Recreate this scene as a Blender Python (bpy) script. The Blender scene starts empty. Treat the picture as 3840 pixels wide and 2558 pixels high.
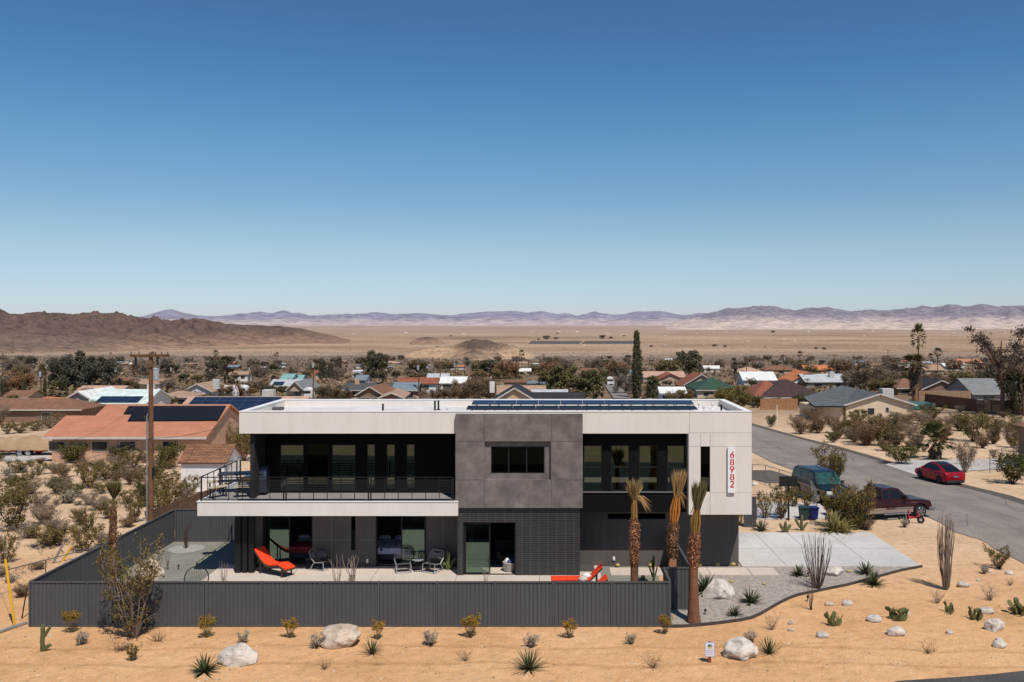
import bpy, bmesh, math, random
import numpy as np
from mathutils import Vector, Matrix, noise
RA = random.Random(11)
scene = bpy.context.scene
COL = scene.collection
F, CX, CY, H = 3413.333, 2055.0, 1207.0, 12.3      # lens in pixels of the photograph, level camera 12.3 m up
SLOPE, Y0 = 0.034, 58.0
V = Vector

# ------------------------------------------------------------------ terrain height
KN = [(-400, 0), (58, 0), (1350, -43.9), (1700, -54), (2500, -74), (4000, -95), (6000, -97), (8000, -92), (12000, -62), (16000, -32), (21000, 8), (40000, 60)]
def sm(a, b, x):
    t = min(1.0, max(0.0, (x - a) / (b - a)))
    return t * t * (3 - 2 * t)
def gz(x, y):
    if y <= 56: z = 0.0
    elif y < 1350:
        d = y - Y0
        z = -SLOPE * (d + math.sqrt(d * d + 9)) / 2
    else:
        z = KN[-1][1]
        for (a, za), (b, zb) in zip(KN, KN[1:]):
            if a <= y <= b:
                z = za + (zb - za) * (y - a) / (b - a)
                break
    if y < 36.6 and y > -20:
        m = sm(36.6, 35.4, y)
        z += m * (0.10 * noise.noise((x * .25, y * .3, 1.7)) + 0.035 * noise.noise((x * 1.1, y * 1.3, 5.1)))
        z -= 0.10 * sm(36.0, 30.0, y) * sm(-30, -5, x)
    if y > 80:
        z += (noise.noise((x * .012, y * .012, 9.3))) * min(1.2, (y - 80) * .01)
    return z
def P(px, py, Y): return V(((px - CX) * Y / F, Y, H - (py - CY) * Y / F))
def hX(px, Y): return (px - CX) * Y / F
def hZ(py, Y): return H - (py - CY) * Y / F
def G(px, py, z=None):
    """the point of the terrain seen at a pixel of the photograph"""
    dy = (py - CY) / F; dx = (px - CX) / F
    if z is not None:
        Y = (H - z) / dy
        return V((dx * Y, Y, z))
    Y = H / dy
    for _ in range(60):
        Yn = (H - gz(dx * Y, Y)) / dy
        if abs(Yn - Y) < 1e-3: break
        Y = .5 * Y + .5 * Yn
    return V((dx * Y, Y, gz(dx * Y, Y)))
def proj(p): return CX + p[0] * F / p[1], CY + (H - p[2]) * F / p[1]

# ------------------------------------------------------------------ materials
def nt(name):
    m = bpy.data.materials.new(name); m.use_nodes = True
    n = m.node_tree; n.nodes.clear()
    out = n.nodes.new('ShaderNodeOutputMaterial'); b = n.nodes.new('ShaderNodeBsdfPrincipled')
    n.links.new(b.outputs[0], out.inputs[0])
    return m, n, b
def rgba(c): return (c[0], c[1], c[2], 1)
def sc3(c, k): return tuple(min(.95, x * k) for x in c)
def noise_node(n, scale, detail=4, co='Object', rough=.6):
    tc = n.nodes.new('ShaderNodeTexCoord') if co != 'Pos' else n.nodes.new('ShaderNodeNewGeometry')
    t = n.nodes.new('ShaderNodeTexNoise'); t.inputs['Scale'].default_value = scale; t.inputs['Detail'].default_value = detail; t.inputs['Roughness'].default_value = rough
    n.links.new(tc.outputs['Position' if co == 'Pos' else co], t.inputs['Vector'])
    return t
def ramp(n, src, stops):
    r = n.nodes.new('ShaderNodeValToRGB')
    el = r.color_ramp.elements
    while len(el) < len(stops): el.new(.5)
    for e, (p, c) in zip(el, stops): e.position = p; e.color = rgba(c)
    n.links.new(src, r.inputs[0]); return r
def mixc(n, fac, a, b, mode='MIX'):
    m = n.nodes.new('ShaderNodeMix'); m.data_type = 'RGBA'; m.blend_type = mode
    for s, v in ((m.inputs[0], fac), (m.inputs[6], a), (m.inputs[7], b)):
        if hasattr(v, 'is_linked'): n.links.new(v, s)
        else: s.default_value = v if isinstance(v, (int, float)) else rgba(v)
    return m.outputs[2]
def bump(n, b, src, strength=.3, dist=.02):
    k = n.nodes.new('ShaderNodeBump'); k.inputs['Strength'].default_value = strength; k.inputs['Distance'].default_value = dist
    n.links.new(src, k.inputs['Height']); n.links.new(k.outputs[0], b.inputs['Normal'])
MATS = {}
def mk(name, col, rough=.8, var=.25, scale=2.0, bmp=0, bdist=.02, spec=.3, metal=0, col2=None, detail=5, co='Object', fine=0):
    if name in MATS: return MATS[name]
    m, n, b = nt(name)
    t = noise_node(n, scale, detail, co)
    lo, hi = (sc3(col, 1 - var), sc3(col, 1 + var)) if col2 is None else (col, col2)
    r = ramp(n, t.outputs[0], [(.3, lo), (.7, hi)])
    c = r.outputs[0]
    if fine:
        t2 = noise_node(n, fine, 3, co)
        lo2 = .90 if max(col) > .3 else .78
        r2 = ramp(n, t2.outputs[0], [(.3, (lo2,) * 3), (.7, (1.0 + (1 - lo2) * .7,) * 3)])
        c = mixc(n, 1.0, c, r2.outputs[0], 'MULTIPLY')
    n.links.new(c, b.inputs['Base Color'])
    b.inputs['Roughness'].default_value = rough; b.inputs['Specular IOR Level'].default_value = spec; b.inputs['Metallic'].default_value = metal
    if bmp: bump(n, b, t.outputs[0], bmp, bdist)
    MATS[name] = m; return m
def leafm(name, c1, c2, rough=.7):
    if name in MATS: return MATS[name]
    m, n, b = nt(name)
    g = n.nodes.new('ShaderNodeNewGeometry'); oi = n.nodes.new('ShaderNodeObjectInfo')
    r = ramp(n, g.outputs['Random Per Island'], [(0, c1), (1, c2)])
    r2 = ramp(n, oi.outputs['Random'], [(0, (.75, .8, .8)), (1, (1.2, 1.1, 1.0))])
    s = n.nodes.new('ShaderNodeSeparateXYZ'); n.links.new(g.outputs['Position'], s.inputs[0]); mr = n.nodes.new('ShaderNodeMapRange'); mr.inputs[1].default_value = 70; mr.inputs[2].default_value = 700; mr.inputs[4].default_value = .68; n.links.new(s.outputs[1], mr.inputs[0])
    n.links.new(mixc(n, mr.outputs[0], mixc(n, 1.0, r.outputs[0], r2.outputs[0], 'MULTIPLY'), (.24, .195, .165)), b.inputs['Base Color'])   # air haze painted into the base colour, stronger with distance
    b.inputs['Roughness'].default_value = rough; b.inputs['Specular IOR Level'].default_value = .15
    MATS[name] = m; return m
def glassm(name, tint, refl, rcol=(.8, .95, .88)):
    m, n, b = nt(name); n.nodes.remove(b)
    out = [x for x in n.nodes if x.type == 'OUTPUT_MATERIAL'][0]
    tr = n.nodes.new('ShaderNodeBsdfTransparent'); tr.inputs[0].default_value = rgba(tint)
    gl = n.nodes.new('ShaderNodeBsdfGlossy'); gl.inputs['Roughness'].default_value = .02; gl.inputs[0].default_value = rgba(rcol)
    mx = n.nodes.new('ShaderNodeMixShader'); mx.inputs[0].default_value = refl
    n.links.new(tr.outputs[0], mx.inputs[1]); n.links.new(gl.outputs[0], mx.inputs[2]); n.links.new(mx.outputs[0], out.inputs[0])
    MATS[name] = m; return m
def stripem(name, col, dark, axis, period, rough=.6, spec=.3, bmp=.6):
    """vertical ribs along one object axis"""
    m, n, b = nt(name)
    tc = n.nodes.new('ShaderNodeTexCoord'); w = n.nodes.new('ShaderNodeTexWave')
    w.wave_type = 'BANDS'; w.bands_direction = axis; w.wave_profile = 'SAW'; w.inputs['Scale'].default_value = math.pi * 2 / 20 / period * 1.0
    n.links.new(tc.outputs['Object'], w.inputs['Vector'])
    r = ramp(n, w.outputs[0], [(0, dark), (.18, col), (1, col)])
    n.links.new(r.outputs[0], b.inputs['Base Color']); b.inputs['Roughness'].default_value = rough; b.inputs['Specular IOR Level'].default_value = spec
    bump(n, b, w.outputs[0], bmp, .02)
    MATS[name] = m; return m
def brickm(name, c1, c2, mortar, bw, bh, msize, rough=.5, offset=.5, plane='XZ', spec=.4, bmp=.4):
    m, n, b = nt(name)
    tc = n.nodes.new('ShaderNodeTexCoord'); s = n.nodes.new('ShaderNodeSeparateXYZ'); cb = n.nodes.new('ShaderNodeCombineXYZ')
    n.links.new(tc.outputs['Object'], s.inputs[0])
    n.links.new(s.outputs['XYZ'.index(plane[0])], cb.inputs[0]); n.links.new(s.outputs['XYZ'.index(plane[1])], cb.inputs[1])
    t = n.nodes.new('ShaderNodeTexBrick'); t.offset = offset; n.links.new(cb.outputs[0], t.inputs['Vector'])
    t.inputs['Scale'].default_value = 1; t.inputs['Brick Width'].default_value = bw; t.inputs['Row Height'].default_value = bh; t.inputs['Mortar Size'].default_value = msize
    for k, c in (('Color1', c1), ('Color2', c2), ('Mortar', mortar)): t.inputs[k].default_value = rgba(c)
    ns = noise_node(n, .5, 4); r = ramp(n, ns.outputs[0], [(.3, (.8,) * 3), (.7, (1.15,) * 3)])
    n.links.new(mixc(n, 1.0, t.outputs[0], r.outputs[0], 'MULTIPLY'), b.inputs['Base Color'])
    b.inputs['Roughness'].default_value = rough; b.inputs['Specular IOR Level'].default_value = spec
    inv = n.nodes.new('ShaderNodeMath'); inv.operation = 'SUBTRACT'; inv.inputs[0].default_value = 1; n.links.new(t.outputs['Fac'], inv.inputs[1])
    bump(n, b, inv.outputs[0], bmp, .01)
    MATS[name] = m; return m

# ------------------------------------------------------------------ mesh builder
class MB:
    def __init__(s): s.v = []; s.f = []; s.m = []; s.cur = 0; s.sm = False
    def add(s, vs, fs):
        o = len(s.v); s.v += [tuple(v) for v in vs]; s.f += [tuple(i + o for i in f) for f in fs]; s.m += [s.cur] * len(fs); return s
    def box(s, x0, x1, y0, y1, z0, z1):
        return s.add([(x0, y0, z0), (x1, y0, z0), (x1, y1, z0), (x0, y1, z0), (x0, y0, z1), (x1, y0, z1), (x1, y1, z1), (x0, y1, z1)],
                     [(3, 2, 1, 0), (4, 5, 6, 7), (0, 1, 5, 4), (1, 2, 6, 5), (2, 3, 7, 6), (3, 0, 4, 7)])
    def obox(s, p0, p1, w, h, up=V((0, 0, 1))):
        """box beam between two points, w across and h along up"""
        p0, p1 = V(p0), V(p1); d = (p1 - p0).normalized(); a = d.cross(up)
        a = a.normalized() if a.length > 1e-5 else V((1, 0, 0)); u = a.cross(d).normalized()
        q = []
        for p in (p0, p1):
            for i, j in ((-1, -1), (1, -1), (1, 1), (-1, 1)): q.append(p + a * (w / 2 * i) + u * (h / 2 * j))
        return s.add(q, [(3, 2, 1, 0), (4, 5, 6, 7), (0, 1, 5, 4), (1, 2, 6, 5), (2, 3, 7, 6), (3, 0, 4, 7)])
    def quad(s, *p): return s.add(p, [tuple(range(len(p)))])
    def tube(s, pts, rad, n=6, cap=True):
        pts = [V(p) for p in pts]; k = len(pts)
        if not hasattr(rad, '__len__'): rad = [rad] * k
        vs = []; ref = None
        for i, p in enumerate(pts):
            d = (pts[min(k - 1, i + 1)] - pts[max(0, i - 1)])
            d = d.normalized() if d.length > 1e-9 else V((0, 0, 1))
            if ref is None: ref = V((1, 0, 0)) if abs(d.x) < .9 else V((0, 1, 0))
            a = d.cross(ref).normalized(); b = d.cross(a); ref = b * -1 if False else ref
            for j in range(n):
                t = 2 * math.pi * j / n
                vs.append(p + (a * math.cos(t) + b * math.sin(t)) * rad[i])
        fs = [(i * n + j, i * n + (j + 1) % n, (i + 1) * n + (j + 1) % n, (i + 1) * n + j) for i in range(k - 1) for j in range(n)]
        if cap: fs += [tuple(range(n - 1, -1, -1)), tuple((k - 1) * n + j for j in range(n))]
        return s.add(vs, fs)
    def lathe(s, prof, n=16, c=(0, 0, 0)):
        vs = [(c[0] + r * math.cos(2 * math.pi * j / n), c[1] + r * math.sin(2 * math.pi * j / n), c[2] + z) for r, z in prof for j in range(n)]
        k = len(prof)
        fs = [(i * n + j, i * n + (j + 1) % n, (i + 1) * n + (j + 1) % n, (i + 1) * n + j) for i in range(k - 1) for j in range(n)]
        fs += [tuple(range(n - 1, -1, -1)), tuple((k - 1) * n + j for j in range(n))]
        return s.add(vs, fs)
    def disc(s, c, r, axis, th, n=20, r2=None):
        """cylinder of thickness th along an axis vector"""
        c = V(c); a = V(axis).normalized()
        return s.tube([c - a * th / 2, c + a * th / 2], [r, r if r2 is None else r2], n)
    def profile(s, out, hw):
        """side outline (x, z) swept to both sides, half width hw(x, z)"""
        n = len(out)
        vs = [(x, -hw(x, z), z) for x, z in out] + [(x, hw(x, z), z) for x, z in out]
        fs = [tuple(range(n)), tuple(range(2 * n - 1, n - 1, -1))] + [((i + 1) % n, i, n + i, n + (i + 1) % n) for i in range(n)]
        return s.add(vs, fs)
    def ball(s, c, r, sub=2, fn=None, sc=(1, 1, 1)):
        bm = bmesh.new(); bmesh.ops.create_icosphere(bm, subdivisions=sub, radius=1)
        vs = []
        for v in bm.verts:
            k = fn(v.co) if fn else 1
            vs.append((c[0] + v.co.x * r * k * sc[0], c[1] + v.co.y * r * k * sc[1], c[2] + v.co.z * r * k * sc[2]))
        fs = [tuple(v.index for v in f.verts) for f in bm.faces]; bm.free()
        return s.add(vs, fs)
    def mesh(s, name, *mats, smooth=False):
        me = bpy.data.meshes.new(name); me.from_pydata(s.v, [], s.f)
        for m in mats: me.materials.append(m)
        if len(mats) > 1: me.polygons.foreach_set('material_index', s.m)
        if smooth: me.polygons.foreach_set('use_smooth', [True] * len(s.f))
        me.update(); return me
    def build(s, name, mats, parent=None, loc=None, rz=0, smooth=False, bevel=0, seg=2, fix=False):
        mats = mats if isinstance(mats, (list, tuple)) else [mats]
        me = s.mesh(name, *mats, smooth=smooth)
        if fix:
            bm = bmesh.new(); bm.from_mesh(me); bmesh.ops.recalc_face_normals(bm, faces=bm.faces); bm.to_mesh(me); bm.free()
        o = bpy.data.objects.new(name, me); COL.objects.link(o)
        if parent is not None: o.parent = parent
        if loc is not None: o.location = loc
        o.rotation_euler.z = rz
        if bevel:
            b = o.modifiers.new('Bevel', 'BEVEL'); b.width = bevel; b.segments = seg; b.limit_method = 'ANGLE'; b.angle_limit = .6
        return o
def tag(o, label=None, cat=None, group=None, kind=None):
    if label: o['label'] = label
    if cat: o['category'] = cat
    if group: o['group'] = group
    if kind: o['kind'] = kind
    return o
def empty(name, loc=(0, 0, 0), rz=0, label=None, cat=None, group=None, s=1):
    o = bpy.data.objects.new(name, None); COL.objects.link(o); o.location = loc; o.rotation_euler = (0, 0, rz); o.scale = (s, s, s)
    o.empty_display_size = .2
    return tag(o, label, cat, group)
def put(me, name, loc, rz=0, s=1, label=None, cat=None, group=None, parent=None):
    o = bpy.data.objects.new(name, me); COL.objects.link(o); o.location = loc; o.rotation_euler = (0, 0, rz)
    o.scale = s if hasattr(s, '__len__') else (s, s, s)
    if parent is not None: o.parent = parent
    return tag(o, label, cat, group)
def copy_tree(o, parent=None):
    c = o.copy(); COL.objects.link(c); c.parent = parent
    for ch in list(o.children): copy_tree(ch, c)
    return c
# labels that need an ordinal are written at the end, from where the things stand
ORDW = 'first second third fourth fifth sixth seventh eighth ninth tenth eleventh twelfth thirteenth fourteenth fifteenth sixteenth seventeenth eighteenth nineteenth twentieth'.split()
def ordw(i):
    if i < 20: return ORDW[i]
    t = (i + 1) // 10; u = (i + 1) % 10
    tens = {2: 'twent', 3: 'thirt', 4: 'fort', 5: 'fift', 6: 'sixt', 7: 'sevent', 8: 'eight', 9: 'ninet'}[t]
    return tens + 'ieth' if u == 0 else tens + 'y-' + ORDW[u - 1]
DEFER = {}
def defer(o, what, where, cat, group=None):
    o['category'] = cat
    if group: o['group'] = group
    DEFER.setdefault((what, where), []).append(o)
def flush_labels():
    for (what, where), os in DEFER.items():
        os.sort(key=lambda o: o.location.x / o.location.y)
        for i, o in enumerate(os):
            o['label'] = f'{what} {where}' if len(os) == 1 else f'{what}, {ordw(i)} from left {where}'

# ------------------------------------------------------------------ palette
WHITE = mk('white_stucco', (.73, .672, .608), .9, .055, .22, .1, .01, detail=8)
GREY = mk('grey_concrete', (.172, .147, .134), .85, .20, .55, .15, .01, detail=8, fine=2.2)
DGREY = mk('dark_grey_stucco', (.108, .096, .092), .9, .1, .6, .1, .01)
BLACKW = stripem('black_ribbed_cladding', (.008, .008, .009), (.003, .003, .003), 'X', .12, .7, .08)
BLACK = mk('black_metal', (.012, .012, .013), .45, .2, 3)
BRICK = brickm('black_brick', (.026, .024, .025), (.019, .018, .020), (.072, .069, .068), .42, .092, .014, .4, 0, 'XZ', .45, .3)
ROOFW = mk('white_roofing', (.62, .61, .6), .85, .12, .6, fine=4)
PAVE = mk('patio_concrete', (.56, .48, .41), .9, .1, .5, .1, .01, fine=8)
DRIVE = mk('driveway_concrete', (.52, .495, .465), .9, .14, .25, .1, .01, fine=6)
METALG = mk('grey_fence_metal', (.080, .081, .086), .6, .08, .6, spec=.3)
GALV = mk('galvanised_steel', (.32, .33, .34), .5, .15, 3, metal=.5)
def streaked(m, lo=.90, sx=2.2, sz=.25):
    """faint vertical rain streaks and patches over a wall paint"""
    n = m.node_tree; b = [x for x in n.nodes if x.type == 'BSDF_PRINCIPLED'][0]; old = b.inputs['Base Color'].links[0].from_socket
    tc = n.nodes.new('ShaderNodeTexCoord'); mp = n.nodes.new('ShaderNodeMapping'); mp.inputs['Scale'].default_value = (sx, sx, sz); n.links.new(tc.outputs['Object'], mp.inputs[0])
    t = n.nodes.new('ShaderNodeTexNoise'); t.inputs['Scale'].default_value = 1; t.inputs['Detail'].default_value = 7; t.inputs['Roughness'].default_value = .7; n.links.new(mp.outputs[0], t.inputs[0])
    n.links.new(mixc(n, 1.0, old, ramp(n, t.outputs[0], [(.30, (lo, lo * .985, lo * .96)), (.55, (1, 1, 1))]).outputs[0], 'MULTIPLY'), b.inputs['Base Color'])
streaked(WHITE, .94); streaked(GREY, .86, 1.2, .5); streaked(DGREY, .85); streaked(METALG, .86, .8, .3)
RED = mk('orange_red_cushion', (.75, .055, .012), .8, .1, 3, .2)
WOODP = mk('brown_pole_wood', (.17, .085, .045), .9, .35, 1.5, .4, fine=20)
TRIMW = mk('white_trim_paint', (.75, .74, .72), .6, .04, 2)
GLASS_UP = glassm('upper_window_glass', (.13, .17, .16), .17, (.42, .62, .60))
GLASS_DN = glassm('green_door_glass', (.30, .40, .36), .20, (.55, .85, .7))
GLASS_DK = glassm('dark_window_glass', (.06, .08, .08), .014, (.4, .7, .75))
SOLAR = brickm('blue_solar_cells', (.012, .02, .045), (.014, .024, .05), (.10, .12, .16), 1.7, 1.0, .02, .18, 0, 'XY', .6, 0)
SOLARB = brickm('black_solar_cells', (.007, .006, .009), (.008, .007, .010), (.010, .010, .012), 1.0, 1.7, .02, .45, 0, 'XY', .5, 0)
# ------------------------------------------------------------------ ground, far hills, roads
def ground_material():
    m, n, b = nt('desert_sand')
    g = n.nodes.new('ShaderNodeNewGeometry'); s = n.nodes.new('ShaderNodeSeparateXYZ'); n.links.new(g.outputs['Position'], s.inputs[0])
    def band(a, c, soft_noise=0, scale=.004):
        mr = n.nodes.new('ShaderNodeMapRange'); mr.interpolation_type = 'SMOOTHSTEP'; mr.inputs[1].default_value = a; mr.inputs[2].default_value = c
        if soft_noise:
            t = noise_node(n, scale, 4, 'Pos'); ma = n.nodes.new('ShaderNodeMath'); ma.operation = 'MULTIPLY_ADD'
            n.links.new(t.outputs[0], ma.inputs[0]); ma.inputs[1].default_value = soft_noise; n.links.new(s.outputs[1], ma.inputs[2]); n.links.new(ma.outputs[0], mr.inputs[0])
        else: n.links.new(s.outputs[1], mr.inputs[0])
        return mr.outputs[0]
    t1 = noise_node(n, .22, 6, 'Pos'); t2 = noise_node(n, 2.2, 6, 'Pos', .7); t3 = noise_node(n, 14, 3, 'Pos')
    near = ramp(n, t1.outputs[0], [(.3, (.56, .315, .152)), (.47, (.66, .382, .19)), (.6, (.69, .41, .212)), (.74, (.72, .465, .27))]).outputs[0]
    near = mixc(n, 1.0, near, ramp(n, t2.outputs[0], [(.27, (.58, .56, .55)), (.40, (.90, .89, .88)), (.55, (1, 1, 1)), (.75, (1.07, 1.07, 1.07))]).outputs[0], 'MULTIPLY')
    near = mixc(n, 1.0, near, ramp(n, t3.outputs[0], [(.3, (.88,) * 3), (.6, (1.04,) * 3)]).outputs[0], 'MULTIPLY')
    # two faint wheel tracks over the near sand
    tw = noise_node(n, .09, 3, 'Pos'); mm = n.nodes.new('ShaderNodeMath'); mm.operation = 'MULTIPLY_ADD'; n.links.new(tw.outputs[0], mm.inputs[0]); mm.inputs[1].default_value = 2.6; n.links.new(s.outputs[1], mm.inputs[2])
    rip = noise_node(n, 7, 2, 'Pos')
    for off in (34.1, 35.7):
        d = n.nodes.new('ShaderNodeMath'); d.operation = 'SUBTRACT'; n.links.new(mm.outputs[0], d.inputs[0]); d.inputs[1].default_value = off
        ab = n.nodes.new('ShaderNodeMath'); ab.operation = 'ABSOLUTE'; n.links.new(d.outputs[0], ab.inputs[0])
        ad = n.nodes.new('ShaderNodeMath'); ad.operation = 'MULTIPLY_ADD'; n.links.new(rip.outputs[0], ad.inputs[0]); ad.inputs[1].default_value = .22; n.links.new(ab.outputs[0], ad.inputs[2])
        near = mixc(n, 1.0, near, ramp(n, ad.outputs[0], [(.16, (.84, .82, .80)), (.30, (1, 1, 1))]).outputs[0], 'MULTIPLY')
    pale = ramp(n, t1.outputs[0], [(.3, (.56, .375, .225)), (.7, (.72, .525, .355))]).outputs[0]
    pale = mixc(n, 1.0, pale, ramp(n, t2.outputs[0], [(.25, (.6, .58, .56)), (.5, (1, 1, 1))]).outputs[0], 'MULTIPLY')
    c = mixc(n, band(44, 62, 12, .08), near, pale)
    tt = noise_node(n, .03, 6, 'Pos', .75)
    town = ramp(n, tt.outputs[0], [(.38, (.10, .07, .045)), (.52, (.19, .13, .085)), (.66, (.36, .255, .17))]).outputs[0]
    c = mixc(n, band(130, 260, 80, .02), c, town)
    v = n.nodes.new('ShaderNodeTexVoronoi'); v.inputs['Scale'].default_value = .11; n.links.new(g.outputs['Position'], v.inputs['Vector'])
    dots = ramp(n, v.outputs['Distance'], [(.12, (.42, .42, .40)), (.4, (1, 1, 1))]).outputs[0]
    t4 = noise_node(n, .0035, 8, 'Pos', .7)
    creo = ramp(n, t4.outputs[0], [(.3, (.155, .115, .09)), (.7, (.26, .185, .135))]).outputs[0]
    c = mixc(n, band(1300, 1700, 600, .002), c, mixc(n, .6, creo, mixc(n, 1.0, creo, dots, 'MULTIPLY')))
    mp = n.nodes.new('ShaderNodeMapping'); mp.inputs['Scale'].default_value = (.0006, .0009, .001); n.links.new(g.outputs['Position'], mp.inputs[0])
    t5 = n.nodes.new('ShaderNodeTexNoise'); t5.inputs['Scale'].default_value = 1; t5.inputs['Detail'].default_value = 9; t5.inputs['Roughness'].default_value = .72; n.links.new(mp.outputs[0], t5.inputs[0])
    plain = ramp(n, t5.outputs[0], [(.33, (.20, .135, .095)), (.44, (.31, .21, .14)), (.53, (.40, .28, .19)), (.68, (.48, .345, .24))]).outputs[0]
    v2 = n.nodes.new('ShaderNodeTexVoronoi'); v2.inputs['Scale'].default_value = .035; n.links.new(g.outputs['Position'], v2.inputs['Vector'])
    plain = mixc(n, .55, plain, mixc(n, 1.0, plain, ramp(n, v2.outputs['Distance'], [(.1, (.35, .34, .33)), (.45, (1.08, 1.08, 1.08))]).outputs[0], 'MULTIPLY'))
    c = mixc(n, band(2100, 2900, 1200, .0016), c, plain)
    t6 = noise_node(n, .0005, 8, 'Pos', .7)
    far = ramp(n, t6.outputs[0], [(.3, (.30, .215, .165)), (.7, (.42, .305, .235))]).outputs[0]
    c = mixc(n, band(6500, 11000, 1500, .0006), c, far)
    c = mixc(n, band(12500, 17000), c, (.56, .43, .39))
    n.links.new(c, b.inputs['Base Color']); b.inputs['Roughness'].default_value = .95; b.inputs['Specular IOR Level'].default_value = .1
    ba = n.nodes.new('ShaderNodeMath'); ba.operation = 'ADD'; n.links.new(t2.outputs[0], ba.inputs[0]); n.links.new(t3.outputs[0], ba.inputs[1]); t7 = noise_node(n, .8, 3, 'Pos'); bb = n.nodes.new('ShaderNodeMath'); bb.operation = 'MULTIPLY_ADD'; n.links.new(t7.outputs[0], bb.inputs[0]); bb.inputs[1].default_value = 3.5; n.links.new(ba.outputs[0], bb.inputs[2]); ba = bb
    bump(n, b, ba.outputs[0], .9, .06)
    return m
SAND = ground_material()
ys = [-300, -200, -130, -90, -60, -40, -25, -10, 0, 10, 18, 24]
y = 26.0
while y < 46: ys.append(y); y += .4
while y < 80: ys.append(y); y += 1.5
while y < 24000: ys.append(y); y *= 1.055
ys.append(24500)
g = MB(); NX = 150
for y in ys:
    sp = max(48, abs(y) * .85 + 12)
    for i in range(NX + 1):
        x = sp * (2 * i / NX - 1); g.v.append((x, y, gz(x, y)))
for j in range(len(ys) - 1):
    for i in range(NX):
        a = j * (NX + 1) + i; g.f.append((a, a + 1, a + NX + 2, a + NX + 1)); g.m.append(0)
tag(g.build('ground', SAND, smooth=True), kind='structure')

def interp(pts, x):
    if x <= pts[0][0]: return pts[0][1]
    for (a, ya), (b, yb) in zip(pts, pts[1:]):
        if x <= b: return ya + (yb - ya) * (x - a) / (b - a)
    return pts[-1][1]
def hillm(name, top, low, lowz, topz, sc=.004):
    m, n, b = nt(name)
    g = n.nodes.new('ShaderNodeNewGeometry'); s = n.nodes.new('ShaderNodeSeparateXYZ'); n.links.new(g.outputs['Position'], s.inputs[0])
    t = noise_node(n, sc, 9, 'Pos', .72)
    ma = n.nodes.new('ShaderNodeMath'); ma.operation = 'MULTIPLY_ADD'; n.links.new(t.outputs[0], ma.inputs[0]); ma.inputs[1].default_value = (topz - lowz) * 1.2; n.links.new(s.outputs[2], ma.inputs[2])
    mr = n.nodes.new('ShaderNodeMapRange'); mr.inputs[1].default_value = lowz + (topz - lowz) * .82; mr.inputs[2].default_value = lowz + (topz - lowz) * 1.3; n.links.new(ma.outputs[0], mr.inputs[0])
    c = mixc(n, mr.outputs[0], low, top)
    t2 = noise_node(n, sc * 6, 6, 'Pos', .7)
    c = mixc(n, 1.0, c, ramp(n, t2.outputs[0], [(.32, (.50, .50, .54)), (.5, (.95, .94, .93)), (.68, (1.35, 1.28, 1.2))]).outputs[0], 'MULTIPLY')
    n.links.new(c, b.inputs['Base Color']); b.inputs['Roughness'].default_value = .95; b.inputs['Specular IOR Level'].default_value = .05
    return m
def hill(name, ridge, base, Yf, Yr, mat, amp, nsc, nx=200, ny=26, seed=0, pw=.85):
    g = MB(); x0, x1 = ridge[0][0], ridge[-1][0]
    cols = []
    for i in range(nx + 1):
        px = x0 + (x1 - x0) * i / nx; d = (px - CX) / F; yf = G(px, interp(base, px)).y; yf = min(max(yf, Yf * .72), Yr * .93)
        zr = H - (interp(ridge, px) - CY) * Yr / F; taper = sm(0, .06, i / nx) * sm(1, .94, i / nx)
        cols.append((px, d, yf, max(0, (zr - gz(d * Yr, Yr))) * taper))
    for j in range(ny + 5):
        t = min(1, j / ny); back = max(0, j - ny) / 4
        for px, d, yf, hgt in cols:
            Yc = yf + (Yr - yf) * t + (Yr - yf) * .5 * back; X = d * Yc
            rid = 1 - abs(noise.noise((X * nsc, Yc * nsc * .6, seed))) * 2
            rid2 = noise.fractal((X * nsc * 2.3, Yc * nsc * 1.6, seed + 3.3), 1.0, 2.1, 5)
            fall = math.sin(math.pi * min(t, .98)) ** .7
            z = gz(X, Yc) + hgt * (t ** pw) * (1 - back) + amp * (rid * .55 + rid2 * .6 - .25) * fall * min(1, hgt / (1.5 * amp))
            if t >= 1 and not back: z += amp * .22 * noise.fractal((X * nsc * 5, 0, seed), 1.0, 2.1, 4) * min(1, hgt / (3 * amp))
            if j == 0 or hgt < 1: z -= 3
            if back: z -= 6 * back
            g.v.append((X, Yc, z))
    for j in range(ny + 4):
        for i in range(nx):
            a = j * (nx + 1) + i; g.f.append((a, a + 1, a + nx + 2, a + nx + 1)); g.m.append(0)
    tag(g.build(name, mat, smooth=True), kind='structure')
far_ridge = [(-300, 1196), (450, 1196), (520, 1190), (560, 1183), (600, 1168), (640, 1161), (680, 1172), (730, 1181), (780, 1187), (860, 1184), (900, 1179), (975, 1174), (1020, 1178), (1060, 1164), (1095, 1179), (1125, 1175),
             (1160, 1184), (1290, 1181), (1330, 1178), (1415, 1170), (1480, 1180), (1500, 1176), (1600, 1179), (1700, 1184), (1850, 1170), (1930, 1166), (1975, 1174), (2030, 1168), (2090, 1180), (2115, 1175), (2160, 1185),
             (2225, 1173), (2300, 1180), (2400, 1172), (2480, 1167), (2550, 1180), (2640, 1180), (2700, 1172), (2790, 1172), (4200, 1172)]
near_ridge = [(2380, 1240), (2450, 1222), (2520, 1205), (2600, 1185), (2640, 1180), (2720, 1159), (2790, 1154), (2850, 1149), (2905, 1150), (2980, 1163), (3040, 1155), (3110, 1152), (3190, 1168), (3250, 1162), (3330, 1165), (3400, 1158),
              (3460, 1145), (3500, 1154), (3560, 1143), (3620, 1150), (3690, 1139), (3740, 1150), (3790, 1146), (3840, 1148), (4000, 1140), (4300, 1150)]
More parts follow.
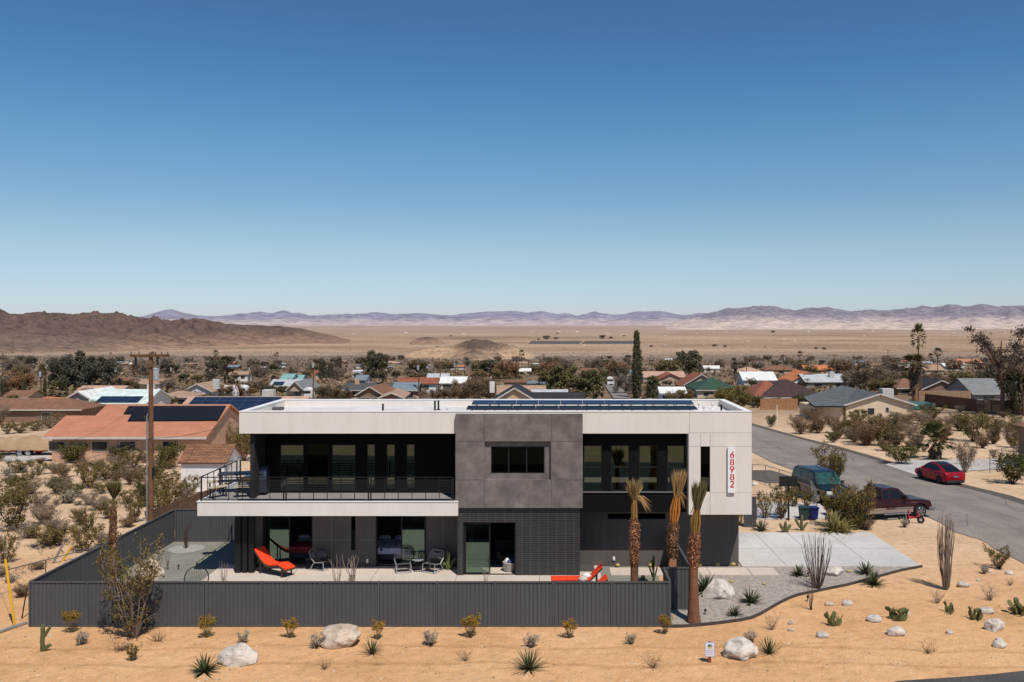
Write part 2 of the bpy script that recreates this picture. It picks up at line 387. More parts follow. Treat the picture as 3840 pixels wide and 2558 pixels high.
hill('mountains', far_ridge, [(-300, 1215), (1500, 1226), (2600, 1240), (4200, 1240)], 19500, 24000, hillm('hazy_far_mountain_rock', (.265, .255, .33), (.46, .39, .38), -60, 150, .0007), 130, .0007, 320, 26, 2.2)  # bluish aerial haze is painted into these rock colours
hill('mountain_range', near_ridge, [(2380, 1242), (3000, 1243), (3840, 1246), (4300, 1246)], 14000, 18500, hillm('hazy_near_mountain_rock', (.235, .215, .265), (.52, .43, .385), -60, 190, .0012), 170, .0009, 260, 30, 7.1, 1.25)  # rock colours carry a lavender distance haze as paint
hill('hills', [(-300, 1160), (0, 1168), (36, 1178), (98, 1177), (163, 1173), (245, 1181), (350, 1174), (432, 1184), (506, 1190), (620, 1204), (685, 1196), (767, 1203), (880, 1214), (979, 1222), (1060, 1226), (1125, 1232), (1207, 1250), (1300, 1268), (1340, 1274)],
     [(-300, 1325), (0, 1318), (400, 1312), (800, 1299), (1050, 1291), (1340, 1288)], 3500, 5600, hillm('dark_hill_rock', (.130, .090, .076), (.27, .18, .13), -120, 0, .004), 85, .0042, 300, 60, 1.3)
hill('foothills', [(-300, 1238), (0, 1247), (90, 1252), (200, 1258), (300, 1266), (400, 1278), (520, 1292), (700, 1299), (860, 1304)], [(-300, 1332), (0, 1326), (400, 1320), (860, 1308)], 2700, 3250, hillm('foothill_rock', (.175, .122, .098), (.33, .225, .16), -90, -45, .006), 26, .007, 160, 24, 4.4)
hill('butte', [(1500, 1334), (1560, 1318), (1640, 1301), (1700, 1300), (1730, 1284), (1782, 1273), (1830, 1277), (1880, 1288), (1930, 1303), (1990, 1328), (2060, 1343)], [(1500, 1341), (1780, 1350), (2060, 1346)], 1750, 2000, hillm('butte_rock', (.13, .095, .075), (.50, .34, .215), -50, -24, .02), 14, .016, 140, 34, 6.6, .7)
hill('butte', [(1535, 1284), (1565, 1271), (1600, 1263), (1640, 1270), (1668, 1284)], [(1535, 1287), (1668, 1287)], 4300, 4600, MATS.get('x') or hillm('small_butte_rock', (.12, .085, .075), (.3, .2, .14), -90, -60, .006), 8, .006, 40, 12, 8.8)

ASPH = mk('asphalt', (.245, .213, .185), .92, .16, .35, .2, .01, co='Pos', fine=9)
SHOUL = mk('road_shoulder_gravel', (.10, .085, .07), .95, .35, 2.5, .4, .03, co='Pos')
GRAVEL = mk('grey_gravel', (.33, .285, .245), .95, .34, 5.5, .9, .04, co='Pos', fine=17)
YARDG = mk('yard_gravel', (.225, .218, .185), .95, .14, .9, .6, .02, co='Pos', fine=14)
def cracked(m):
    n = m.node_tree; b = [x for x in n.nodes if x.type == 'BSDF_PRINCIPLED'][0]; old = b.inputs['Base Color'].links[0].from_socket
    g = n.nodes.new('ShaderNodeNewGeometry'); v = n.nodes.new('ShaderNodeTexVoronoi'); v.feature = 'DISTANCE_TO_EDGE'; v.inputs['Scale'].default_value = .22
    w = noise_node(n, .5, 5, 'Pos'); c = mixc(n, .35, g.outputs['Position'], w.outputs[1], 'ADD'); n.links.new(c, v.inputs['Vector'])
    c1 = mixc(n, 1.0, old, ramp(n, v.outputs[0], [(.0, (.62, .62, .62)), (.012, (1, 1, 1))]).outputs[0], 'MULTIPLY')
    mp = n.nodes.new('ShaderNodeMapping'); mp.inputs['Rotation'].default_value = (0, 0, .17); mp.inputs['Scale'].default_value = (.9, .035, 1); n.links.new(g.outputs['Position'], mp.inputs[0])
    t = n.nodes.new('ShaderNodeTexNoise'); t.inputs['Scale'].default_value = 1; t.inputs['Detail'].default_value = 5; n.links.new(mp.outputs[0], t.inputs[0])
    c2 = mixc(n, 1.0, c1, ramp(n, t.outputs[0], [(.3, (.80, .80, .80)), (.7, (1.12, 1.11, 1.10))]).outputs[0], 'MULTIPLY'); n.links.new(c2, b.inputs['Base Color'])
cracked(ASPH)
def ribbon(name, la, lb, ysamp, dz, mat, n=8, kind='structure'):
    """surface between two edge lines x(y), laid on the terrain"""
    g = MB()
    for y in ysamp:
        a, b = interp(la, y), interp(lb, y)
        for i in range(n + 1):
            x = a + (b - a) * i / n; g.v.append((x, y, gz(x, y) + dz))
    for j in range(len(ysamp) - 1):
        for i in range(n):
            k = j * (n + 1) + i; g.f.append((k, k + 1, k + n + 2, k + n + 1)); g.m.append(0)
    return tag(g.build(name, mat, smooth=True), kind=kind)
E = lambda x, y: (2700 + .5102 * x, 1500 + .5102 * y)
def edge(pts, pre=(), post=()):
    q = [(p.y, p.x) for p in (G(*a) for a in pts)]
    return sorted(list(pre) + q + list(post))
farE = edge([E(240, 190), E(500, 265), E(800, 345), E(1100, 430), E(1300, 500), E(1430, 555), E(1800, 650), E(2000, 700), E(2234, 775)])
(ya, xa), (yb, xb) = farE[0], farE[-1]
sl = (xb - xa) / (yb - ya)
farE = [(10, xa + (10 - ya) * sl)] + farE + [(240, xb + (240 - yb) * sl)]
nearE = edge([(2821, 1697), (2907, 1741), E(1590, 890), E(1730, 975), E(1900, 1025), E(1960, 1040), E(1985, 1080), E(2130, 1150), E(2234, 1205)])
(yc, xc) = nearE[-1]
nearE = [(10, nearE[0][1] + (10 - nearE[0][0]) * sl)] + nearE + [(240, xc + (240 - yc) * sl)]
YS = [10 + .9 * i for i in range(80)] + [82 + 4 * i for i in range(32)]
ribbon('road', nearE, farE, YS, .03, ASPH)
ribbon('road_shoulder', [(y, x - .15) for y, x in farE], [(y, x + 1.15 + .4 * noise.noise((y * .2, 3, 1))) for y, x in farE], YS, .024, SHOUL, 3)
apron = edge([(2821, 1758), (2890, 1783), (2950, 1770), (2985, 1765)])
ribbon('driveway', [(y, x) for y, x in [(72, 17.3), (76, 15.9), (80, 14.8)]], [(72, 20.5), (76, 20.3), (80, 19.6)], [72, 73, 74, 75, 76, 77, 78, 79, 80], .02, SHOUL, 4)
# corner street at the very front
g = MB(); top = [(3250, 2578), (3371, 2556), (3480, 2549), (3600, 2541), (3720, 2531), (3840, 2518), (4100, 2490), (4500, 2440)]
pts = [G(*p) for p in top]
for p in pts: g.v.append((p.x, p.y, p.z + .03))
for p in pts: g.v.append((p.x + 1, 25, gz(p.x, 25) + .03 - .25))
k = len(pts); g.f = [(i + k, i + k + 1, i + 1, i) for i in range(k - 1)]; g.m = [0] * (k - 1)
tag(g.build('road', mk('dark_asphalt', (.075, .07, .066), .9, .2, .6, .3, .02, co='Pos', fine=10)), kind='structure')

g = MB(); xs_ = [-80 + 5 * i for i in range(29)]
for y_ in (9, 12, 15, 18, 21, 24.8):
    for x_ in xs_: g.v.append((x_, y_ + .02 * x_ + .3 * noise.noise((x_ * .1, y_, 4)), gz(x_, y_) + .06))
for j in range(5):
    for i in range(28): a = j * 29 + i; g.f.append((a, a + 1, a + 30, a + 29)); g.m.append(0)
tag(g.build('road', MATS['dark_asphalt']), kind='structure')
def slab(name, pts, z, mat, th=.12, kind='structure', rim=None):
    g = MB(); k = len(pts)
    g.v = [(p[0], p[1], z) for p in pts] + [(p[0], p[1], z - th) for p in pts]
    g.f = [tuple(range(k))] + [((i + 1) % k, i, i + k, (i + 1) % k + k) for i in range(k)]; g.m = [0] * len(g.f)
    return tag(g.build(name, mat, fix=True), kind=kind)
D5 = lambda x, y: (2500 + .5692 * x, 1900 + .5692 * y)
# gravel bed beside the driveway with its steel edging
ed = [G(*D5(*p), 0) for p in [(-20, 797), (100, 797), (200, 790), (300, 780), (420, 765), (500, 753), (560, 740), (610, 718), (660, 690), (710, 660), (760, 632), (810, 609), (860, 590), (920, 577), (980, 565), (1100, 540), (1200, 520), (1310, 490), (1420, 460), (1550, 425), (1675, 397)]]
ed[-1] = V((18.75, 45.6, 0))
bed = [(4.96, 36.62)] + [(p.x, p.y) for p in ed if p.x > 5.05] + [(9.7, 45.6), (9.7, 45.9), (6.2, 45.9), (6.2, 38.95), (4.96, 38.72)]
slab('gravel_bed', bed, .03, GRAVEL, .1)
g = MB()
for a, b in zip(ed, ed[1:]): g.obox((a.x, a.y, .05), (b.x, b.y, .05), .05, .14)
tag(g.build('garden_edging', mk('dark_steel_edging', (.06, .05, .045), .7, .3, 2)), 'dark curved steel edging between the grey gravel bed and orange sand', 'edging')
slab('yard_gravel', [(-21.0, 36.75), (5.3, 36.75), (5.3, 45.9), (-13, 45.9), (-13, 50.8), (-21.0, 50.8)], .02, YARDG, .1)
JOINT = mk('dark_joint', (.24, .22, .20), .95, .2, 3)
def paved(name, x0, x1, y0, y1, z, mat, jx=(), jy=(), jw=.035):
    g = MB(); g.box(x0, x1, y0, y1, z - .12, z); g.cur = 1
    for x in jx: g.box(x - jw / 2, x + jw / 2, y0 + .004, y1 - .004, z - .02, z + .004)
    for y in jy:
        xs = [x0] + list(jx) + [x1]
        for a, b in zip(xs, xs[1:]): g.box(a + jw / 2, b - jw / 2, y - jw / 2, y + jw / 2, z - .02, z + .004)
    return tag(g.build(name, [mat, JOINT]), kind='structure')
paved('driveway', 9.75, 18.75, 45.6, 52.9, .06, DRIVE, (11.98, 13.88, 16.27), (49.2,))
paved('patio', -16.4, 2.55, 37.6, 45.9, .06, PAVE, (-12.4, -8.4, -4.4, -.4), (41.4,), .03)
paved('path', 3.05, 11.2, 44.05, 45.35, .055, PAVE, (5.6, 7.9, 9.9), (), .04)
# light concrete drive next door and its low kerb wall
q = [G(2840, 1893), G(3075, 1900), G(3120, 1950), G(2838, 1950)]
slab('driveway', [(q[0].x, q[0].y), (q[1].x, q[1].y), (q[2].x, q[2].y), (q[3].x, q[3].y)], .06, DRIVE, .1)
q = [G(*E(1215, 478)), G(*E(1330, 445)), G(*E(1780, 440)), G(*E(2234, 440)), G(*E(2234, 505)), G(*E(1850, 522)), G(*E(1440, 555))]
g = MB(); g.add([(p.x, p.y, gz(p.x, p.y) + .045) for p in q], [tuple(range(len(q)))]); tag(g.build('driveway', mk('pale_drive', (.46, .43, .40), .9, .12, .4, co='Pos', fine=5)), kind='structure')
# boat yard on the far side of the sandy lot
q = [G(-300, 1735), G(185, 1728), G(185, 1690), G(-300, 1690)]
g = MB(); g.add([(p.x, p.y, gz(p.x, p.y) + .04) for p in q], [(0, 1, 2, 3)]); tag(g.build('driveway', MATS['pale_drive']), kind='structure')
# a street in the town, between the trees
q = [G(2300, 1499), G(2365, 1499), G(2330, 1455), G(2262, 1425), G(2235, 1425), G(2272, 1455)]
g = MB(); g.add([(p.x, p.y, gz(p.x, p.y) + .35) for p in q], [(0, 1, 2, 5), (5, 2, 3, 4)]); tag(g.build('road', ASPH), kind='structure')
# ------------------------------------------------------------------ the modern house
house = empty('modern_house', (0, 45, 0), 0, 'large two storey modern house with white fascia, grey concrete block and black cladding', 'house')
HP = V((0, 45, 0))
def hb(name, mats, mb, **k):
    mb.v = [(x, y - 45, z) for x, y, z in mb.v]
    return mb.build(name, mats, k.pop('parent', house), **k)
Yr, Yg, Yk, Ys, Yul, Ydl, Yur, Yw = 44.0, 43.8, 43.95, 43.5, 46.0, 45.5, 44.5, 45.7
zf, zt, YB = hZ(1626, Yr), hZ(1545, Yr), 50.95
XL, XR = hX(897, Yr), hX(2819, Yr)
XW = hX(2583, Yr); zwb = hZ(1930, Yr)
# parapet round the flat roof
g = MB(); T = .28
g.box(XL, XR, Yr, Yr + T, zf, zt); g.box(XL, XR, YB - T, YB, zf, zt); g.box(XL, XL + T, Yr + T, YB - T, zf, zt); g.box(XR - T, XR, Yr + T, YB - T, zf, zt)
hb('roof_parapet', WHITE, g)
g = MB()
for a in ((XL - .02, XR + .02, Yr - .02, Yr + T + .02), (XL - .02, XR + .02, YB - T - .02, YB + .02)): g.box(a[0], a[1], a[2], a[3], zt, zt + .035)
for a in ((XL - .02, XL + T + .02), (XR - T - .02, XR + .02)): g.box(a[0], a[1], Yr + T + .02, YB - T - .02, zt, zt + .035)
hb('parapet_cap', TRIMW, g)
g = MB(); g.box(XL + T, XR - T, Yr + T, YB - T, zt - .5, zt - .34); hb('roof_deck', ROOFW, g)
g = MB(); g.box(XL + T, XR - T, Yr + T, YB - T, zf, zf + .1); hb('soffit', BLACK, g)
# white box at the corner, with its slit window
s0, s1, st, sb = hX(2627, Yr), hX(2663, Yr), hZ(1674, Yr), hZ(1846, Yr)
g = MB(); T2 = .3
g.box(XW, s0, Yr, Yr + T2, zwb, zf); g.box(s1, XR, Yr, Yr + T2, zwb, zf); g.box(s0, s1, Yr, Yr + T2, st, zf); g.box(s0, s1, Yr, Yr + T2, zwb, sb)
g.box(XW, XW + .25, Yr + T2, YB, zwb, zf); g.box(XR - .25, XR, Yr + T2, YB, zwb, zf); g.box(XW + .25, XR - .25, Yr + T2, YB, zwb, zwb + .2)
hb('corner_wall', WHITE, g)
g = MB(); JC = mk('stucco_joint', (.47, .41, .36), .9, .1, 2)
for px in (2585,): g.box(hX(px, Yr) - .012, hX(px, Yr) + .012, Yr - .003, Yr + .01, zf, zt)
for px in (2627, 2663): g.box(hX(px, Yr) - .014, hX(px, Yr) + .014, Yr - .003, Yr + .01, st + .03, zf)
g.box(s1 - .014, s1 + .014, Yr - .003, Yr + .01, zwb, sb - .02)
for py, a, b in ((1623, XW, XR), (1674, s1, XR), (1674, XW, s0), (1848, s1 + .02, XR)): g.box(a, b, Yr - .003, Yr + .01, hZ(py, Yr) - .012, hZ(py, Yr) + .012)
hb('wall_joint', JC, g)
def window(name, x0, x1, z0, z1, Y, fr=.06, glass=GLASS_UP, mull=(), rails=(), dep=.1, fm=BLACK):
    g = MB()
    g.box(x0, x0 + fr, Y, Y + dep, z0, z1); g.box(x1 - fr, x1, Y, Y + dep, z0, z1); g.box(x0 + fr, x1 - fr, Y, Y + dep, z0, z0 + fr); g.box(x0 + fr, x1 - fr, Y, Y + dep, z1 - fr, z1)
    for x in mull: g.box(x - .03, x + .03, Y + .01, Y + dep, z0 + fr, z1 - fr)
    for z in rails: g.box(x0 + fr, x1 - fr, Y + .012, Y + dep - .002, z - .025, z + .025)
    o = hb(name, fm, g)
    p = MB(); p.quad((x0 + fr, Y + dep * .6 - 45, z0 + fr), (x1 - fr, Y + dep * .6 - 45, z0 + fr), (x1 - fr, Y + dep * .6 - 45, z1 - fr), (x0 + fr, Y + dep * .6 - 45, z1 - fr))
    p.build('pane', glass, o); return o
window('window', s0, s1, sb, st, Yr + .1, .03, GLASS_DK)
# house number
plq = MB(); px0, px1, pz1, pz0 = hX(2729, Yr - .1), hX(2757, Yr - .1), hZ(1676, Yr - .1), hZ(1848, Yr - .1)
plq.box(px0, px1, Yr - .12, Yr - .045, pz0, pz1)
plate = hb('house_number', mk('white_plaque', (.8, .8, .8), .5, .02, 2), plq); tag(plate, 'white vertical plaque with red stencil digits 68982')
def arc(cx, cy, r, a0, a1, n=14): return [(cx + r * math.cos(math.radians(a0 + (a1 - a0) * i / n)), cy + r * math.sin(math.radians(a0 + (a1 - a0) * i / n))) for i in range(n + 1)]
DIG = {'6': [arc(0, -.22, .27, 100, 255), arc(0, -.22, .27, -75, 75)[:], [(-.20, -.04), (.16, .5)], arc(0, -.22, .27, 75, 100, 3)],
       '8': [arc(0, .25, .22, 110, 250), arc(0, .25, .22, -70, 70), arc(0, -.23, .27, 110, 255), arc(0, -.23, .27, -75, 70)],
       '9': [arc(0, .22, .27, 105, 290), arc(0, .22, .27, -70, 75), [(.2, .04), (-.16, -.5)]],
       '2': [arc(0, .22, .26, 165, -35), [(.21, .07), (-.27, -.46)], [(-.30, -.46), (.30, -.46)]]}
REDD = mk('red_digit_paint', (.55, .035, .02), .5, .1, 3)
def strokes(lines, w, y, cx, cz, s, g):
    for ln in lines:
        for (xa, za), (xb, zb) in zip(ln, ln[1:]):
            g.obox((cx + xa * s, y, cz + za * s), (cx + xb * s, y, cz + zb * s), .012, w, V((0, 0, 1)) if abs(xb - xa) > abs(zb - za) * .02 else V((1, 0, 0)))
for k, ch in enumerate('68982'):
    g = MB(); cz = hZ((1704, 1731.5, 1759, 1787, 1814.5)[k], Yr); cx = hX(2743.5, Yr)
    for li, ln in enumerate(DIG[ch]):
        P2 = [V((cx + x * .29, 0, cz + z * .29)) for x, z in ln]; yy = Yr - .1225 - .0012 * li; k0 = len(g.v); m_ = len(P2)
        for i2, q in enumerate(P2):
            d = (P2[min(m_ - 1, i2 + 1)] - P2[max(0, i2 - 1)]).normalized(); e = V((-d.z, 0, d.x)) * .031; g.v += [(q.x - e.x, yy, q.z - e.z), (q.x + e.x, yy, q.z + e.z)]
        g.f += [(k0 + 2 * i2, k0 + 2 * i2 + 2, k0 + 2 * i2 + 3, k0 + 2 * i2 + 1) for i2 in range(m_ - 1)]; g.m += [0] * (m_ - 1)
    g.v = [(x, y - 45, z) for x, y, z in g.v]
    g.build('digit', REDD, plate)
# recess with four tall windows on the right
zu0 = hZ(1920, Yur); wz0, wz1 = hZ(1843, Yur), hZ(1670, Yur)
wx = [(hX(a, Yur), hX(b, Yur)) for a, b in ((2188, 2259), (2291, 2362), (2396, 2468), (2502, 2573))]
x0, x1 = hX(2186, Yg) + .0, XW
g = MB(); g.box(x0, x1, Yur, Yur + .3, zu0, wz0); g.box(x0, x1, Yur, Yur + .3, wz1, zf)
xs = [x0] + [v for w in wx for v in w] + [x1]
for i in range(0, len(xs), 2):
    if xs[i + 1] - xs[i] > .02: g.box(xs[i], xs[i + 1], Yur, Yur + .3, wz0, wz1)
hb('black_cladding', BLACKW, g)
g = MB(); g.box(x0, x1, Yur - .05, Yur - .002, wz0 - .05, wz0 - .005); hb('window_ledge', mk('dark_ledge_metal', (.2, .2, .2), .4, .1, 2), g)
for a, b in wx: window('window', a, b, wz0, wz1, Yur + .08, .05, GLASS_UP, (), (hZ(1753, Yur),))
g = MB(); g.box(XW - .06, XW - .004, Yr + .01, Yur + .1, zu0, zf); hb('recess_edge', DGREY, g)
# grey concrete block
gx0, gx1 = hX(1708, Yg), hX(2185, Yg); gz1, gz0 = hZ(1553, Yg), hZ(1905, Yg)
rx0, rx1, rz1, rz0 = hX(1818, Yg), hX(2066, Yg), hZ(1655, Yg), hZ(1800, Yg)
g = MB(); yb = 44.9
g.box(gx0, rx0, Yg, yb, gz0, gz1); g.box(rx1, gx1, Yg, yb, gz0, gz1); g.box(rx0, rx1, Yg, yb, rz1, gz1); g.box(rx0, rx1, Yg, yb, gz0, rz0)
yi = Yg + .17; ix0, ix1, iz1, iz0 = hX(1841, yi), hX(2042, yi), hZ(1674, yi), hZ(1776, yi)
g.box(rx0, ix0, yi, yb, rz0, rz1); g.box(ix1, rx1, yi, yb, rz0, rz1); g.box(ix0, ix1, yi, yb, iz1, rz1); g.box(ix0, ix1, yi, yb, rz0, iz0)
hb('concrete_block', GREY, g)
g = MB(); JG = mk('concrete_joint', (.085, .075, .072), .9, .1, 2)
for px in (1816, 2069):
    g.box(hX(px, Yg) - .012, hX(px, Yg) + .012, Yg - .003, Yg + .01, gz0, rz0 - .01); g.box(hX(px, Yg) - .012, hX(px, Yg) + .012, Yg - .003, Yg + .01, rz1 + .01, gz1)
for a, b in ((gx0, rx0 - .02), (rx1 + .02, gx1)):
    for z in (rz1, rz0): g.box(a, b, Yg - .003, Yg + .01, z - .012, z + .012)
hb('wall_joint', JG, g)
window('window', ix0, ix1, iz0, iz1, yi + .06, .045, GLASS_DK, (hX(1907, yi), hX(1975, yi)))
# black brick ground floor with sliding door
bx0, bx1 = hX(1715, Yk), hX(2175, Yk); dx0, dx1, dz1 = hX(1737, Yk), hX(1934, Yk), hZ(1959, Yk)
g = MB(); g.box(bx0, dx0, Yk, Yk + .35, 0, gz0); g.box(dx1, bx1, Yk, Yk + .35, 0, gz0); g.box(dx0, dx1, Yk, Yk + .35, dz1, gz0); g.box(dx0, dx1, Yk, Yk + .35, 0, .05)
g.box(bx0, bx0 + .3, Yk + .35, Ydl, 0, gz0); g.box(bx1 - .3, bx1, Yk + .35, Yw, 0, gz0)
hb('brick_wall', BRICK, g)
def slider(x0, x1, z0, z1, Y, pane_left=True, split=None, glass=GLASS_DN):
    """sliding door: fixed frame, one glazed leaf, the other half standing open"""
    g = MB(); fr = .06; xm = (x0 + x1) / 2 if split is None else split
    g.box(x0, x0 + fr, Y, Y + .14, z0, z1); g.box(x1 - fr, x1, Y, Y + .14, z0, z1); g.box(x0 + fr, x1 - fr, Y, Y + .14, z1 - fr, z1); g.box(x0 + fr, x1 - fr, Y, Y + .14, z0, z0 + .03)
    o = hb('sliding_door', BLACK, g)
    a, b = (x0 + fr, xm) if pane_left else (xm, x1 - fr)
    l = MB(); yy = Y + .05
    l.box(a, a + .06, yy, yy + .05, z0 + .03, z1 - fr); l.box(b - .06, b, yy, yy + .05, z0 + .03, z1 - fr); l.box(a + .06, b - .06, yy, yy + .05, z0 + .03, z0 + .1); l.box(a + .06, b - .06, yy, yy + .05, z1 - fr - .06, z1 - fr)
    l.v = [(x, y - 45, z) for x, y, z in l.v]; l.build('door_leaf', BLACK, o)
    p = MB(); y = yy + .025 - 45; p.quad((a + .06, y, z0 + .1), (b - .06, y, z0 + .1), (b - .06, y, z1 - fr - .06), (a + .06, y, z1 - fr - .06)); p.build('pane', glass, o)
    return o
slider(dx0, dx1, .05, dz1, Yk + .1, True, hX(1838, Yk))
# rendered ground floor walls
wx1 = hX(2770, Yw); ws0, ws1, wsz0, wsz1 = hX(2279, Yw), hX(2496, Yw), hZ(1947, Yw), hZ(1926, Yw)
g = MB(); wt = zu0 + .15
g.box(bx1, ws0, Yw, Yw + .3, 0, wt); g.box(ws1, wx1, Yw, Yw + .3, 0, wt); g.box(ws0, ws1, Yw, Yw + .3, 0, wsz0); g.box(ws0, ws1, Yw, Yw + .3, wsz1, wt); g.box(wx1 - .3, wx1, Yw + .3, YB - .2, 0, wt)
hb('garage_wall', DGREY, g)
g = MB(); g.box(x0, x1, Yur + .3, Yw + .2, zu0, zu0 + .1); hb('soffit', BLACK, g)
window('window', ws0, ws1, wsz0, wsz1, Yw + .16, .03, GLASS_DK)
g = MB()
for px in (2279,): g.box(hX(px, Yw) - .012, hX(px, Yw) + .012, Yw - .003, Yw + .01, 0, wsz0 - .02)
hb('wall_joint', JG, g)
LX0 = hX(945, Ydl)
ops = [(hX(984, Ydl), hX(1172, Ydl)), (hX(1316, Ydl), hX(1333, Ydl)), (hX(1409, Ydl), hX(1599, Ydl))]
dtop = hZ(1941, Ydl) + .12; lt = 3.02
g = MB(); xs = [LX0] + [v for o in ops for v in o] + [bx0]
for i in range(0, len(xs), 2): g.box(xs[i], xs[i + 1], Ydl, Ydl + .3, 0, lt)
for k, (a, b) in enumerate(ops): g.box(a, b, Ydl, Ydl + .3, dtop, lt)
a, b = ops[1]; g.box(a, b, Ydl, Ydl + .3, 0, hZ(2063, Ydl))
g.box(LX0, LX0 + .3, Ydl + .3, YB - .2, 0, lt)
hb('ground_floor_wall', DGREY, g)
g = MB()
for px in (1243,): g.box(hX(px, Ydl) - .01, hX(px, Ydl) + .01, Ydl - .003, Ydl + .01, .0, lt)
for a, b in ((1172, 1314), (1349, 1408)): g.box(hX(a, Ydl) + .02, hX(b, Ydl) - .02, Ydl - .003, Ydl + .01, hZ(2025, Ydl) - .01, hZ(2025, Ydl) + .01)
g.box(hX(1660, Ydl) - .01, hX(1660, Ydl) + .01, Ydl - .003, Ydl + .01, 0, lt)
hb('wall_joint', mk('pale_joint', (.2, .19, .185), .9, .1, 2), g)
slider(*ops[0], .05, dtop, Ydl + .08, True, hX(1085, Ydl)); slider(*ops[2], .05, dtop, Ydl + .08, False, hX(1502, Ydl))
window('window', *ops[1], hZ(2063, Ydl), dtop, Ydl + .1, .03, GLASS_DK)
for a, b in ((881, 902), (908, 926), (932, 951)):
    y = 44.35; g = MB(); g.box(hX(a, y), hX(b, y), y, y + .3, 0, 3.02); hb('column', BLACK, g)
# deck slab with thin cap
sx0, sx1, sz1, sz0 = hX(740, Ys), hX(1717, Ys), hZ(1883, Ys), hZ(1935, Ys)
g = MB(); g.box(sx0, gx0 - .003, Ys, Yul + .3, sz0, sz1); g.box(gx0 - .003, sx1, Ys, Yg - .004, sz0, sz1); g.box(sx0, -14.5, Yul + .3, 48.9, sz0, sz1)
hb('deck_slab', WHITE, g)
g = MB(); g.box(sx0 - .03, sx1, Ys - .03, Ys + .12, sz1, sz1 + .04); g.box(sx0 - .03, sx0 + .12, Ys + .12, 48.9, sz1, sz1 + .04); hb('deck_edge', TRIMW, g)
g = MB(); g.box(sx0 + .12, gx0 - .003, Ys + .12, Yul, sz1, sz1 + .012); g.box(sx0 + .12, -14.5, Yul, 48.9, sz1, sz1 + .012); hb('deck_floor', mk('deck_tile', (.24, .23, .22), .85, .1, 1), g)
# upper wall behind the deck
ux0, ux1 = hX(994, Yul), gx0
uo = [(1047, 1138, 1668, 1852), (1148, 1231, 1668, 1852), (1241, 1333, 1668, 1852), (1373, 1406, 1666, 1834), (1447, 1481, 1666, 1834), (1522, 1555, 1666, 1834)]
uo = [(hX(a, Yul), hX(b, Yul), hZ(d, Yul), hZ(c, Yul)) for a, b, c, d in uo]
g = MB(); xs = [ux0] + [v for o in uo for v in o[:2]] + [ux1]
for i in range(0, len(xs), 2): g.box(xs[i], xs[i + 1], Yul, Yul + .3, sz1 - .01, zf)
for a, b, c, d in uo: g.box(a, b, Yul, Yul + .3, d, zf); g.box(a, b, Yul, Yul + .3, sz1 - .01, max(c, sz1 + .01))
hb('black_cladding', BLACKW, g)
for k, (a, b, c, d) in enumerate(uo):
    if k == 1: continue
    window('window', a, b, max(c, sz1 + .02), d, Yul + .1, .04, GLASS_UP)
a, b, c, d = uo[1]; window('sliding_door', a, b, sz1 + .02, d, Yul + .1, .04, GLASS_DK)
g = MB(); g.box(ux0 - .2, ux0, Yr + .3, Yul + .3, sz1 + .02, zf); g.box(ux0 - .2, ux0, Yul + .3, YB, sz1 + .02, zf); hb('end_wall', mk('shade_dark_stucco', (.028, .026, .027), .9, .15, 1), g)  # wall colour darkened to stand for shade under the roof
# dark rooms behind the glass, back wall
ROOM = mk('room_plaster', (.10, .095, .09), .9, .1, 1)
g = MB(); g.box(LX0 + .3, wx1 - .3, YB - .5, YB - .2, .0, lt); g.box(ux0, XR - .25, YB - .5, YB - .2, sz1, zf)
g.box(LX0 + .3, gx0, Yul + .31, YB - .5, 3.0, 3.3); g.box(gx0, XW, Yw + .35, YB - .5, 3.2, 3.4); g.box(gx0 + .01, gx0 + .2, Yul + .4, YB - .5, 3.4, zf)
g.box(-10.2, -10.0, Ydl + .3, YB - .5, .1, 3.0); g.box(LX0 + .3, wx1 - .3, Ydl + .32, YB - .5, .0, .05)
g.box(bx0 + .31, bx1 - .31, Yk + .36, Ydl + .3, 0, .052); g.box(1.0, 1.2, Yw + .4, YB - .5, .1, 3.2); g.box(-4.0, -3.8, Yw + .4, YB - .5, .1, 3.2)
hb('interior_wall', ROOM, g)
g = MB(); g.box(gx0 + .01, gx1, 44.9, Yw + .3, 3.15, 3.33); hb('soffit', BLACK, g)
# solar panels on the roof
SUP = mk('panel_support', (.05, .05, .055), .5, .1, 2)
n = 10; sxa, sxb = hX(1770, 48.5), hX(2600, 48.5)
for row, (ya, za, yb2, zb) in enumerate(((46.3, hZ(1537, 46.3), 47.3, hZ(1524, 47.3)), (48.2, hZ(1518, 48.2), 49.2, hZ(1503.5, 49.2)))):
    for i in range(n):
        xa = sxa + (sxb - sxa) * i / n + .008 - .12 * (1 - row); xb_ = sxa + (sxb - sxa) * (i + 1) / n - .008 - .12 * (1 - row)
        g = MB(); w = xb_ - xa; d = V((0, yb2 - ya, zb - za)); nrm = V((0, -d.z, d.y)).normalized() * .04
        c = [V((0, 0, 0)), V((w, 0, 0)), V((w, 0, 0)) + d, d]
        g.add([p for p in c] + [p + nrm for p in c], [(3, 2, 1, 0), (0, 1, 5, 4), (1, 2, 6, 5), (2, 3, 7, 6), (3, 0, 4, 7)]); g.cur = 1; g.add([p + nrm for p in c], [(0, 1, 2, 3)])
        g.cur = 0
        for t in (.2, .8): g.obox((w * t, .1, za * 0), (w * t, .1, -(za - (zt - .34))), .04, .04, V((1, 0, 0))); g.obox(V((w * t, 0, 0)) + d * .9, (w * t, d.y * .9, -(za - (zt - .34))), .04, .04, V((1, 0, 0)))
        g.build('solar_panel', [SUP, SOLAR if row else SOLARB], house, (xa, ya - 45, za))
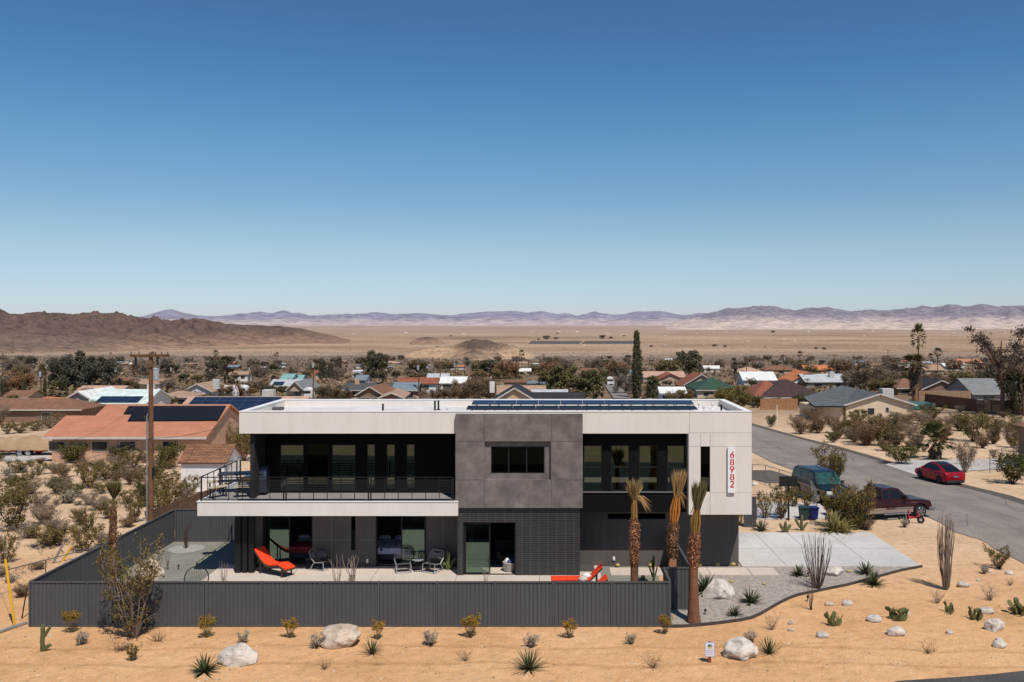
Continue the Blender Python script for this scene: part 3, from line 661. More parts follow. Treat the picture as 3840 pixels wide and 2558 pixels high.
for px, py, Y, h_, m in ((1436, 1530, 46.5, .45, BLACK), (1631, 1528, 47, .55, BLACK), (1644, 1515, 48.5, .45, BLACK), (2705, 1525, 46.8, .38, BLACK), (1678, 1534, 46.2, .3, TRIMW), (1595, 1535, 46.2, .2, TRIMW), (2640, 1532, 46.4, .35, TRIMW), (2672, 1510, 49, .25, TRIMW), (2622, 1512, 48.6, .3, TRIMW)):
    g = MB(); zb = zt - .34; g.lathe([(.12, 0), (.12, .03), (.05, .05), (.05, h_), (.09 if m is TRIMW else .055, h_), (.09 if m is TRIMW else .055, h_ + .06)], 10); g.build('vent_pipe', m, house, (hX(px, Y), Y - 45, zb))
g = MB(); g.box(-.3, .3, -.2, .2, 0, .16); g.cur = 0; g.build('roof_vent', mk('dark_vent', (.08, .08, .08), .6, .1, 2), house, (hX(1042, 48.5), 3.5, zt - .34), bevel=.05)
# little wall lights / outlet
for px, py in ((2302, 2095), (1378, 2103)):
    Y = Yw if px > 2000 else Ydl
    g = MB(); g.box(-.06, .06, -.05, 0, -.1, .1); g.box(-.04, .04, -.08, -.05, -.06, .02); g.build('outlet_box', TRIMW, house, (hX(px, Y), Y - 45.003, hZ(py, Y)), bevel=.015)
# deck railing: panels of bars between posts
rail = empty('railing', (0, 0, 0)); rail.parent = house
def railing(p0, p1, sections, dense):
    p0, p1 = V(p0), V(p1); hh = 1.13
    for k in range(sections):
        a = p0.lerp(p1, k / sections); b = p0.lerp(p1, (k + 1) / sections); d = (b - a).normalized(); a2 = a + d * .06; b2 = b - d * .06
        for q in (a2, b2):
            m = MB(); m.obox(q, q + V((0, 0, hh)), .06, .06, V((1, 0, 0))); m.build('post', BLACK, rail)
        m = MB(); m.obox(a2 + V((0, 0, hh)), b2 + V((0, 0, hh)), .05, .04); m.obox(a2 + V((0, 0, .08)), b2 + V((0, 0, .08)), .035, .035)
        L = (b2 - a2).length; nv = max(2, int(L / .64))
        for i in range(1, nv): q = a2.lerp(b2, i / nv); m.obox(q + V((0, 0, .06)), q + V((0, 0, hh - .02)), .03, .03, V((1, 0, 0)))
        if dense:
            for j in range(7):
                z = .42 + j * .095; s = a2.lerp(b2, .45) if k == 0 else a2
                m.obox(s + V((0, 0, z)), b2 + V((0, 0, z)), .045, .05)
        m.build('rail_panel', BLACK, rail)
off = V((0, 45, 0))
c0, c1, c2 = V((sx0 + .1, Ys + .08, sz1 + .04)) - off, V((gx0 - .03, Ys + .08, sz1 + .04)) - off, V((sx0 + .1, 48.8, sz1 + .04)) - off
railing(c0, c1, 3, True); railing(c0 + V((0, .1, 0)), c2, 2, False); railing(c2 + V((.1, 0, 0)), V((-14.6, 48.8 - 45, sz1 + .04)), 1, False)

# ------------------------------------------------------------------ things on the deck
SEAT = mk('weathered_tabletop', (.44, .37, .27), .8, .12, 2); DARKT = mk('dark_metal_frame', (.03, .033, .04), .5, .2, 3)
def picnic(name, label, cat, p, L, W, h, rz):
    t = empty(name, p, rz, label, cat)
    g = MB(); g.box(-L / 2, L / 2, -W / 2, W / 2, h - .06, h); g.build('top', SEAT if h < .6 else DARKT, t, bevel=.01)
    for x in (-L / 2 + .15, L / 2 - .15):
        g = MB(); g.obox((x, -W / 2 + .06, 0), (x, -W / 2 + .1, h - .06), .06, .05); g.obox((x, W / 2 - .06, 0), (x, W / 2 - .1, h - .06), .06, .05); g.obox((x, -W / 2 + .1, h - .1), (x, W / 2 - .1, h - .1), .05, .05); g.build('leg', DARKT, t)
    return t
dk = sz1 + .012
picnic('dining_table', 'dark outdoor dining table standing on the upper deck', 'table', (hX(893, 46), 46, dk), 1.9, .95, .98, .25)
picnic('bench', 'tan topped bench behind the dark deck table', 'bench', (hX(842, 46.2), 46.2, dk), 1.7, .5, .55, .3)
picnic('bench', 'tan topped bench nearest the glass doors on the deck', 'bench', (hX(918, 44.7), 44.7, dk), 1.0, .5, .55, .2)
picnic('bench', 'tan topped bench beside the corner of the deck railing', 'bench', (hX(818, 44.6), 44.6, dk), 1.0, .4, .55, .9)
t = empty('barbecue_grill', (hX(978, 45.4), 45.4, dk), 0, 'stainless barbecue grill against the end wall of the upper deck', 'grill')
STEEL = mk('brushed_steel', (.22, .27, .36), .3, .1, 4, metal=.8)
g = MB(); g.box(-.35, .35, -.3, .3, .12, .95); g.build('cabinet', STEEL, t, bevel=.02)
g = MB(); g.box(-.75, -.36, -.28, .28, .9, .96); g.build('side_shelf', STEEL, t, bevel=.01)
g = MB(); g.profile([(-.3, .96), (.3, .96), (.28, 1.25), (.12, 1.42), (-.12, 1.42), (-.28, 1.25)], lambda x, z: .35); g.v = [(y, x, z) for x, y, z in g.v]; g.build('lid', STEEL, t, fix=True, bevel=.02)
g = MB(); g.tube([(-.25, -.35, 1.12), (.25, -.35, 1.12)], .02, 8); g.build('handle', BLACK, t)
for x in (-.28, .28):
    for yy in (-.22, .22): g = MB(); g.disc((x, yy, .06), .06, (1, 0, 0), .04, 12); g.build('wheel', BLACK, t)

# beds and things inside
def bed(p, W, L, label, mat, extra):
    t = empty('bed', p, 0, label, 'bed')
    g = MB(); g.box(-W / 2, W / 2, 0, L, .12, .42); g.build('bed_base', mk('dark_bed_fabric', (.06, .06, .07), .9, .1, 4), t, bevel=.03)
    g = MB(); g.box(-W / 2 + .02, W / 2 - .02, .02, L, .42, .68); g.build('mattress', mk('white_sheet', (.7, .7, .78), .9, .05, 3), t, bevel=.08, seg=3)
    g = MB(); g.box(-W / 2 - .01, W / 2 + .01, 0, L * .6, .40, .72); g.build('blanket', mat, t, bevel=.05, seg=3)
    for x in (-W / 4, W / 4): g = MB(); g.ball((x, L - .35, .82), .35, 2, sc=(1, .6, .35)); g.build('pillow', MATS['white_sheet'], t, smooth=True)
def dotted(name, base, dot, scale, thr):
    m, n, b = nt(name); tc = n.nodes.new('ShaderNodeTexCoord'); v = n.nodes.new('ShaderNodeTexVoronoi'); v.inputs['Scale'].default_value = scale; v.inputs['Randomness'].default_value = .35
    n.links.new(tc.outputs['Object'], v.inputs['Vector']); r = ramp(n, v.outputs['Distance'], [(thr, dot), (thr + .03, base)]); n.links.new(r.outputs[0], b.inputs['Base Color']); b.inputs['Roughness'].default_value = .9
    MATS[name] = m; return m
bed((hX(1138, 46.9), 46.6, .06), 1.5, 2.2, 'bed with red patterned blanket just inside the open door by the lounger', dotted('red_blanket', (.34, .035, .03), (.6, .5, .45), 5, .16), 0)
bed((hX(1452, 46.5), 46.3, .06), 1.7, 2.3, 'bed with white blanket of black dots inside the middle bedroom door', dotted('dotted_blanket', (.62, .64, .8), (.012, .012, .02), 3.2, .2), 0)
t = empty('armchair', (hX(1900, 46.4), 46.4, .06), .3, 'dark upholstered armchair deep inside the room behind the brick door', 'armchair')
DKF = mk('dark_upholstery', (.045, .05, .055), .9, .1, 4)
g = MB(); g.box(-.5, .5, -.45, .45, .15, .48); g.build('seat', DKF, t, bevel=.06, seg=3)
g = MB(); g.box(-.5, .5, .3, .5, .48, 1.05); g.build('backrest', DKF, t, bevel=.06, seg=3)
for x in (-.5, .5): g = MB(); g.box(x - .09, x + .09, -.45, .3, .3, .66); g.build('armrest', DKF, t, bevel=.04)
t = empty('basket', (hX(1912, 44.75), 44.75, .06), 0, 'pale woven basket of towels in the open brick doorway', 'basket')
g = MB(); g.lathe([(.27, 0), (.33, .1), (.34, .42), (.36, .45), (.31, .45), (.30, .36), (0.01, .34)], 20); g.build('tub', mk('pale_weave', (.5, .46, .41), .9, .2, 12, .4), t, smooth=True)
for x, y, c, nm in ((-.12, 0, (.7, .68, .66), 'white_towel'), (.1, .04, (.03, .07, .2), 'blue_towel'), (.02, -.1, (.08, .12, .25), 'navy_towel')):
    g = MB(); g.ball((x, y, .45), .16, 2, lambda v: 1 + .3 * noise.noise(v * 2.2 + V((x * 9, 0, 0))), (1, .8, 1.1)); g.build('towel', mk(nm, c, .95, .1, 4), t, smooth=True)
# ------------------------------------------------------------------ metal yard fence
FH = 1.83
def rib_panel(L, h, pitch=.167, z0=.06):
    """trapezoid sheet along +x, face towards -y"""
    g = MB(); xs = []; x = 0
    while x < L - .001:
        for dx, dy in ((0, .026), (.016, 0), (.132, 0), (.148, .026)):
            if x + dx < L: xs.append((x + dx, dy))
        x += pitch
    xs.append((L, .026))
    for (a, ya) in xs: g.v += [(a, ya, z0), (a, ya, h)]
    for i in range(len(xs) - 1): k = 2 * i; g.f.append((k, k + 2, k + 3, k + 1)); g.m.append(0)
    return g
def metal_fence(p0, p1, label, n, name='metal_fence', flip=False, gatey=False):
    p0, p1 = V((*p0, 0)), V((*p1, 0)); d = p1 - p0; L = d.length; t = empty(name, p0, math.atan2(d.y, d.x), label, 'gate' if gatey else 'fence')
    w = L / n
    for i in range(n + 1):
        x = min(max(i * w, .03), L - .03); g = MB(); g.box(x - .035, x + .035, -.02, .055, 0, FH + .01); g.build('post', METALG, t)
    for i in range(n):
        a, b = i * w + .036 + (.03 if i == 0 else 0), (i + 1) * w - .036 - (.03 if i == n - 1 else 0)
        g = rib_panel(b - a, FH - .05); o = g.build('fence_panel', METALG, t, (a, 0, 0))
        if flip: o.scale.y = -1; o.location.y = .035
        g = MB(); g.box(a, b, -.028, .06, FH - .05, FH); g.build('top_rail', METALG, t)
        g = MB(); g.box(a, b, -.022, .058, .02, .08); g.build('bottom_rail', METALG, t)
    return t
YF, YBk = 36.7, 50.9
XFL, XFR = hX(108, YF), hX(2512, YF)
metal_fence((XFL, YF), (XFR, YF), 'long dark grey ribbed metal fence along the front of the yard', 11)
metal_fence((XFL, YBk), (XFL, YF + .08), 'dark grey ribbed metal fence running back along the sand lot beside the house', 7, flip=True)
metal_fence((XFL + .08, YBk), (-15, YBk), 'dark grey ribbed metal fence closing the rear of the yard', 3)
metal_fence((XFR, 38.72), (XFR, YF + .09), 'short return of ribbed metal fence between front fence and gate', 1)
XG = hX(2590, 38.8)
metal_fence((XFR + .02, 38.8), (XG, 38.8), 'dark grey metal gate in the shadow of the palm trunk', 1, 'metal_gate', gatey=True)
metal_fence((XG, 45.6), (XG, 38.9), 'ribbed metal fence from the gate back to the garage wall', 3)
metal_fence((hX(2790, 54.5), 54.5), (hX(2836, 54.5), 54.5), 'short piece of black ribbed fence behind the corner of the house', 1)
# brown timber fence on the neighbour's side, behind the yard
BOARD = mk('weathered_brown_board', (.13, .075, .05), .9, .35, 3, .3, fine=12)
def board_fence(p0, p1, h, label, mat=BOARD, bw=.16, cat='fence', posts=2.4):
    p0, p1 = V(p0), V(p1); d = p1 - p0; d.z = 0; L = d.length; t = empty('timber_fence', p0, math.atan2(d.y, d.x), label, cat)
    n = max(1, round(L / posts)); w = L / n; dz = p1.z - p0.z
    for i in range(n + 1): g = MB(); x = i * w; z = dz * x / L; g.box(x - .05, x + .05, .03, .13, z - .3, z + h + .05); g.build('post', mat, t)
    for i in range(n):
        g = MB(); x = i * w; k = max(1, int(w / bw)); b = w / k
        for j in range(k):
            xx = x + j * b; z = dz * xx / L; hh = h + RA.uniform(-.03, .03); g.box(xx + .006, xx + b - .006, 0, .025, z - .2, z + hh)
        g.build('board_panel', mat, t)
    return t
a, b = G(640, 1935), G(770, 1870); board_fence((-22.3, 51.5, 0), (-20.5, 64, 0), 1.7, 'weathered brown board fence beyond the metal yard fence')
# chain link fence and yellow marker outside the yard
CHAIN = mk('chain_link_steel', (.20, .20, .20), .5, .2, 4, metal=.5)
def chain_fence(pts, h, label, step=3.0, mesh=True):
    t = empty('chain_link_fence', pts[0], 0, label, 'fence'); o = V(pts[0]); P0 = []
    for a, b in zip(pts, pts[1:]):
        a, b = V(a), V(b); n = max(1, round((b - a).length / step))
        for i in range(n): q = a.lerp(b, i / n); P0.append(V((q.x, q.y, gz(q.x, q.y))))
    q = V(pts[-1]); P0.append(V((q.x, q.y, gz(q.x, q.y))))
    for q in P0: g = MB(); g.tube([q - o - V((0, 0, .2)), q - o + V((0, 0, h))], .03, 6); g.build('post', CHAIN, t)
    g = MB()
    for a, b in zip(P0, P0[1:]): g.tube([a - o + V((0, 0, h)), b - o + V((0, 0, h))], .025, 6)
    g.build('top_rail', CHAIN, t)
    if mesh:
        g = MB()
        for a, b in zip(P0, P0[1:]):
            d = b - a; L = d.length; n = int((L + h) / .35)
            for i in range(n):
                for sgn in (1, -1):
                    s = i * .35 - (h if sgn > 0 else 0); u0, u1 = max(0, s), min(L, s + h)
                    if u1 <= u0: continue
                    z0, z1 = (u0 - s, u1 - s) if sgn > 0 else (h - (u0 - s), h - (u1 - s))
                    g.obox(a - o + d * (u0 / L) + V((0, 0, z0)), a - o + d * (u1 / L) + V((0, 0, z1)), .006, .006)
        g.build('wire_mesh', CHAIN, t)
    return t
chain_fence([(-27.5, 34.0, 0), (-22.2, 45.5, 0)], 1.15, 'low chain link fence on the sand outside the yard', 3.4)
q0, q1, q2 = G(2838, 1789), G(3010, 1880), G(3075, 1893)
chain_fence([(hX(2821, 72), 72, 0), (17.1, 71.6, 0), (18.3, 63.5, 0), (17.3, 58.6, 0)], 1.5, 'chain link fence around the neighbouring sandy yard behind the basketball hoop', 2.6)
chain_fence([(12.6, 60.8, 0), (19.2, 60.2, 0)], .9, 'low wire fence along the pale drive next door', 2.2, False)
chain_fence([G(3712, 1775), G(3840, 1745)], 1.9, 'wire fence in front of the house at the right edge', 3)
def simple(name, mb, mat, loc, label, cat, group=None, **k): return tag(mb.build(name, mat, None, loc, **k), label, cat, group)
YEL = mk('yellow_guard_plastic', (.75, .42, .02), .5, .1, 3)
p = G(55, 2347); g = MB(); top = P(20, 2097, p.y) - p; g.tube([(0, 0, 0), top], .05, 10)
t = empty('guy_wire_guard', p, 0, 'yellow guy wire guard leaning on the sand beside the fence corner', 'wire guard'); g.build('sleeve', YEL, t)
g = MB(); g.tube([(0, 0, -.1), V((0, 0, 0)), top * 1.02], .02, 6); g.tube([top * 1.02, top * 3.5], .008, 4); g.build('wire', GALV, t)
p = G(236, 2105); top = P(268, 2050, p.y) - p; g = MB(); g.tube([(0, 0, 0), top], .05, 8); t = empty('guy_wire_guard', p, 0, 'short yellow guy wire guard seen over the side fence', 'wire guard'); g.build('sleeve', YEL, t); g = MB(); g.tube([top, top * 6], .008, 4); g.build('wire', GALV, t)
p = G(198, 2113); top = P(235, 2044, p.y) - p; g = MB(); g.tube([(0, 0, 0), top], .06, 8); t = empty('guy_wire_guard', p, 0, 'pale grey guy wire guard beside the yellow one over the side fence', 'wire guard'); g.build('sleeve', GALV, t); g = MB(); g.tube([top, top * 6], .008, 4); g.build('wire', GALV, t)
p = G(82, 2320); g = MB(); g.tube([(0, 0, 0), P(101, 2205, p.y) - p], .025, 6); simple('support_rod', g, BLACK, p, 'thin dark rod leaning against the front fence corner', 'rod')
p = G(-30, 2385); g = MB(); g.tube([(0, 0, .06), G(50, 2357) - p + V((0, 0, .06)), G(100, 2340) - p + V((0, 0, .04))], .07, 8); simple('conduit_pipe', g, GALV, p, 'grey pipe lying on the sand at the foot of the yellow guard', 'pipe')
# sign on its short post
p = G(2661, 2485); sx = lambda v: v * p.y / F
t = empty('sign', p, 0, 'small white sign with round emblem on a rust red post in the sand', 'sign')
g = MB(); g.box(-.05, .05, -.025, .025, -.2, sx(80)); g.build('post', mk('rust_red_post', (.22, .06, .03), .8, .2, 5), t)
def rrect(w, h, r, n=5):
    q = []
    for cx_, cy_, a0 in ((w / 2 - r, h / 2 - r, 0), (-w / 2 + r, h / 2 - r, 90), (-w / 2 + r, -h / 2 + r, 180), (w / 2 - r, -h / 2 + r, 270)):
        q += [(cx_ + r * math.cos(math.radians(a0 + 90 * i / n)), cy_ + r * math.sin(math.radians(a0 + 90 * i / n))) for i in range(n + 1)]
    return q
def plate_mb(w, h, r, y0, y1, cz):
    g = MB(); q = rrect(w, h, r); k = len(q); g.v = [(x, y0, cz + z) for x, z in q] + [(x, y1, cz + z) for x, z in q]
    g.f = [tuple(range(k)), tuple(range(2 * k - 1, k - 1, -1))] + [((i + 1) % k, i, i + k, (i + 1) % k + k) for i in range(k)]; g.m = [0] * len(g.f); return g
w, h, cz = sx(37), sx(56), sx(51)
plate_mb(w, h, .04, -.045, -.028, cz).build('sign_board', mk('lavender_sign_border', (.30, .28, .48), .5, .05, 3), t, fix=True)
plate_mb(w * .89, h * .93, .03, -.049, -.046, cz).build('sign_face', mk('white_sign_paint', (.66, .66, .74), .5, .04, 3), t, fix=True)
g = MB(); r = sx(8.6); ez = cz + h * .2; g.add([(r * math.cos(a / 16 * math.pi), -.052, ez + r * math.sin(a / 16 * math.pi)) for a in range(17)], [tuple(range(17))]); em = g.build('emblem', mk('emblem_blue', (.07, .2, .34), .5, .25, 40), t)
g = MB(); g.add([(r * math.cos(-a / 16 * math.pi), -.052, ez + r * math.sin(-a / 16 * math.pi)) for a in range(17)], [tuple(range(16, -1, -1))]); g.build('emblem_ground', mk('emblem_sand', (.55, .42, .12), .5, .1, 20), em)
g = MB(); g.add([(-r * .9, -.0535, ez), (-.1 * r, -.0535, ez), (.15 * r, -.0535, ez + r * .55), (-.3 * r, -.0535, ez + r * .9), (-.75 * r, -.0535, ez + r * .6)], [(0, 1, 2, 3, 4)]); g.build('emblem_tree', mk('emblem_green', (.03, .09, .05), .5, .1, 20), em)
g = MB(); TX = mk('grey_sign_lettering', (.25, .2, .28), .6, .1, 3)
for k in range(3):
    x = -w * .36
    while x < w * (.36 - .03 * k):
        ww = RA.uniform(.006, .018); zz = cz - h * (.09 + .135 * k); hgt = .022
        g.quad((x, -.0515, zz), (x + ww, -.0515, zz), (x + ww, -.0515, zz + hgt), (x, -.0515, zz + hgt)); x += ww + RA.uniform(.006, .014)
g.build('lettering', TX, t)

# ------------------------------------------------------------------ patio furniture
WICK = mk('brown_wicker', (.05, .038, .032), .8, .3, 14, .4)
def lounger(p, rz, pts, label, W=.72, legs=True):
    t = empty('sun_lounger', p, rz, label, 'sun lounger')
    g = MB(); k = len(pts)
    for off_, th, nm, mt, ww in ((.0, .07, 'frame', WICK, W), (.072, .075, 'cushion', RED, W - .06)):
        g = MB()
        for sy in (-1, 1):
            for x, z in pts: g.v += [(x, sy * ww / 2, z + off_), (x, sy * ww / 2, z + off_ + th)]
        n2 = 2 * k
        for i in range(k - 1):
            a = 2 * i; b = a + 2; g.f += [(a, b, b + 1, a + 1), (n2 + b, n2 + a, n2 + a + 1, n2 + b + 1), (a + 1, b + 1, n2 + b + 1, n2 + a + 1), (b, a, n2 + a, n2 + b)]
        g.f += [(0, 1, n2 + 1, n2), (2 * k - 1, 2 * k - 2, n2 + 2 * k - 2, n2 + 2 * k - 1)]; g.m = [0] * len(g.f)
        g.build(nm, mt, t, fix=True, bevel=.025 if nm == 'cushion' else .01)
    if legs:
        for x in (pts[1][0] + .15, pts[-2][0]):
            for sy in (-1, 1):
                z = interp(pts, x); g = MB(); g.obox((x, sy * (W / 2 - .06), 0), (x, sy * (W / 2 - .06), z), .07, .05, V((1, 0, 0))); g.build('leg', WICK, t)
    return t
wave = [(-1.05, 1.02), (-.8, .78), (-.55, .55), (-.3, .40), (0, .36), (.3, .42), (.55, .46), (.8, .40), (1.05, .30)]
p = G(1030, 2152, .06); lounger((p.x, p.y, .06), math.radians(-30), wave, 'brown wicker sun lounger with orange red cushion by the bedroom door')
flat = [(-1.15, .3), (-.8, .3), (-.3, .3), (.2, .3), (.55, .3), (.62, .31), (.95, .66), (1.2, .92)]
p = G(2150, 2195, .06); lounger((hX(2160, 42.0), 42.0, .06), .02, flat, 'low orange red sun lounger with raised back showing above the front fence')
lounger((hX(2200, 41.1), 41.1, .06), .1, [(-.9, .2), (-.5, .2), (0, .2), (.35, .2), (.42, .21), (.68, .42), (.92, .62)], 'orange red sun lounger half hidden behind the front fence')
for i, (px, c) in enumerate(((2195, 'white_towel'), (2180, 'pale_weave'))):
    g = MB(); g.ball((0, 0, 0), .2, 2, lambda v: 1 + .4 * noise.noise(v * 2.5), (1.1, .7, .8)); simple('towel', g, MATS[c], (hX(px + 4, 41.9), 41.9 - .25 * i, .60 - .08 * i), ('rumpled white towel on the low orange lounger', 'folded cream towel at the foot of the lounger backrest')[i], 'towel', smooth=True)
FRM = mk('pale_metal_tube', (.42, .42, .42), .4, .1, 3, metal=.4); WEB = mk('dark_seat_web', (.07, .07, .075), .8, .15, 10)
def wire_chair(p, rz, label):
    t = empty('lounge_chair', p, rz, label, 'patio chair')
    g = MB()
    for s in (-1, 1):
        g.tube([(s * .36, -.38, .02), (s * .36, .40, .02), (s * .36, .40, .03)], .022, 6); g.tube([(s * .36, -.38, .02), (s * .34, -.34, .42), (s * .34, .15, .36)], .022, 6); g.tube([(s * .36, .40, .02), (s * .34, .2, .38)], .022, 6)
        g.tube([(s * .36, .12, .36), (s * .42, .32, .6), (s * .36, .46, .85), (s * .27, .5, .92)], .022, 6)
    g.tube([(-.27, .5, .92), (.27, .5, .92)], .022, 6); g.tube([(-.36, -.38, .02), (.36, -.38, .02)], .022, 6); g.tube([(-.36, .40, .02), (.36, .40, .02)], .022, 6)
    g.build('frame', FRM, t)
    g = MB(); g.profile([(-.34, .41), (.12, .34), (.14, .36), (-.33, .44)], lambda x, z: .33); g.v = [(y, x, z) for x, y, z in g.v]; g.build('seat', WEB, t, fix=True)
    g = MB()
    for k in range(7):
        u = k / 6; g.obox((-.4 + .1 * u, .3 + .16 * u, .58 + .3 * u), (.34 - .2 * u, .2 + .26 * u, .42 + .42 * (1 - abs(u - .5))), .03, .012); g.obox((.4 - .1 * u, .3 + .16 * u, .58 + .3 * u), (-.34 + .2 * u, .2 + .26 * u, .42 + .42 * (1 - abs(u - .5))), .03, .012)
    g.build('backrest', FRM, t)
    return t
p = G(1512, 2142, .06); wire_chair(p, .25, 'pale wire lounge chair nearest the middle of the patio, facing the small table')
p = G(1622, 2142, .06); wire_chair(p, -.45, 'pale wire lounge chair beside the cactus at the brick corner')
p = G(1205, 2133, .06); wire_chair(p, 1.2, 'pale wire lounge chair holding a dark cushion by the bedroom wall')
g = MB(); g.ball((0, 0, 0), .28, 2, lambda v: 1 - .12 * abs(v.x * v.z), (1, .45, .9)); simple('cushion', g, mk('charcoal_cushion', (.09, .09, .1), .9, .2, 6), (p.x - .02, p.y + .1, .72), 'charcoal cushion lying on the wire chair by the bedroom wall', 'cushion', smooth=True)
def stool(p, r, h, label, top):
    t = empty('side_table', p, 0, label, 'side table')
    g = MB(); g.lathe([(r, h - .03), (r, h)], 20); g.build('top', top, t, bevel=.008)
    g = MB(); k = 10
    for i in range(k): a, b = 2 * math.pi * i / k, 2 * math.pi * (i + 3) / k; g.tube([(r * .85 * math.cos(a), r * .85 * math.sin(a), 0), (r * .85 * math.cos(b), r * .85 * math.sin(b), h - .03)], .012, 5)
    g.tube([(r * .85 * math.cos(2 * math.pi * i / 16), r * .85 * math.sin(2 * math.pi * i / 16), .02) for i in range(17)], .015, 5); g.build('base', BLACK, t)
p = G(1568, 2140, .06); stool(p, .27, .55, 'round pale topped side table between the two wire chairs', FRM)
p = G(1163, 2132, .06); stool(p, .24, .52, 'round grey side table beside the chair with the dark cushion', WEB)
p = V((hX(739, 41.2), 41.2, .03)); t = empty('oval_chair', p, .5, 'dark oval string chair on the gravel behind the front fence', 'patio chair')
g = MB(); ring = [(.52 * math.cos(a), .12 + .3 * math.sin(a) * .6 + .05, .62 + .5 * math.sin(a)) for a in [2 * math.pi * i / 28 for i in range(29)]]; g.tube(ring, .025, 6)
for s in (-.3, .3): g.tube([(s, -.15, 0), (s, .1, .3), (s * .9, .45, .02)], .018, 5)
g.tube([(-.3, -.15, 0), (.3, -.15, 0)], .018, 5); g.tube([(-.27, .45, .02), (.27, .45, .02)], .018, 5); g.build('frame', BLACK, t)
g = MB()
for i in range(28): g.tube([ring[i], (ring[i][0] * .15, .02, .32)], .006, 4)
g.build('string_seat', BLACK, t)
p = G(960, 2130, .06); t = empty('hose_reel', p, 0, 'yellow garden hose hung beside the lounger and the black columns', 'garden hose')
g = MB(); g.tube([(.12 * math.cos(a), .02 * a / 6, .45 + .2 * math.sin(a)) for a in [i * .5 for i in range(38)]], .02, 6); g.build('hose', mk('straw_hose', (.5, .36, .14), .6, .2, 6), t)
g = MB(); g.box(-.04, .04, .02, .08, 0, .8); g.build('stake', BLACK, t)
p = G(2190, 2112, .06); g = MB(); g.box(-.38, .38, -.5, .5, .0, .05); simple('door_mat', g, mk('charcoal_mat', (.07, .07, .07), .9, .1, 6), (hX(2200, 45.1), 45.1, .06), 'flat dark grey mat beside the brick corner', 'mat', bevel=.02)
# basketball hoop, bins, scooter
p = G(2957, 1952); t = empty('basketball_hoop', p, 0, 'black basketball backboard on a thin pole at the pale drive', 'basketball hoop')
s = p.y / F; g = MB(); g.tube([(0, 0, 0), (0, 0, 130 * s)], .06, 10); g.build('pole', BLACK, t)
g = MB(); g.box(-33 * s, 35 * s, .1, .18, 126 * s, 165 * s); g.build('backboard', mk('black_backboard', (.015, .016, .017), .35, .2, 8), t, bevel=.02)
g = MB(); g.tube([(0, .05, 118 * s), (0, .12, 140 * s)], .05, 8); g.build('bracket', BLACK, t)
def bin_(p, label, col, nm, k):
    t = empty('wheelie_bin', p, .1, label, 'bin'); m = mk(nm, col, .5, .1, 4)
    g = MB(); g.v = [(x * w, y * w, z) for z, w in ((.12, .27), (1.0, .34)) for x, y in ((-1, -1), (1, -1), (1, 1), (-1, 1))]; g.f = [(3, 2, 1, 0), (0, 1, 5, 4), (1, 2, 6, 5), (2, 3, 7, 6), (3, 0, 4, 7), (4, 5, 6, 7)]; g.m = [0] * 6; g.build('bin_body', m, t, bevel=.03)
    g = MB(); g.box(-.38, .38, -.4, .38, 1.0, 1.08); g.build('lid', m, t, bevel=.03)
    for x in (-.3, .3): g = MB(); g.disc((x, .28, .13), .13, (1, 0, 0), .06, 14); g.build('wheel', BLACK, t)
    t.scale = (k,) * 3
bin_(G(3014, 1951), 'dark green wheeled bin beside the blue bin', (.02, .045, .045), 'green_bin_plastic', .78)
bin_(G(3050, 1951), 'bright blue wheeled bin next to the pickup tailgate', (.012, .02, .12), 'blue_bin_plastic', .78)
# tricycle
p = G(3425, 1962); t = empty('tricycle', p, -.2, s=.85, label='small red tricycle standing on the sand beside the pickup front wheel', cat='tricycle'); REDP = mk('red_toy_paint', (.55, .02, .03), .4, .1, 4)
g = MB(); g.tube([(-.45, 0, .3), (-.1, 0, .35), (.35, 0, .55)], .035, 8); g.tube([(.5, 0, .24), (.35, 0, .62), (.3, 0, .85)], .03, 8); g.tube([(.3, -.25, .85), (.3, .25, .85)], .022, 8); g.tube([(-.45, -.3, .16), (-.45, .3, .16)], .03, 8); g.build('frame', REDP, t)
g = MB(); g.box(-.3, -.02, -.12, .12, .42, .48); g.build('seat', REDP, t, bevel=.02)
g = MB(); g.box(-.36, -.3, -.14, .14, .46, .95); g.build('backrest', REDP, t, bevel=.02)
g = MB(); g.tube([(-.45, 0, .3), (-.6, 0, 1.0)], .025, 8); g.build('push_bar', FRM, t)
for x, y, r in ((.5, 0, .26), (-.45, .3, .17), (-.45, -.3, .17)):
    g = MB(); g.disc((x, y, r), r, (0, 1, 0), .05, 18); w = g.build('wheel', BLACK, t); g = MB(); g.disc((x, y, r), r * .42, (0, 1, 0), .056, 14); g.build('rim', FRM, w)
p = G(3350, 1951); t = empty('scooter', p, .15, 'grey kick scooter lying on its side beside the tricycle', 'scooter')
g = MB(); g.obox((-.45, 0, .1), (.35, .05, .1), .14, .03); g.build('deck', FRM, t); g = MB(); g.tube([(.4, 0, .08), (.75, .35, .12)], .02, 6); g.tube([(.7, .55, .12), (.8, .15, .12)], .02, 6); g.build('handlebar', FRM, t)
for x in (-.48, .42): g = MB(); g.disc((x, 0, .1), .11, (0, .5, 1), .04, 14); g.build('wheel', BLACK, t)

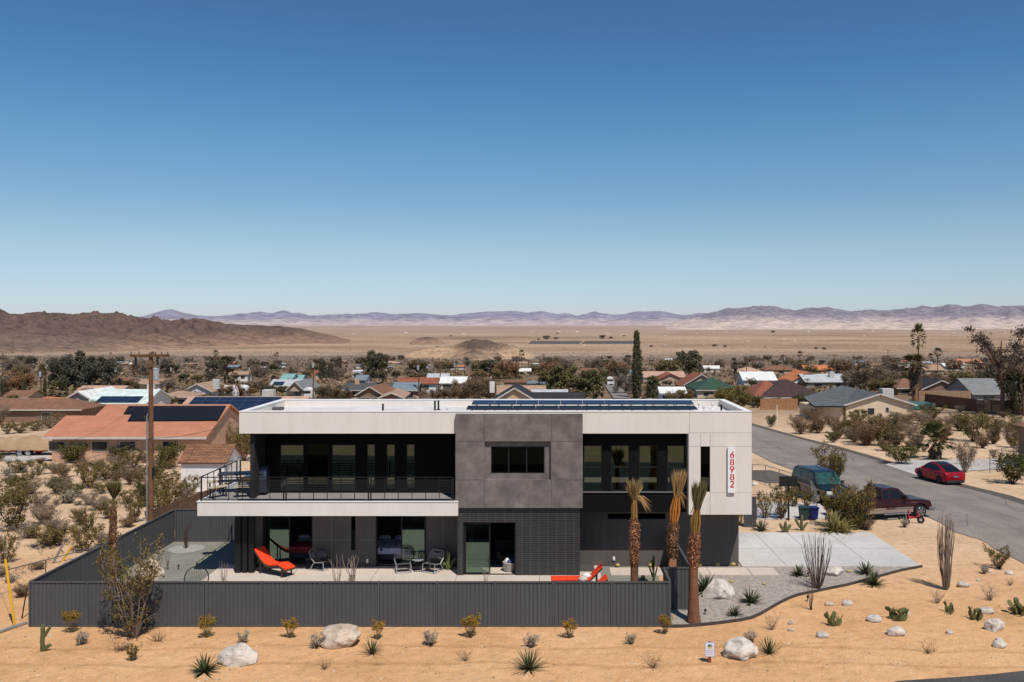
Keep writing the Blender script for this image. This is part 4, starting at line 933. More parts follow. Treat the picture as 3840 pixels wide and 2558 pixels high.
# ------------------------------------------------------------------ utility poles
XARM = mk('yellow_brown_crossarm', (.13, .068, .028), .9, .35, 3)
TANK = mk('grey_transformer', (.36, .39, .40), .5, .1, 2)
def pole(p, h, label, arm=1.9, tank=True, conduit=False, rz=0, big=True, thin=1.0, group=None):
    t = empty('utility_pole', p, rz, label, 'utility pole', group)
    g = MB(); g.tube([(0, 0, -.3), (0, 0, h * .5), (0, 0, h)], [.17 * thin, .15 * thin, .12 * thin], 10 if big else 6); g.build('pole', WOODP, t)
    if arm: g = MB(); g.box(-arm, arm, -.22, -.1, h - .28, h - .12); g.obox((-arm * .5, -.16, h - .28), (0, -.16, h - .95), .04, .04); g.obox((arm * .5, -.16, h - .28), (0, -.16, h - .95), .04, .04); g.build('crossarm', XARM, t)
    if big and arm:
        for x in (-.95, -.55, .3, .6, .92):
            g = MB(); g.lathe([(.03, 0), (.05, .05), (.03, .1), (.05, .14), (.02, .2)], 8, (x * arm, -.16, h - .12)); g.build('insulator', mk('brown_insulator', (.12, .09, .08), .4, .2, 4), t)
        for x in (-.72, .4): g = MB(); g.tube([(x * arm, -.2, h - .25), (x * arm + .05, -.25, h - .75)], .07, 8); g.build('cutout_fuse', BLACK, t)
    if tank:
        s = .62 if big else .9; z = h * (.835 if big else .795); g = MB(); g.lathe([(.2 * s, z), (.27 * s, z + .05), (.29 * s, z + 1.1 * s), (.31 * s, z + 1.1 * s), (.31 * s, z + 1.2 * s), (.1 * s, z + 1.27 * s)], 14 if big else 8, (.36 if big else 0, -.1 if big else -.35, 0)); g.build('transformer', TANK, t, smooth=False)
    if conduit:
        g = MB(); g.tube([(-.2, -.1, 0), (-.2, -.1, h * .62), (-.12, -.1, h * .64)], .05, 8); g.build('conduit', GALV, t)
        g = MB(); g.tube([(-.2 + .18 * math.cos(a), -.14, h * .635 + .18 * math.sin(a)) for a in [i * .5 for i in range(14)]], .02, 5); g.build('cable_loop', BLACK, t)
        g = MB(); g.box(.14, .3, -.2, .05, h * .27, h * .32); g.build('cable_clamp', BLACK, t)
    return t
pm = V((hX(566, 56.0), 56.0, 0)); pm.z = gz(pm.x, pm.y); hp = hZ(1322, 56.0) - pm.z
pole(pm, hp, 'tall brown wooden utility pole with grey transformer behind the yard fence', 1.2, True, True)
def wire(a, b, sag, label, r=.012):
    a, b = V(a), V(b); pts = [a.lerp(b, i / 14) - V((0, 0, sag * 4 * (i / 14) * (1 - i / 14))) for i in range(15)]
    g = MB(); g.tube([p - a for p in pts], r, 4); simple('power_line', g, mk('grey_cable', (.10, .10, .10), .6, .1, 3), a, label, 'cable')
T1 = V((pm.x, pm.y - .15, hZ(1642, 56.0)))
wire(T1, P(-200, 1790, 44), .5, 'low service cable from the wooden pole towards the left edge over the lot')
wire(T1, P(895, 1578, 50), .25, 'service cable from the wooden pole towards the modern house roof')
wire(V((pm.x, pm.y - .15, hZ(1478, 56.0))), P(270, 1650, 86), .5, 'thin cable from the upper pole down to the tiled house roof')
for dx_, px_ in ((-1.1, -700), (.5, -760), (1.1, -820)): wire(V((pm.x + dx_, pm.y - .15, hp - .1 + pm.z)), P(px_, 1250, 60), .7, f'overhead cable from the {dict(zip((-1.1, .5, 1.1), ("near", "inner", "outer")))[dx_]} end of the pole crossarm out of the picture', .008)
wire(V((pm.x + 1.1, pm.y - .15, hp - .1 + pm.z)), P(1172, 1352, 180), 1.5, 'overhead cable from the pole crossarm to the next pole', .01)
# ------------------------------------------------------------------ plants: shared meshes, each plant an object of its own
NR = np.random.RandomState(5)
def leaves(mb, pts, size, asp=.5, jit=.35, droop=None):
    """one small rhombic leaf per point, turned at random"""
    pts = np.asarray(pts, float); n = len(pts)
    if n == 0: return
    a = NR.normal(size=(n, 3)); 
    if droop is not None: a = a * .6 + np.asarray(droop) * 1.0
    a /= np.linalg.norm(a, axis=1)[:, None] + 1e-9
    b = np.cross(a, NR.normal(size=(n, 3))); b /= np.linalg.norm(b, axis=1)[:, None] + 1e-9
    s = size * (1 + jit * NR.uniform(-1, 1, n))[:, None]
    q = np.stack([pts - a * s, pts + b * s * asp, pts + a * s, pts - b * s * asp], 1).reshape(-1, 3)
    o = len(mb.v); mb.v += [tuple(v) for v in q.tolist()]
    mb.f += [(o + 4 * i, o + 4 * i + 1, o + 4 * i + 2, o + 4 * i + 3) for i in range(n)]; mb.m += [mb.cur] * n
def clump(c, r, n, sc=(1, 1, 1), shell=.5):
    d = NR.normal(size=(n, 3)); d /= np.linalg.norm(d, axis=1)[:, None]
    rad = r * (shell + (1 - shell) * NR.uniform(0, 1, n)) ** 1.0
    return np.asarray(c) + d * rad[:, None] * np.asarray(sc)
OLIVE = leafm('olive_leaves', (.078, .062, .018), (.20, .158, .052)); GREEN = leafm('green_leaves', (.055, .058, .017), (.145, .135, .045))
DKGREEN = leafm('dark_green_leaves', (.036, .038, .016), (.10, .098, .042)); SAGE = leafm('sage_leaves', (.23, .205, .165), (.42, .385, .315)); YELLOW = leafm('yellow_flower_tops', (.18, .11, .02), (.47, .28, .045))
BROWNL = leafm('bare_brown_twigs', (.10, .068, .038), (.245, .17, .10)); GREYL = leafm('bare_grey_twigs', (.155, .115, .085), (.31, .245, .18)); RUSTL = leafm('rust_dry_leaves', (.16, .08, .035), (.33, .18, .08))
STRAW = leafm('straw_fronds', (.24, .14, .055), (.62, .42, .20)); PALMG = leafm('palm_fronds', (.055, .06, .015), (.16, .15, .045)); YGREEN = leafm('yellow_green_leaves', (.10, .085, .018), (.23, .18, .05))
STEM = mk('grey_stem', (.19, .15, .125), .9, .3, 6); DSTEM = mk('dark_stem', (.085, .055, .042), .9, .3, 6); BARK = mk('brown_bark', (.12, .08, .055), .95, .35, 3, .4)
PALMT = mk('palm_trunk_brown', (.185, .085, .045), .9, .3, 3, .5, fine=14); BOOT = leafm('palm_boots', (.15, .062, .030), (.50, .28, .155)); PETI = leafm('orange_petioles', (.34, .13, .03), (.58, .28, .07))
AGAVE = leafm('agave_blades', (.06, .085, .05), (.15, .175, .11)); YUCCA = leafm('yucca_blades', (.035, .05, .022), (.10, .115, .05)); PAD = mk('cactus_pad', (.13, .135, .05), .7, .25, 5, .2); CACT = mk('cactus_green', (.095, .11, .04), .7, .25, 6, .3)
GOLD = mk('golden_barrel', (.42, .33, .10), .8, .25, 20, .4); OCO = mk('ocotillo_stem', (.115, .082, .062), .9, .35, 8); OCOG = mk('grey_dead_stem', (.25, .195, .155), .9, .35, 6)

def stems(mb, n, h, spread, r0, seg=4, sub=2, wob=.12, tip=.3):
    """branches that leave the ground together, returns the ends of the twigs"""
    ends = []
    for i in range(n):
        a = 2 * math.pi * (i + RA.random() * .7) / n; s = spread * (.35 + .65 * RA.random()); hh = h * (.7 + .3 * RA.random())
        p = V((RA.uniform(-.04, .04) * spread, RA.uniform(-.04, .04) * spread, -.03)); pts = [p]
        for k in range(1, seg + 1):
            u = k / seg
            pts.append(V((math.cos(a) * s * u ** .8, math.sin(a) * s * u ** .8, hh * u ** 1.05)) + V((RA.uniform(-1, 1), RA.uniform(-1, 1), RA.uniform(-.5, .5))) * wob * spread * u)
        mb.tube(pts, [r0 * (1 - (1 - tip) * k / seg) for k in range(seg + 1)], 4, False); ends += pts[max(1, seg - 1):]
        for _ in range(sub):
            k = RA.randint(1, seg); q = pts[k]; e = q + V((RA.uniform(-1, 1), RA.uniform(-1, 1), RA.uniform(.3, 1.1))) * spread * .38
            m = q.lerp(e, .5) + V((RA.uniform(-1, 1), RA.uniform(-1, 1), 0)) * spread * .06
            mb.tube([q, m, e], [r0 * .5, r0 * .4, r0 * .2], 3, False); ends += [m, e]
    return ends
def bush_mesh(kind, seed):
    RA.seed(seed * 7 + len(kind)); NR.seed(seed * 13 + len(kind)); g = MB()
    if kind in ('o', 'g', 'p', 'b'):      # unit bush: 1 high, about 1.3 wide
        n = {'o': 19, 'g': 17, 'p': 24, 'b': 24}[kind]
        e = stems(g, n, .92, .60, .012, 4, 3 if kind in 'pb' else 2); g.cur = 1
        for p in e:
            m = {'o': 20, 'g': 34, 'p': 20, 'b': 26}[kind]; leaves(g, clump(p, {'o': .13, 'g': .16, 'p': .15, 'b': .16}[kind], m, (1, 1, .8), .1), {'o': .030, 'g': .034, 'p': .034, 'b': .034}[kind], .5 if kind in 'og' else .25)
        return g.mesh('bush', DSTEM if kind != 'p' else STEM, {'o': OLIVE, 'g': GREEN, 'p': GREYL, 'b': BROWNL}[kind])
    if kind == 's':         # round grey sage
        e = stems(g, 14, .7, .38, .014, 3, 2); g.cur = 1
        for p in e: leaves(g, clump(p, .12, 12, shell=.1), .035, .45)
        return g.mesh('sage', DSTEM, SAGE)
    if kind == 'y':         # thin green stems, yellow flower head
        e = stems(g, 20, .86, .34, .010, 4, 2, .06); g.cur = 1
        for p in e:
            if p.z > .5: leaves(g, clump(p, .11, 15, (1, 1, .7), .1), .03, .5)
        return g.mesh('rabbitbrush', mk('yellow_green_stem', (.14, .115, .045), .9, .3, 6), YELLOW)
    if kind == 'd':         # dead twigs
        stems(g, 16, .8, .62, .012, 4, 4, .25); g.cur = 1
        return g.mesh('dry_plant', mk('dark_dry_stem', (.075, .045, .035), .9, .3, 6))
    if kind == 'dg':
        stems(g, 20, .85, .5, .010, 4, 4, .2)
        return g.mesh('dry_plant', OCOG)
BM = {}
def bush(kind, seed=None):
    seed = RA.randrange(4) if seed is None else seed
    if (kind, seed) not in BM:
        st = RA.getstate(); BM[(kind, seed)] = bush_mesh(kind, seed); RA.setstate(st)
    return BM[(kind, seed)]
def blades(n, L, w, curve, up0, up1, mat, name, seed=0):
    rr = random.Random(seed); g = MB()
    for i in range(n):
        a = i * 2.399 + rr.uniform(-.2, .2); el = math.radians(up0 + (up1 - up0) * (i / n) + rr.uniform(-7, 7)); l = L * rr.uniform(.75, 1.05)
        o = V((math.cos(a), math.sin(a), 0)); sd = V((-math.sin(a), math.cos(a), 0)); row = []
        for k in range(5):
            u = k / 4; r = l * (u * math.cos(el)); z = l * (u * math.sin(el)) - curve * l * u * u * math.cos(el)
            c = o * (r + .02) + V((0, 0, z + .02)); ww = w * (.75 + .5 * u) * (1 - u) ** .55 if k < 4 else .002
            row.append((c - sd * ww, c + V((0, 0, -ww * .35)), c + sd * ww))
        for k in range(4):
            o2 = len(g.v); g.v += [tuple(p) for p in row[k] + row[k + 1]]; g.f += [(o2, o2 + 1, o2 + 4, o2 + 3), (o2 + 1, o2 + 2, o2 + 5, o2 + 4)]; g.m += [0, 0]
    return g.mesh(name, mat)
def islands_joined(me): return me
YUC = blades(46, .85, .032, .10, 8, 82, YUCCA, 'yucca', 3); YUC2 = blades(34, .8, .03, .05, 25, 85, YUCCA, 'yucca', 9); AGV = blades(40, .85, .06, .06, 10, 80, AGAVE, 'agave', 5)
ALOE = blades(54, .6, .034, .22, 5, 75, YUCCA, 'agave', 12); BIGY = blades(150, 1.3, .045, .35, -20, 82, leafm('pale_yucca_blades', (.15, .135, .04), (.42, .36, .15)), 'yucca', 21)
RS = {'yucca': 'spiky dark green yucca', 'agave': 'grey green agave rosette'}
def rock_mesh(seed, rough=.28, sub=3, flat=.62):
    g = MB()
    def fn(v):
        k = 1 + rough * noise.noise(v * 1.1 + V((seed, 0, 0))) + rough * .5 * noise.noise(v * 2.6 + V((0, seed, 0))) + .06 * noise.noise(v * 6 + V((0, 0, seed)))
        c = V((noise.random_unit_vector() if False else (math.sin(seed), math.cos(seed * 1.7), .4))).normalized()
        for j in range(5):
            c = V((math.sin(seed * (j + 1.3)), math.cos(seed * (j * 1.7 + .7)), math.sin(seed * .7 + j * 2))).normalized(); d = v.dot(c)
            if d > flat: k = min(k, .78 / d * 1.0)
        return k
    g.ball((0, 0, 0), 1, sub + 1, fn); return g.mesh('boulder', ROCKM, smooth=False)
def rockm(name, a, b_):
    m, n, b = nt(name); t = noise_node(n, 1.6, 8, rough=.7); c = ramp(n, t.outputs[0], [(.3, a), (.55, b_), (.75, sc3(b_, 1.12))]).outputs[0]
    n.links.new(c, b.inputs['Base Color']); b.inputs['Roughness'].default_value = .9; bump(n, b, t.outputs[0], .5, .08); MATS[name] = m; return m
ROCKM = rockm('white_boulder', (.34, .295, .255), (.60, .54, .475)); ROCKT = rockm('tan_boulder', (.27, .20, .14), (.55, .45, .35)); ROCKG = rockm('grey_rock', (.30, .27, .245), (.50, .455, .41))

ANY = []
def plant(me, name, px, py, hpx, label=None, cat='plant', group=None, wx=1.0, rz=None, sink=.02, base=None, hh=1.0):
    """stand a shared mesh of height hh on the ground at a pixel of its foot"""
    p = G(px, py) if base is None else base
    s = hpx * p.y / F / hh
    o = put(me, name, (p.x, p.y, p.z - sink * s), RA.uniform(0, 6.28) if rz is None else rz, (s * wx, s * wx, s), label, cat, group)
    return o
# front row, seen from left to right
FRONT = [
    ('y', 270, 2372, 88, 'first yellow flowered brush from the left along the front fence'), ('y', 775, 2392, 86, 'yellow flowered brush at the front fence behind the white boulder'), ('y', 1088, 2392, 78, 'yellow flowered brush at the front fence just before the tan boulder'),
    ('y', 1418, 2398, 72, 'yellow flowered brush at the front fence behind a small yucca'), ('y', 1765, 2392, 94, 'yellow flowered brush at the middle of the front fence, tallest of its row'), ('y', 2136, 2394, 76, 'yellow flowered brush at the front fence between two grey sage balls'),
    ('y', 2494, 2378, 76, 'yellow flowered brush at the end post of the front fence'),
    ('s', 308, 2418, 62, 'round grey sage beside the green cactus'), ('s', 913, 2412, 56, 'small grey sage above the white boulder'), ('s', 1188, 2428, 70, 'grey sage touching the tan boulder'), ('s', 1612, 2420, 72, 'grey sage alone before the middle of the front fence'),
    ('s', 1994, 2428, 64, 'grey sage behind the large spread yucca'), ('s', 2366, 2416, 52, 'neat round grey sage before the fence right of the third yellow brush'), ('s', 2814, 2412, 58, 'grey sage behind the large white boulder beside the sign'),
    ('d', 1745, 2478, 56, 'dark dry plant on the sand below the middle of the fence'), ('d', 1218, 2510, 48, 'dark dry plant on the sand below the tan boulder'), ('d', 2450, 2505, 66, 'brown dry plant left of the white sign'),
    ('dg', 2895, 2362, 74, 'thin straw coloured brush below the gravel bed edging'), ('d', 3480, 2450, 54, 'sparse dry weed among the white rocks'), ('d', 3788, 2196, 36, 'small dry weed beside the corner of the street'),
    ('dg', 3515, 2262, 66, 'pale dry brush at the foot of the tall grey ocotillo'), ('dg', 3712, 2252, 76, 'pale dry brush above the yellow prickly pear'), ('s', 3692, 2152, 42, 'grey sage on the sand near the street corner'),
    ('o', 3745, 2132, 80, 'olive brush on the sand at the street corner'), ('s', 3393, 1978, 42, 'grey sage in front of the red tricycle'), ('y', 2776, 1972, 72, 'yellow flowered brush at the rear corner of the garage wall'),
]
for k, px, py, h_, lab in FRONT:
    plant(bush(k), {'y': 'rabbitbrush', 's': 'sagebrush', 'd': 'dry_plant', 'dg': 'dry_plant', 'o': 'bush'}[k], px, py, h_, lab, {'y': 'shrub', 's': 'shrub', 'o': 'shrub'}.get(k, 'dry plant'), {'y': 'yellow brush along the front fence', 's': 'grey sage on the sand'}.get(k), wx={'y': 1.05, 's': 1.2}.get(k, 1.0))
# the tall creosote in front of the fence
RA.seed(99); NR.seed(99); g = MB(); ends = stems(g, 19, 1.0, .36, .011, 6, 7, .10); l = MB()
for p in ends:
    if RA.random() < (.55 + .45 * (p.z > .5)): leaves(l, clump(p, .055, 15, shell=.1), .0135, .5)
for p in ends[::3]: leaves(l, clump(p, .10, 6, shell=.1), .013, .4)
p = G(505, 2392); s = 345 * p.y / F
t = empty('creosote_bush', p, 0, 'tall wispy olive creosote bush in front of the grey fence', 'shrub', s=s)
g.build('stem', STEM, t); l.build('crown', OLIVE, t)
p = G(497, 2478); plant(bush('o', 2), 'bush', 497, 2478, 60, 'small olive sprig on the sand below the tall creosote', 'shrub', wx=.8)
plant(bush('d', 1), 'dry_plant', 455, 2440, 40, 'low dry twigs in the shade of the tall creosote', 'dry plant', wx=2.2); plant(bush('d', 2), 'dry_plant', 590, 2405, 46, 'low dry twigs at the fence foot beside the tall creosote', 'dry plant', wx=1.6)
for me, nm, px, py, h_, hh, lab in (
    (YUC, 'yucca', 1985, 2512, 88, .8, 'large spread yucca on the sand in front of the grey fence'), (YUC2, 'yucca', 1396, 2452, 66, .75, 'small upright yucca right of the tan boulder'), (YUC2, 'yucca', 2884, 2452, 70, .75, 'upright yucca right of the large white boulder'),
    (ALOE, 'agave', 768, 2520, 66, .5, 'dark green agave against the white boulder on the sand'), (AGV, 'agave', 2642, 2218, 72, .75, 'large grey green agave in the gravel behind the white boulder'), (ALOE, 'agave', 2815, 2262, 56, .5, 'green agave in the gravel right of the white boulder'),
    (ALOE, 'agave', 2756, 2310, 42, .5, 'smallest green agave in the gravel near the curved edging'), (ALOE, 'agave', 2996, 2160, 44, .5, 'green agave in the gravel left of the dark ocotillo'), (ALOE, 'agave', 3246, 2154, 50, .5, 'green agave against the front edge of the driveway'),
    (ALOE, 'agave', 3277, 2194, 56, .5, 'green agave lying over the edging below the driveway'), (AGV, 'agave', 2855, 1990, 46, .75, 'green agave in the bed behind the driveway near the black fence'), (BIGY, 'yucca', 3130, 1996, 100, 1.3, 'big yellow green yucca in front of the pickup tailgate'),
    (BIGY, 'yucca', 3165, 2000, 60, 1.3, 'drooping straw coloured yucca head at the foot of the big yucca')):
    plant(me, nm, px, py, h_, lab, 'yucca' if nm == 'yucca' else 'agave', None, hh=hh)
# boulders and rocks
ROCKS = [(885, 2506, 124, 80, 1, ROCKM, 'white boulder with dark patch beside the dark agave'), (1268, 2440, 136, 84, 2, ROCKT, 'large tan boulder in front of the fence'), (2698, 2258, 104, 72, 3, ROCKM, 'white boulder in the grey gravel bed'),
         (2783, 2484, 118, 74, 4, ROCKM, 'large rounded white boulder right of the sign'), (545, 2186, 98, 76, 5, ROCKT, 'tan boulder inside the yard behind the front fence'), (3132, 2166, 66, 36, 6, ROCKM, 'low white rock behind the dark ocotillo'), (3182, 2276, 34, 24, 7, ROCKG, 'grey rock on the sand below the edging curve'),
         (3113, 2274, 30, 16, 8, ROCKT, 'flat tan rock left of the grey rock below the edging'), (3284, 2338, 48, 28, 9, ROCKG, 'grey angular rock in front of the green prickly pear'), (3402, 2310, 26, 22, 10, ROCKM, 'white rock behind the green prickly pear'), (3365, 2392, 60, 36, 11, ROCKM, 'oblong white rock alone on the sand'),
         (3087, 2396, 44, 22, 12, ROCKG, 'grey rock below the dark prickly pear'), (3740, 2374, 64, 52, 13, ROCKM, 'large white rock at the edge of the sand below the cacti'), (3755, 2436, 46, 32, 14, ROCKM, 'round white rock lowest on the sand slope'), (3750, 2406, 22, 14, 15, ROCKM, 'small white stone between the two big white rocks'),
         (3706, 2306, 48, 26, 16, ROCKG, 'grey white rock right of the yellow prickly pear'), (3618, 2208, 40, 24, 17, ROCKG, 'grey rock beside the tall grey ocotillo'), (3788, 2158, 26, 16, 18, ROCKM, 'white rock near the street corner'), (2968, 2370, 22, 14, 19, ROCKT, 'small tan stone on the sand below the edging'),
         (3563, 2380, 26, 14, 20, ROCKG, 'small grey stone between the white rocks'), (2968, 2346, 18, 20, 21, ROCKG, 'small dark stone right of the straw brush'), (3703, 2360, 20, 14, 22, ROCKT, 'small tan stone beside the largest white rock'), (3670, 2182, 14, 10, 23, ROCKG, 'tiny dark stone beside the grey rock at the ocotillo'),
         (3715, 2150, 18, 12, 24, ROCKM, 'tiny white stone beside the sage at the street corner'), (2890, 1858, 28, 14, 25, ROCKT, 'rust brown stone in the sandy yard next door'), (2832, 1824, 22, 16, 26, ROCKM, 'white stone in the sandy yard next door')]
for px, py, w, h_, sd, mt, lab in ROCKS:
    p = G(px, py - h_ * .12); s = p.y / F; RM = rock_mesh(sd * 1.37, .16 if sd in (4, 11, 14) else .3 if w > 60 else .22, 3 if w > 60 else 2, .9 if sd in (4, 11, 14) else .62); RM.materials[0] = mt
    o = put(RM, 'boulder' if w > 60 else 'rock', (p.x, p.y + w * s * .3, p.z + h_ * s * .30), 0, (w * s * .58, w * s * .42, h_ * s * .62), lab, 'boulder' if w > 60 else 'rock')
# prickly pears
def pads(n, seed, h=1.0):
    rr = random.Random(seed); g = MB(); tips = []
    def pad(p, d, r, tw):
        d = d.normalized(); a = d.cross(V((math.cos(tw), math.sin(tw), .15))).normalized(); b = d.cross(a)
        bm = bmesh.new(); bmesh.ops.create_uvsphere(bm, u_segments=10, v_segments=7, radius=1); c = p + d * r * .95
        vs = [tuple(c + d * v.co.z * r + a * v.co.x * r * .62 * (1 + .2 * v.co.z) + b * v.co.y * r * .13) for v in bm.verts]; g.add(vs, [tuple(v.index for v in f.verts) for f in bm.faces]); bm.free(); return c + d * r * .9
    for i in range(n):
        a = rr.uniform(0, 6.28); q = V((math.cos(a), math.sin(a), 0)) * rr.uniform(.03, .3)
        d = V((math.cos(a) * .5, math.sin(a) * .3, 1)); e = pad(q, d, rr.uniform(.2, .27), rr.uniform(0, 3))
        for _ in range(rr.choice((1, 1, 2))): pad(e - d.normalized() * .04, V((rr.uniform(-.8, .8), rr.uniform(-.4, .4), 1)), rr.uniform(.15, .23), rr.uniform(0, 3))
    return g.mesh('prickly_pear', PAD, smooth=True)
for k, (px, py, h_, wx, lab) in enumerate(((3130, 2348, 66, .95, 'dark green prickly pear nearest the edging'), (3365, 2328, 68, 1.2, 'wide green prickly pear between white rocks'), (3561, 2300, 58, .85, 'small prickly pear right of the grey ocotillo'), (3655, 2324, 66, .95, 'yellowish prickly pear beside the grey white rock'), (3828, 2302, 70, 1.3, 'prickly pear at the edge of the picture above the white rocks'))):
    plant(pads((6, 9, 4, 7, 9)[k], k + 3), 'prickly_pear', px, py, h_, lab, 'cactus', 'prickly pears on the sand', wx=wx, rz=.3 * k)
def column_cactus(arms, seed):
    rr = random.Random(seed); g = MB()
    def col(p, q, r):
        n = 7; g.tube([V(p).lerp(V(q), i / n) + V((rr.uniform(-.01, .01), 0, 0)) for i in range(n)] + [q, V(q) + V((0, 0, r * .6))], [r * (.85 if i == 0 else 1) for i in range(n)] + [r * .8, r * .2], 9)
    col((0, 0, -.05), (.03, 0, .93), .075)
    for a, z, l, r in arms: d = V((math.cos(a), math.sin(a) * .5, 0)); col(V((0, 0, z)) + d * .05, V((0, 0, z + l)) + d * (.25 + .1 * l), r)
    return g.mesh('cactus', CACT, smooth=True)
for arms, px, py, h_, wx, lab in (([(0, .05, .2, .06), (.1, .5, .38, .05)], 158, 2442, 108, 1.0, 'green columnar cactus with one arm at the fence corner'), ([(3, .3, .3, .05), (.2, .2, .4, .05), (2, .5, .3, .05)], 2450, 2195, 118, .45, 'knobbly green cactus behind the front fence near the gate'),
                                 ([(2.6, .25, .4, .09), (.5, .1, .5, .08)], 1677, 2140, 80, 1.5, 'pale green cactus beside the black brick wall'), ([(2.8, .2, .5, .07), (0, .1, .4, .06)], 3005, 1990, 62, 1.2, 'small yellow green cactus in the bed behind the driveway'), ([(2.5, .1, .6, .09), (.3, .05, .6, .09), (1.4, .2, .5, .09)], 2944, 1998, 46, 1.5, 'squat pale cactus in the bed behind the driveway'),
                                 ([(2.8, .2, .4, .07)], 462, 2184, 52, .9, 'short green cactus in the yard beside the tan boulder'), ([], 1290, 2125, 78, .8, 'slim green cactus against the bedroom wall')):
    plant(column_cactus(arms, px), 'cactus', px, py, h_, lab, 'cactus', wx=wx, rz=0)
g = MB()
g.ball((0, 0, .8), 1, 3, lambda v: 1 + .06 * math.cos(14 * math.atan2(v.y, v.x)), (1, 1, .9)); BAR = g.mesh('barrel_cactus', GOLD, smooth=True)
for i, (px, py, r, lab) in enumerate(((2626, 2126, 9, 'golden barrel cactus, first from the gate along the garage wall'), (2692, 2125, 9, 'golden barrel cactus, middle of three along the garage wall'), (2751, 2125, 9, 'golden barrel cactus at the outer corner of the garage wall'), (2317, 2128, 8, 'golden barrel cactus inside the yard below the wall outlet'), (2441, 2128, 8, 'golden barrel cactus inside the yard beside the knobbly cactus'),
                                 (2412, 2172, 8, 'golden barrel cactus inside the yard between palm and knobbly cactus'), (2743, 2185, 7, 'tiny yellow barrel cactus in gravel above the white boulder'), (2866, 2194, 7, 'tiny yellow barrel cactus in gravel, middle of the bed'), (3185, 2148, 8, 'small yellow barrel cactus in gravel right of the low white rock'))):
    p = G(px, py, .03); s = r * p.y / F; put(BAR, 'barrel_cactus', (p.x, p.y + s, p.z), 0, (s * 1.1, s * 1.1, s * (.95 if i < 6 else .6)), lab, 'cactus', 'golden barrel cacti')
# ocotillos
def ocotillo(n, spread, r, mat, seed, vase=.6, wob=.02, leafy=0):
    rr = random.Random(seed); g = MB()
    for i in range(n):
        a = 2 * math.pi * i / n + rr.uniform(-.3, .3); s = spread * rr.uniform(.3, 1); hh = rr.uniform(.72, 1.0); pts = []; ph = rr.uniform(0, 6)
        for k in range(9):
            u = k / 8; q = s * (u ** vase) + wob * math.sin(u * 7 + ph) * (u > .05)
            pts.append(V((math.cos(a) * q + rr.uniform(-wob, wob) * .5, math.sin(a) * q, hh * u - .02)))
        g.tube(pts, [r * (1 - .6 * k / 8) for k in range(9)], 4, False)
    return g.mesh('ocotillo', mat)
for n, sp, r, mt, px, py, h_, vs, wb, lab in ((40, .27, .0062, OCO, 3066, 2208, 225, .55, .012, 'dark many stemmed ocotillo in the gravel bed'), (44, .105, .0058, OCOG, 3548, 2212, 312, .4, .010, 'tall bare grey ocotillo on the sand near the street'), (7, .13, .0085, OCO, 3042, 2288, 160, .7, .012, 'thin young ocotillo on the sand in front of the gravel'),
                                       (9, .26, .014, OCOG, 1322, 2200, 150, .8, .03, 'bare wavy stems standing before the bedroom patio'), (7, .3, .012, OCOG, 1268, 2196, 118, .8, .03, 'shorter bare wavy stems before the patio chair'), (8, .36, .012, OCOG, 838, 2192, 92, .8, .03, 'bare twiggy stems by the black columns behind the fence'),
                                       (9, .42, .010, OCOG, 1822, 2192, 70, .9, .02, 'low bare stems in front of the brick doorway')):
    plant(ocotillo(n, sp, r, mt, px, vs, wb), 'ocotillo', px, py, h_, lab, 'ocotillo', None, rz=0)
for px, py, h_, lab, k in ((698, 2058, 108, 'slim dark ocotillo in the ring of gravel in the yard', 12), (628, 2140, 96, 'bare pale sapling in the yard beside the tan boulder', 9)):
    plant(ocotillo(k, .16, .012, OCOG if k == 9 else DSTEM, px, .8, .02), 'ocotillo', px, py, h_, lab, 'ocotillo', rz=0)
p = G(698, 2060, .0); g = MB(); q = [(.95 * math.cos(2 * math.pi * i / 24), .95 * math.sin(2 * math.pi * i / 24), .03) for i in range(24)]; g.add(q, [tuple(range(24))]); tag(g.build('gravel_ring', mk('pale_gravel', (.33, .32, .29), .95, .2, 6, .5), None, (p.x, p.y, 0)), kind='structure')
# low garden stakes
for px, py, lab in ((2644, 2308, 'small black garden spotlight in the gravel near the tall palm'), (3028, 2256, 'small black garden spotlight at the thin ocotillo'), (3030, 2166, 'small black garden spotlight beside the dark ocotillo'), (668, 2138, 'small black garden spotlight in the yard near the bare sapling')):
    p = G(px, py); t = empty('garden_spotlight', p, 0, lab, 'spotlight'); g = MB(); g.tube([(0, 0, -.05), (0, 0, .16)], .02, 6); g.build('stake', BLACK, t); g = MB(); g.tube([(0, 0, .16), (.03, .05, .26)], .045, 8); g.build('lamp_head', BLACK, t)

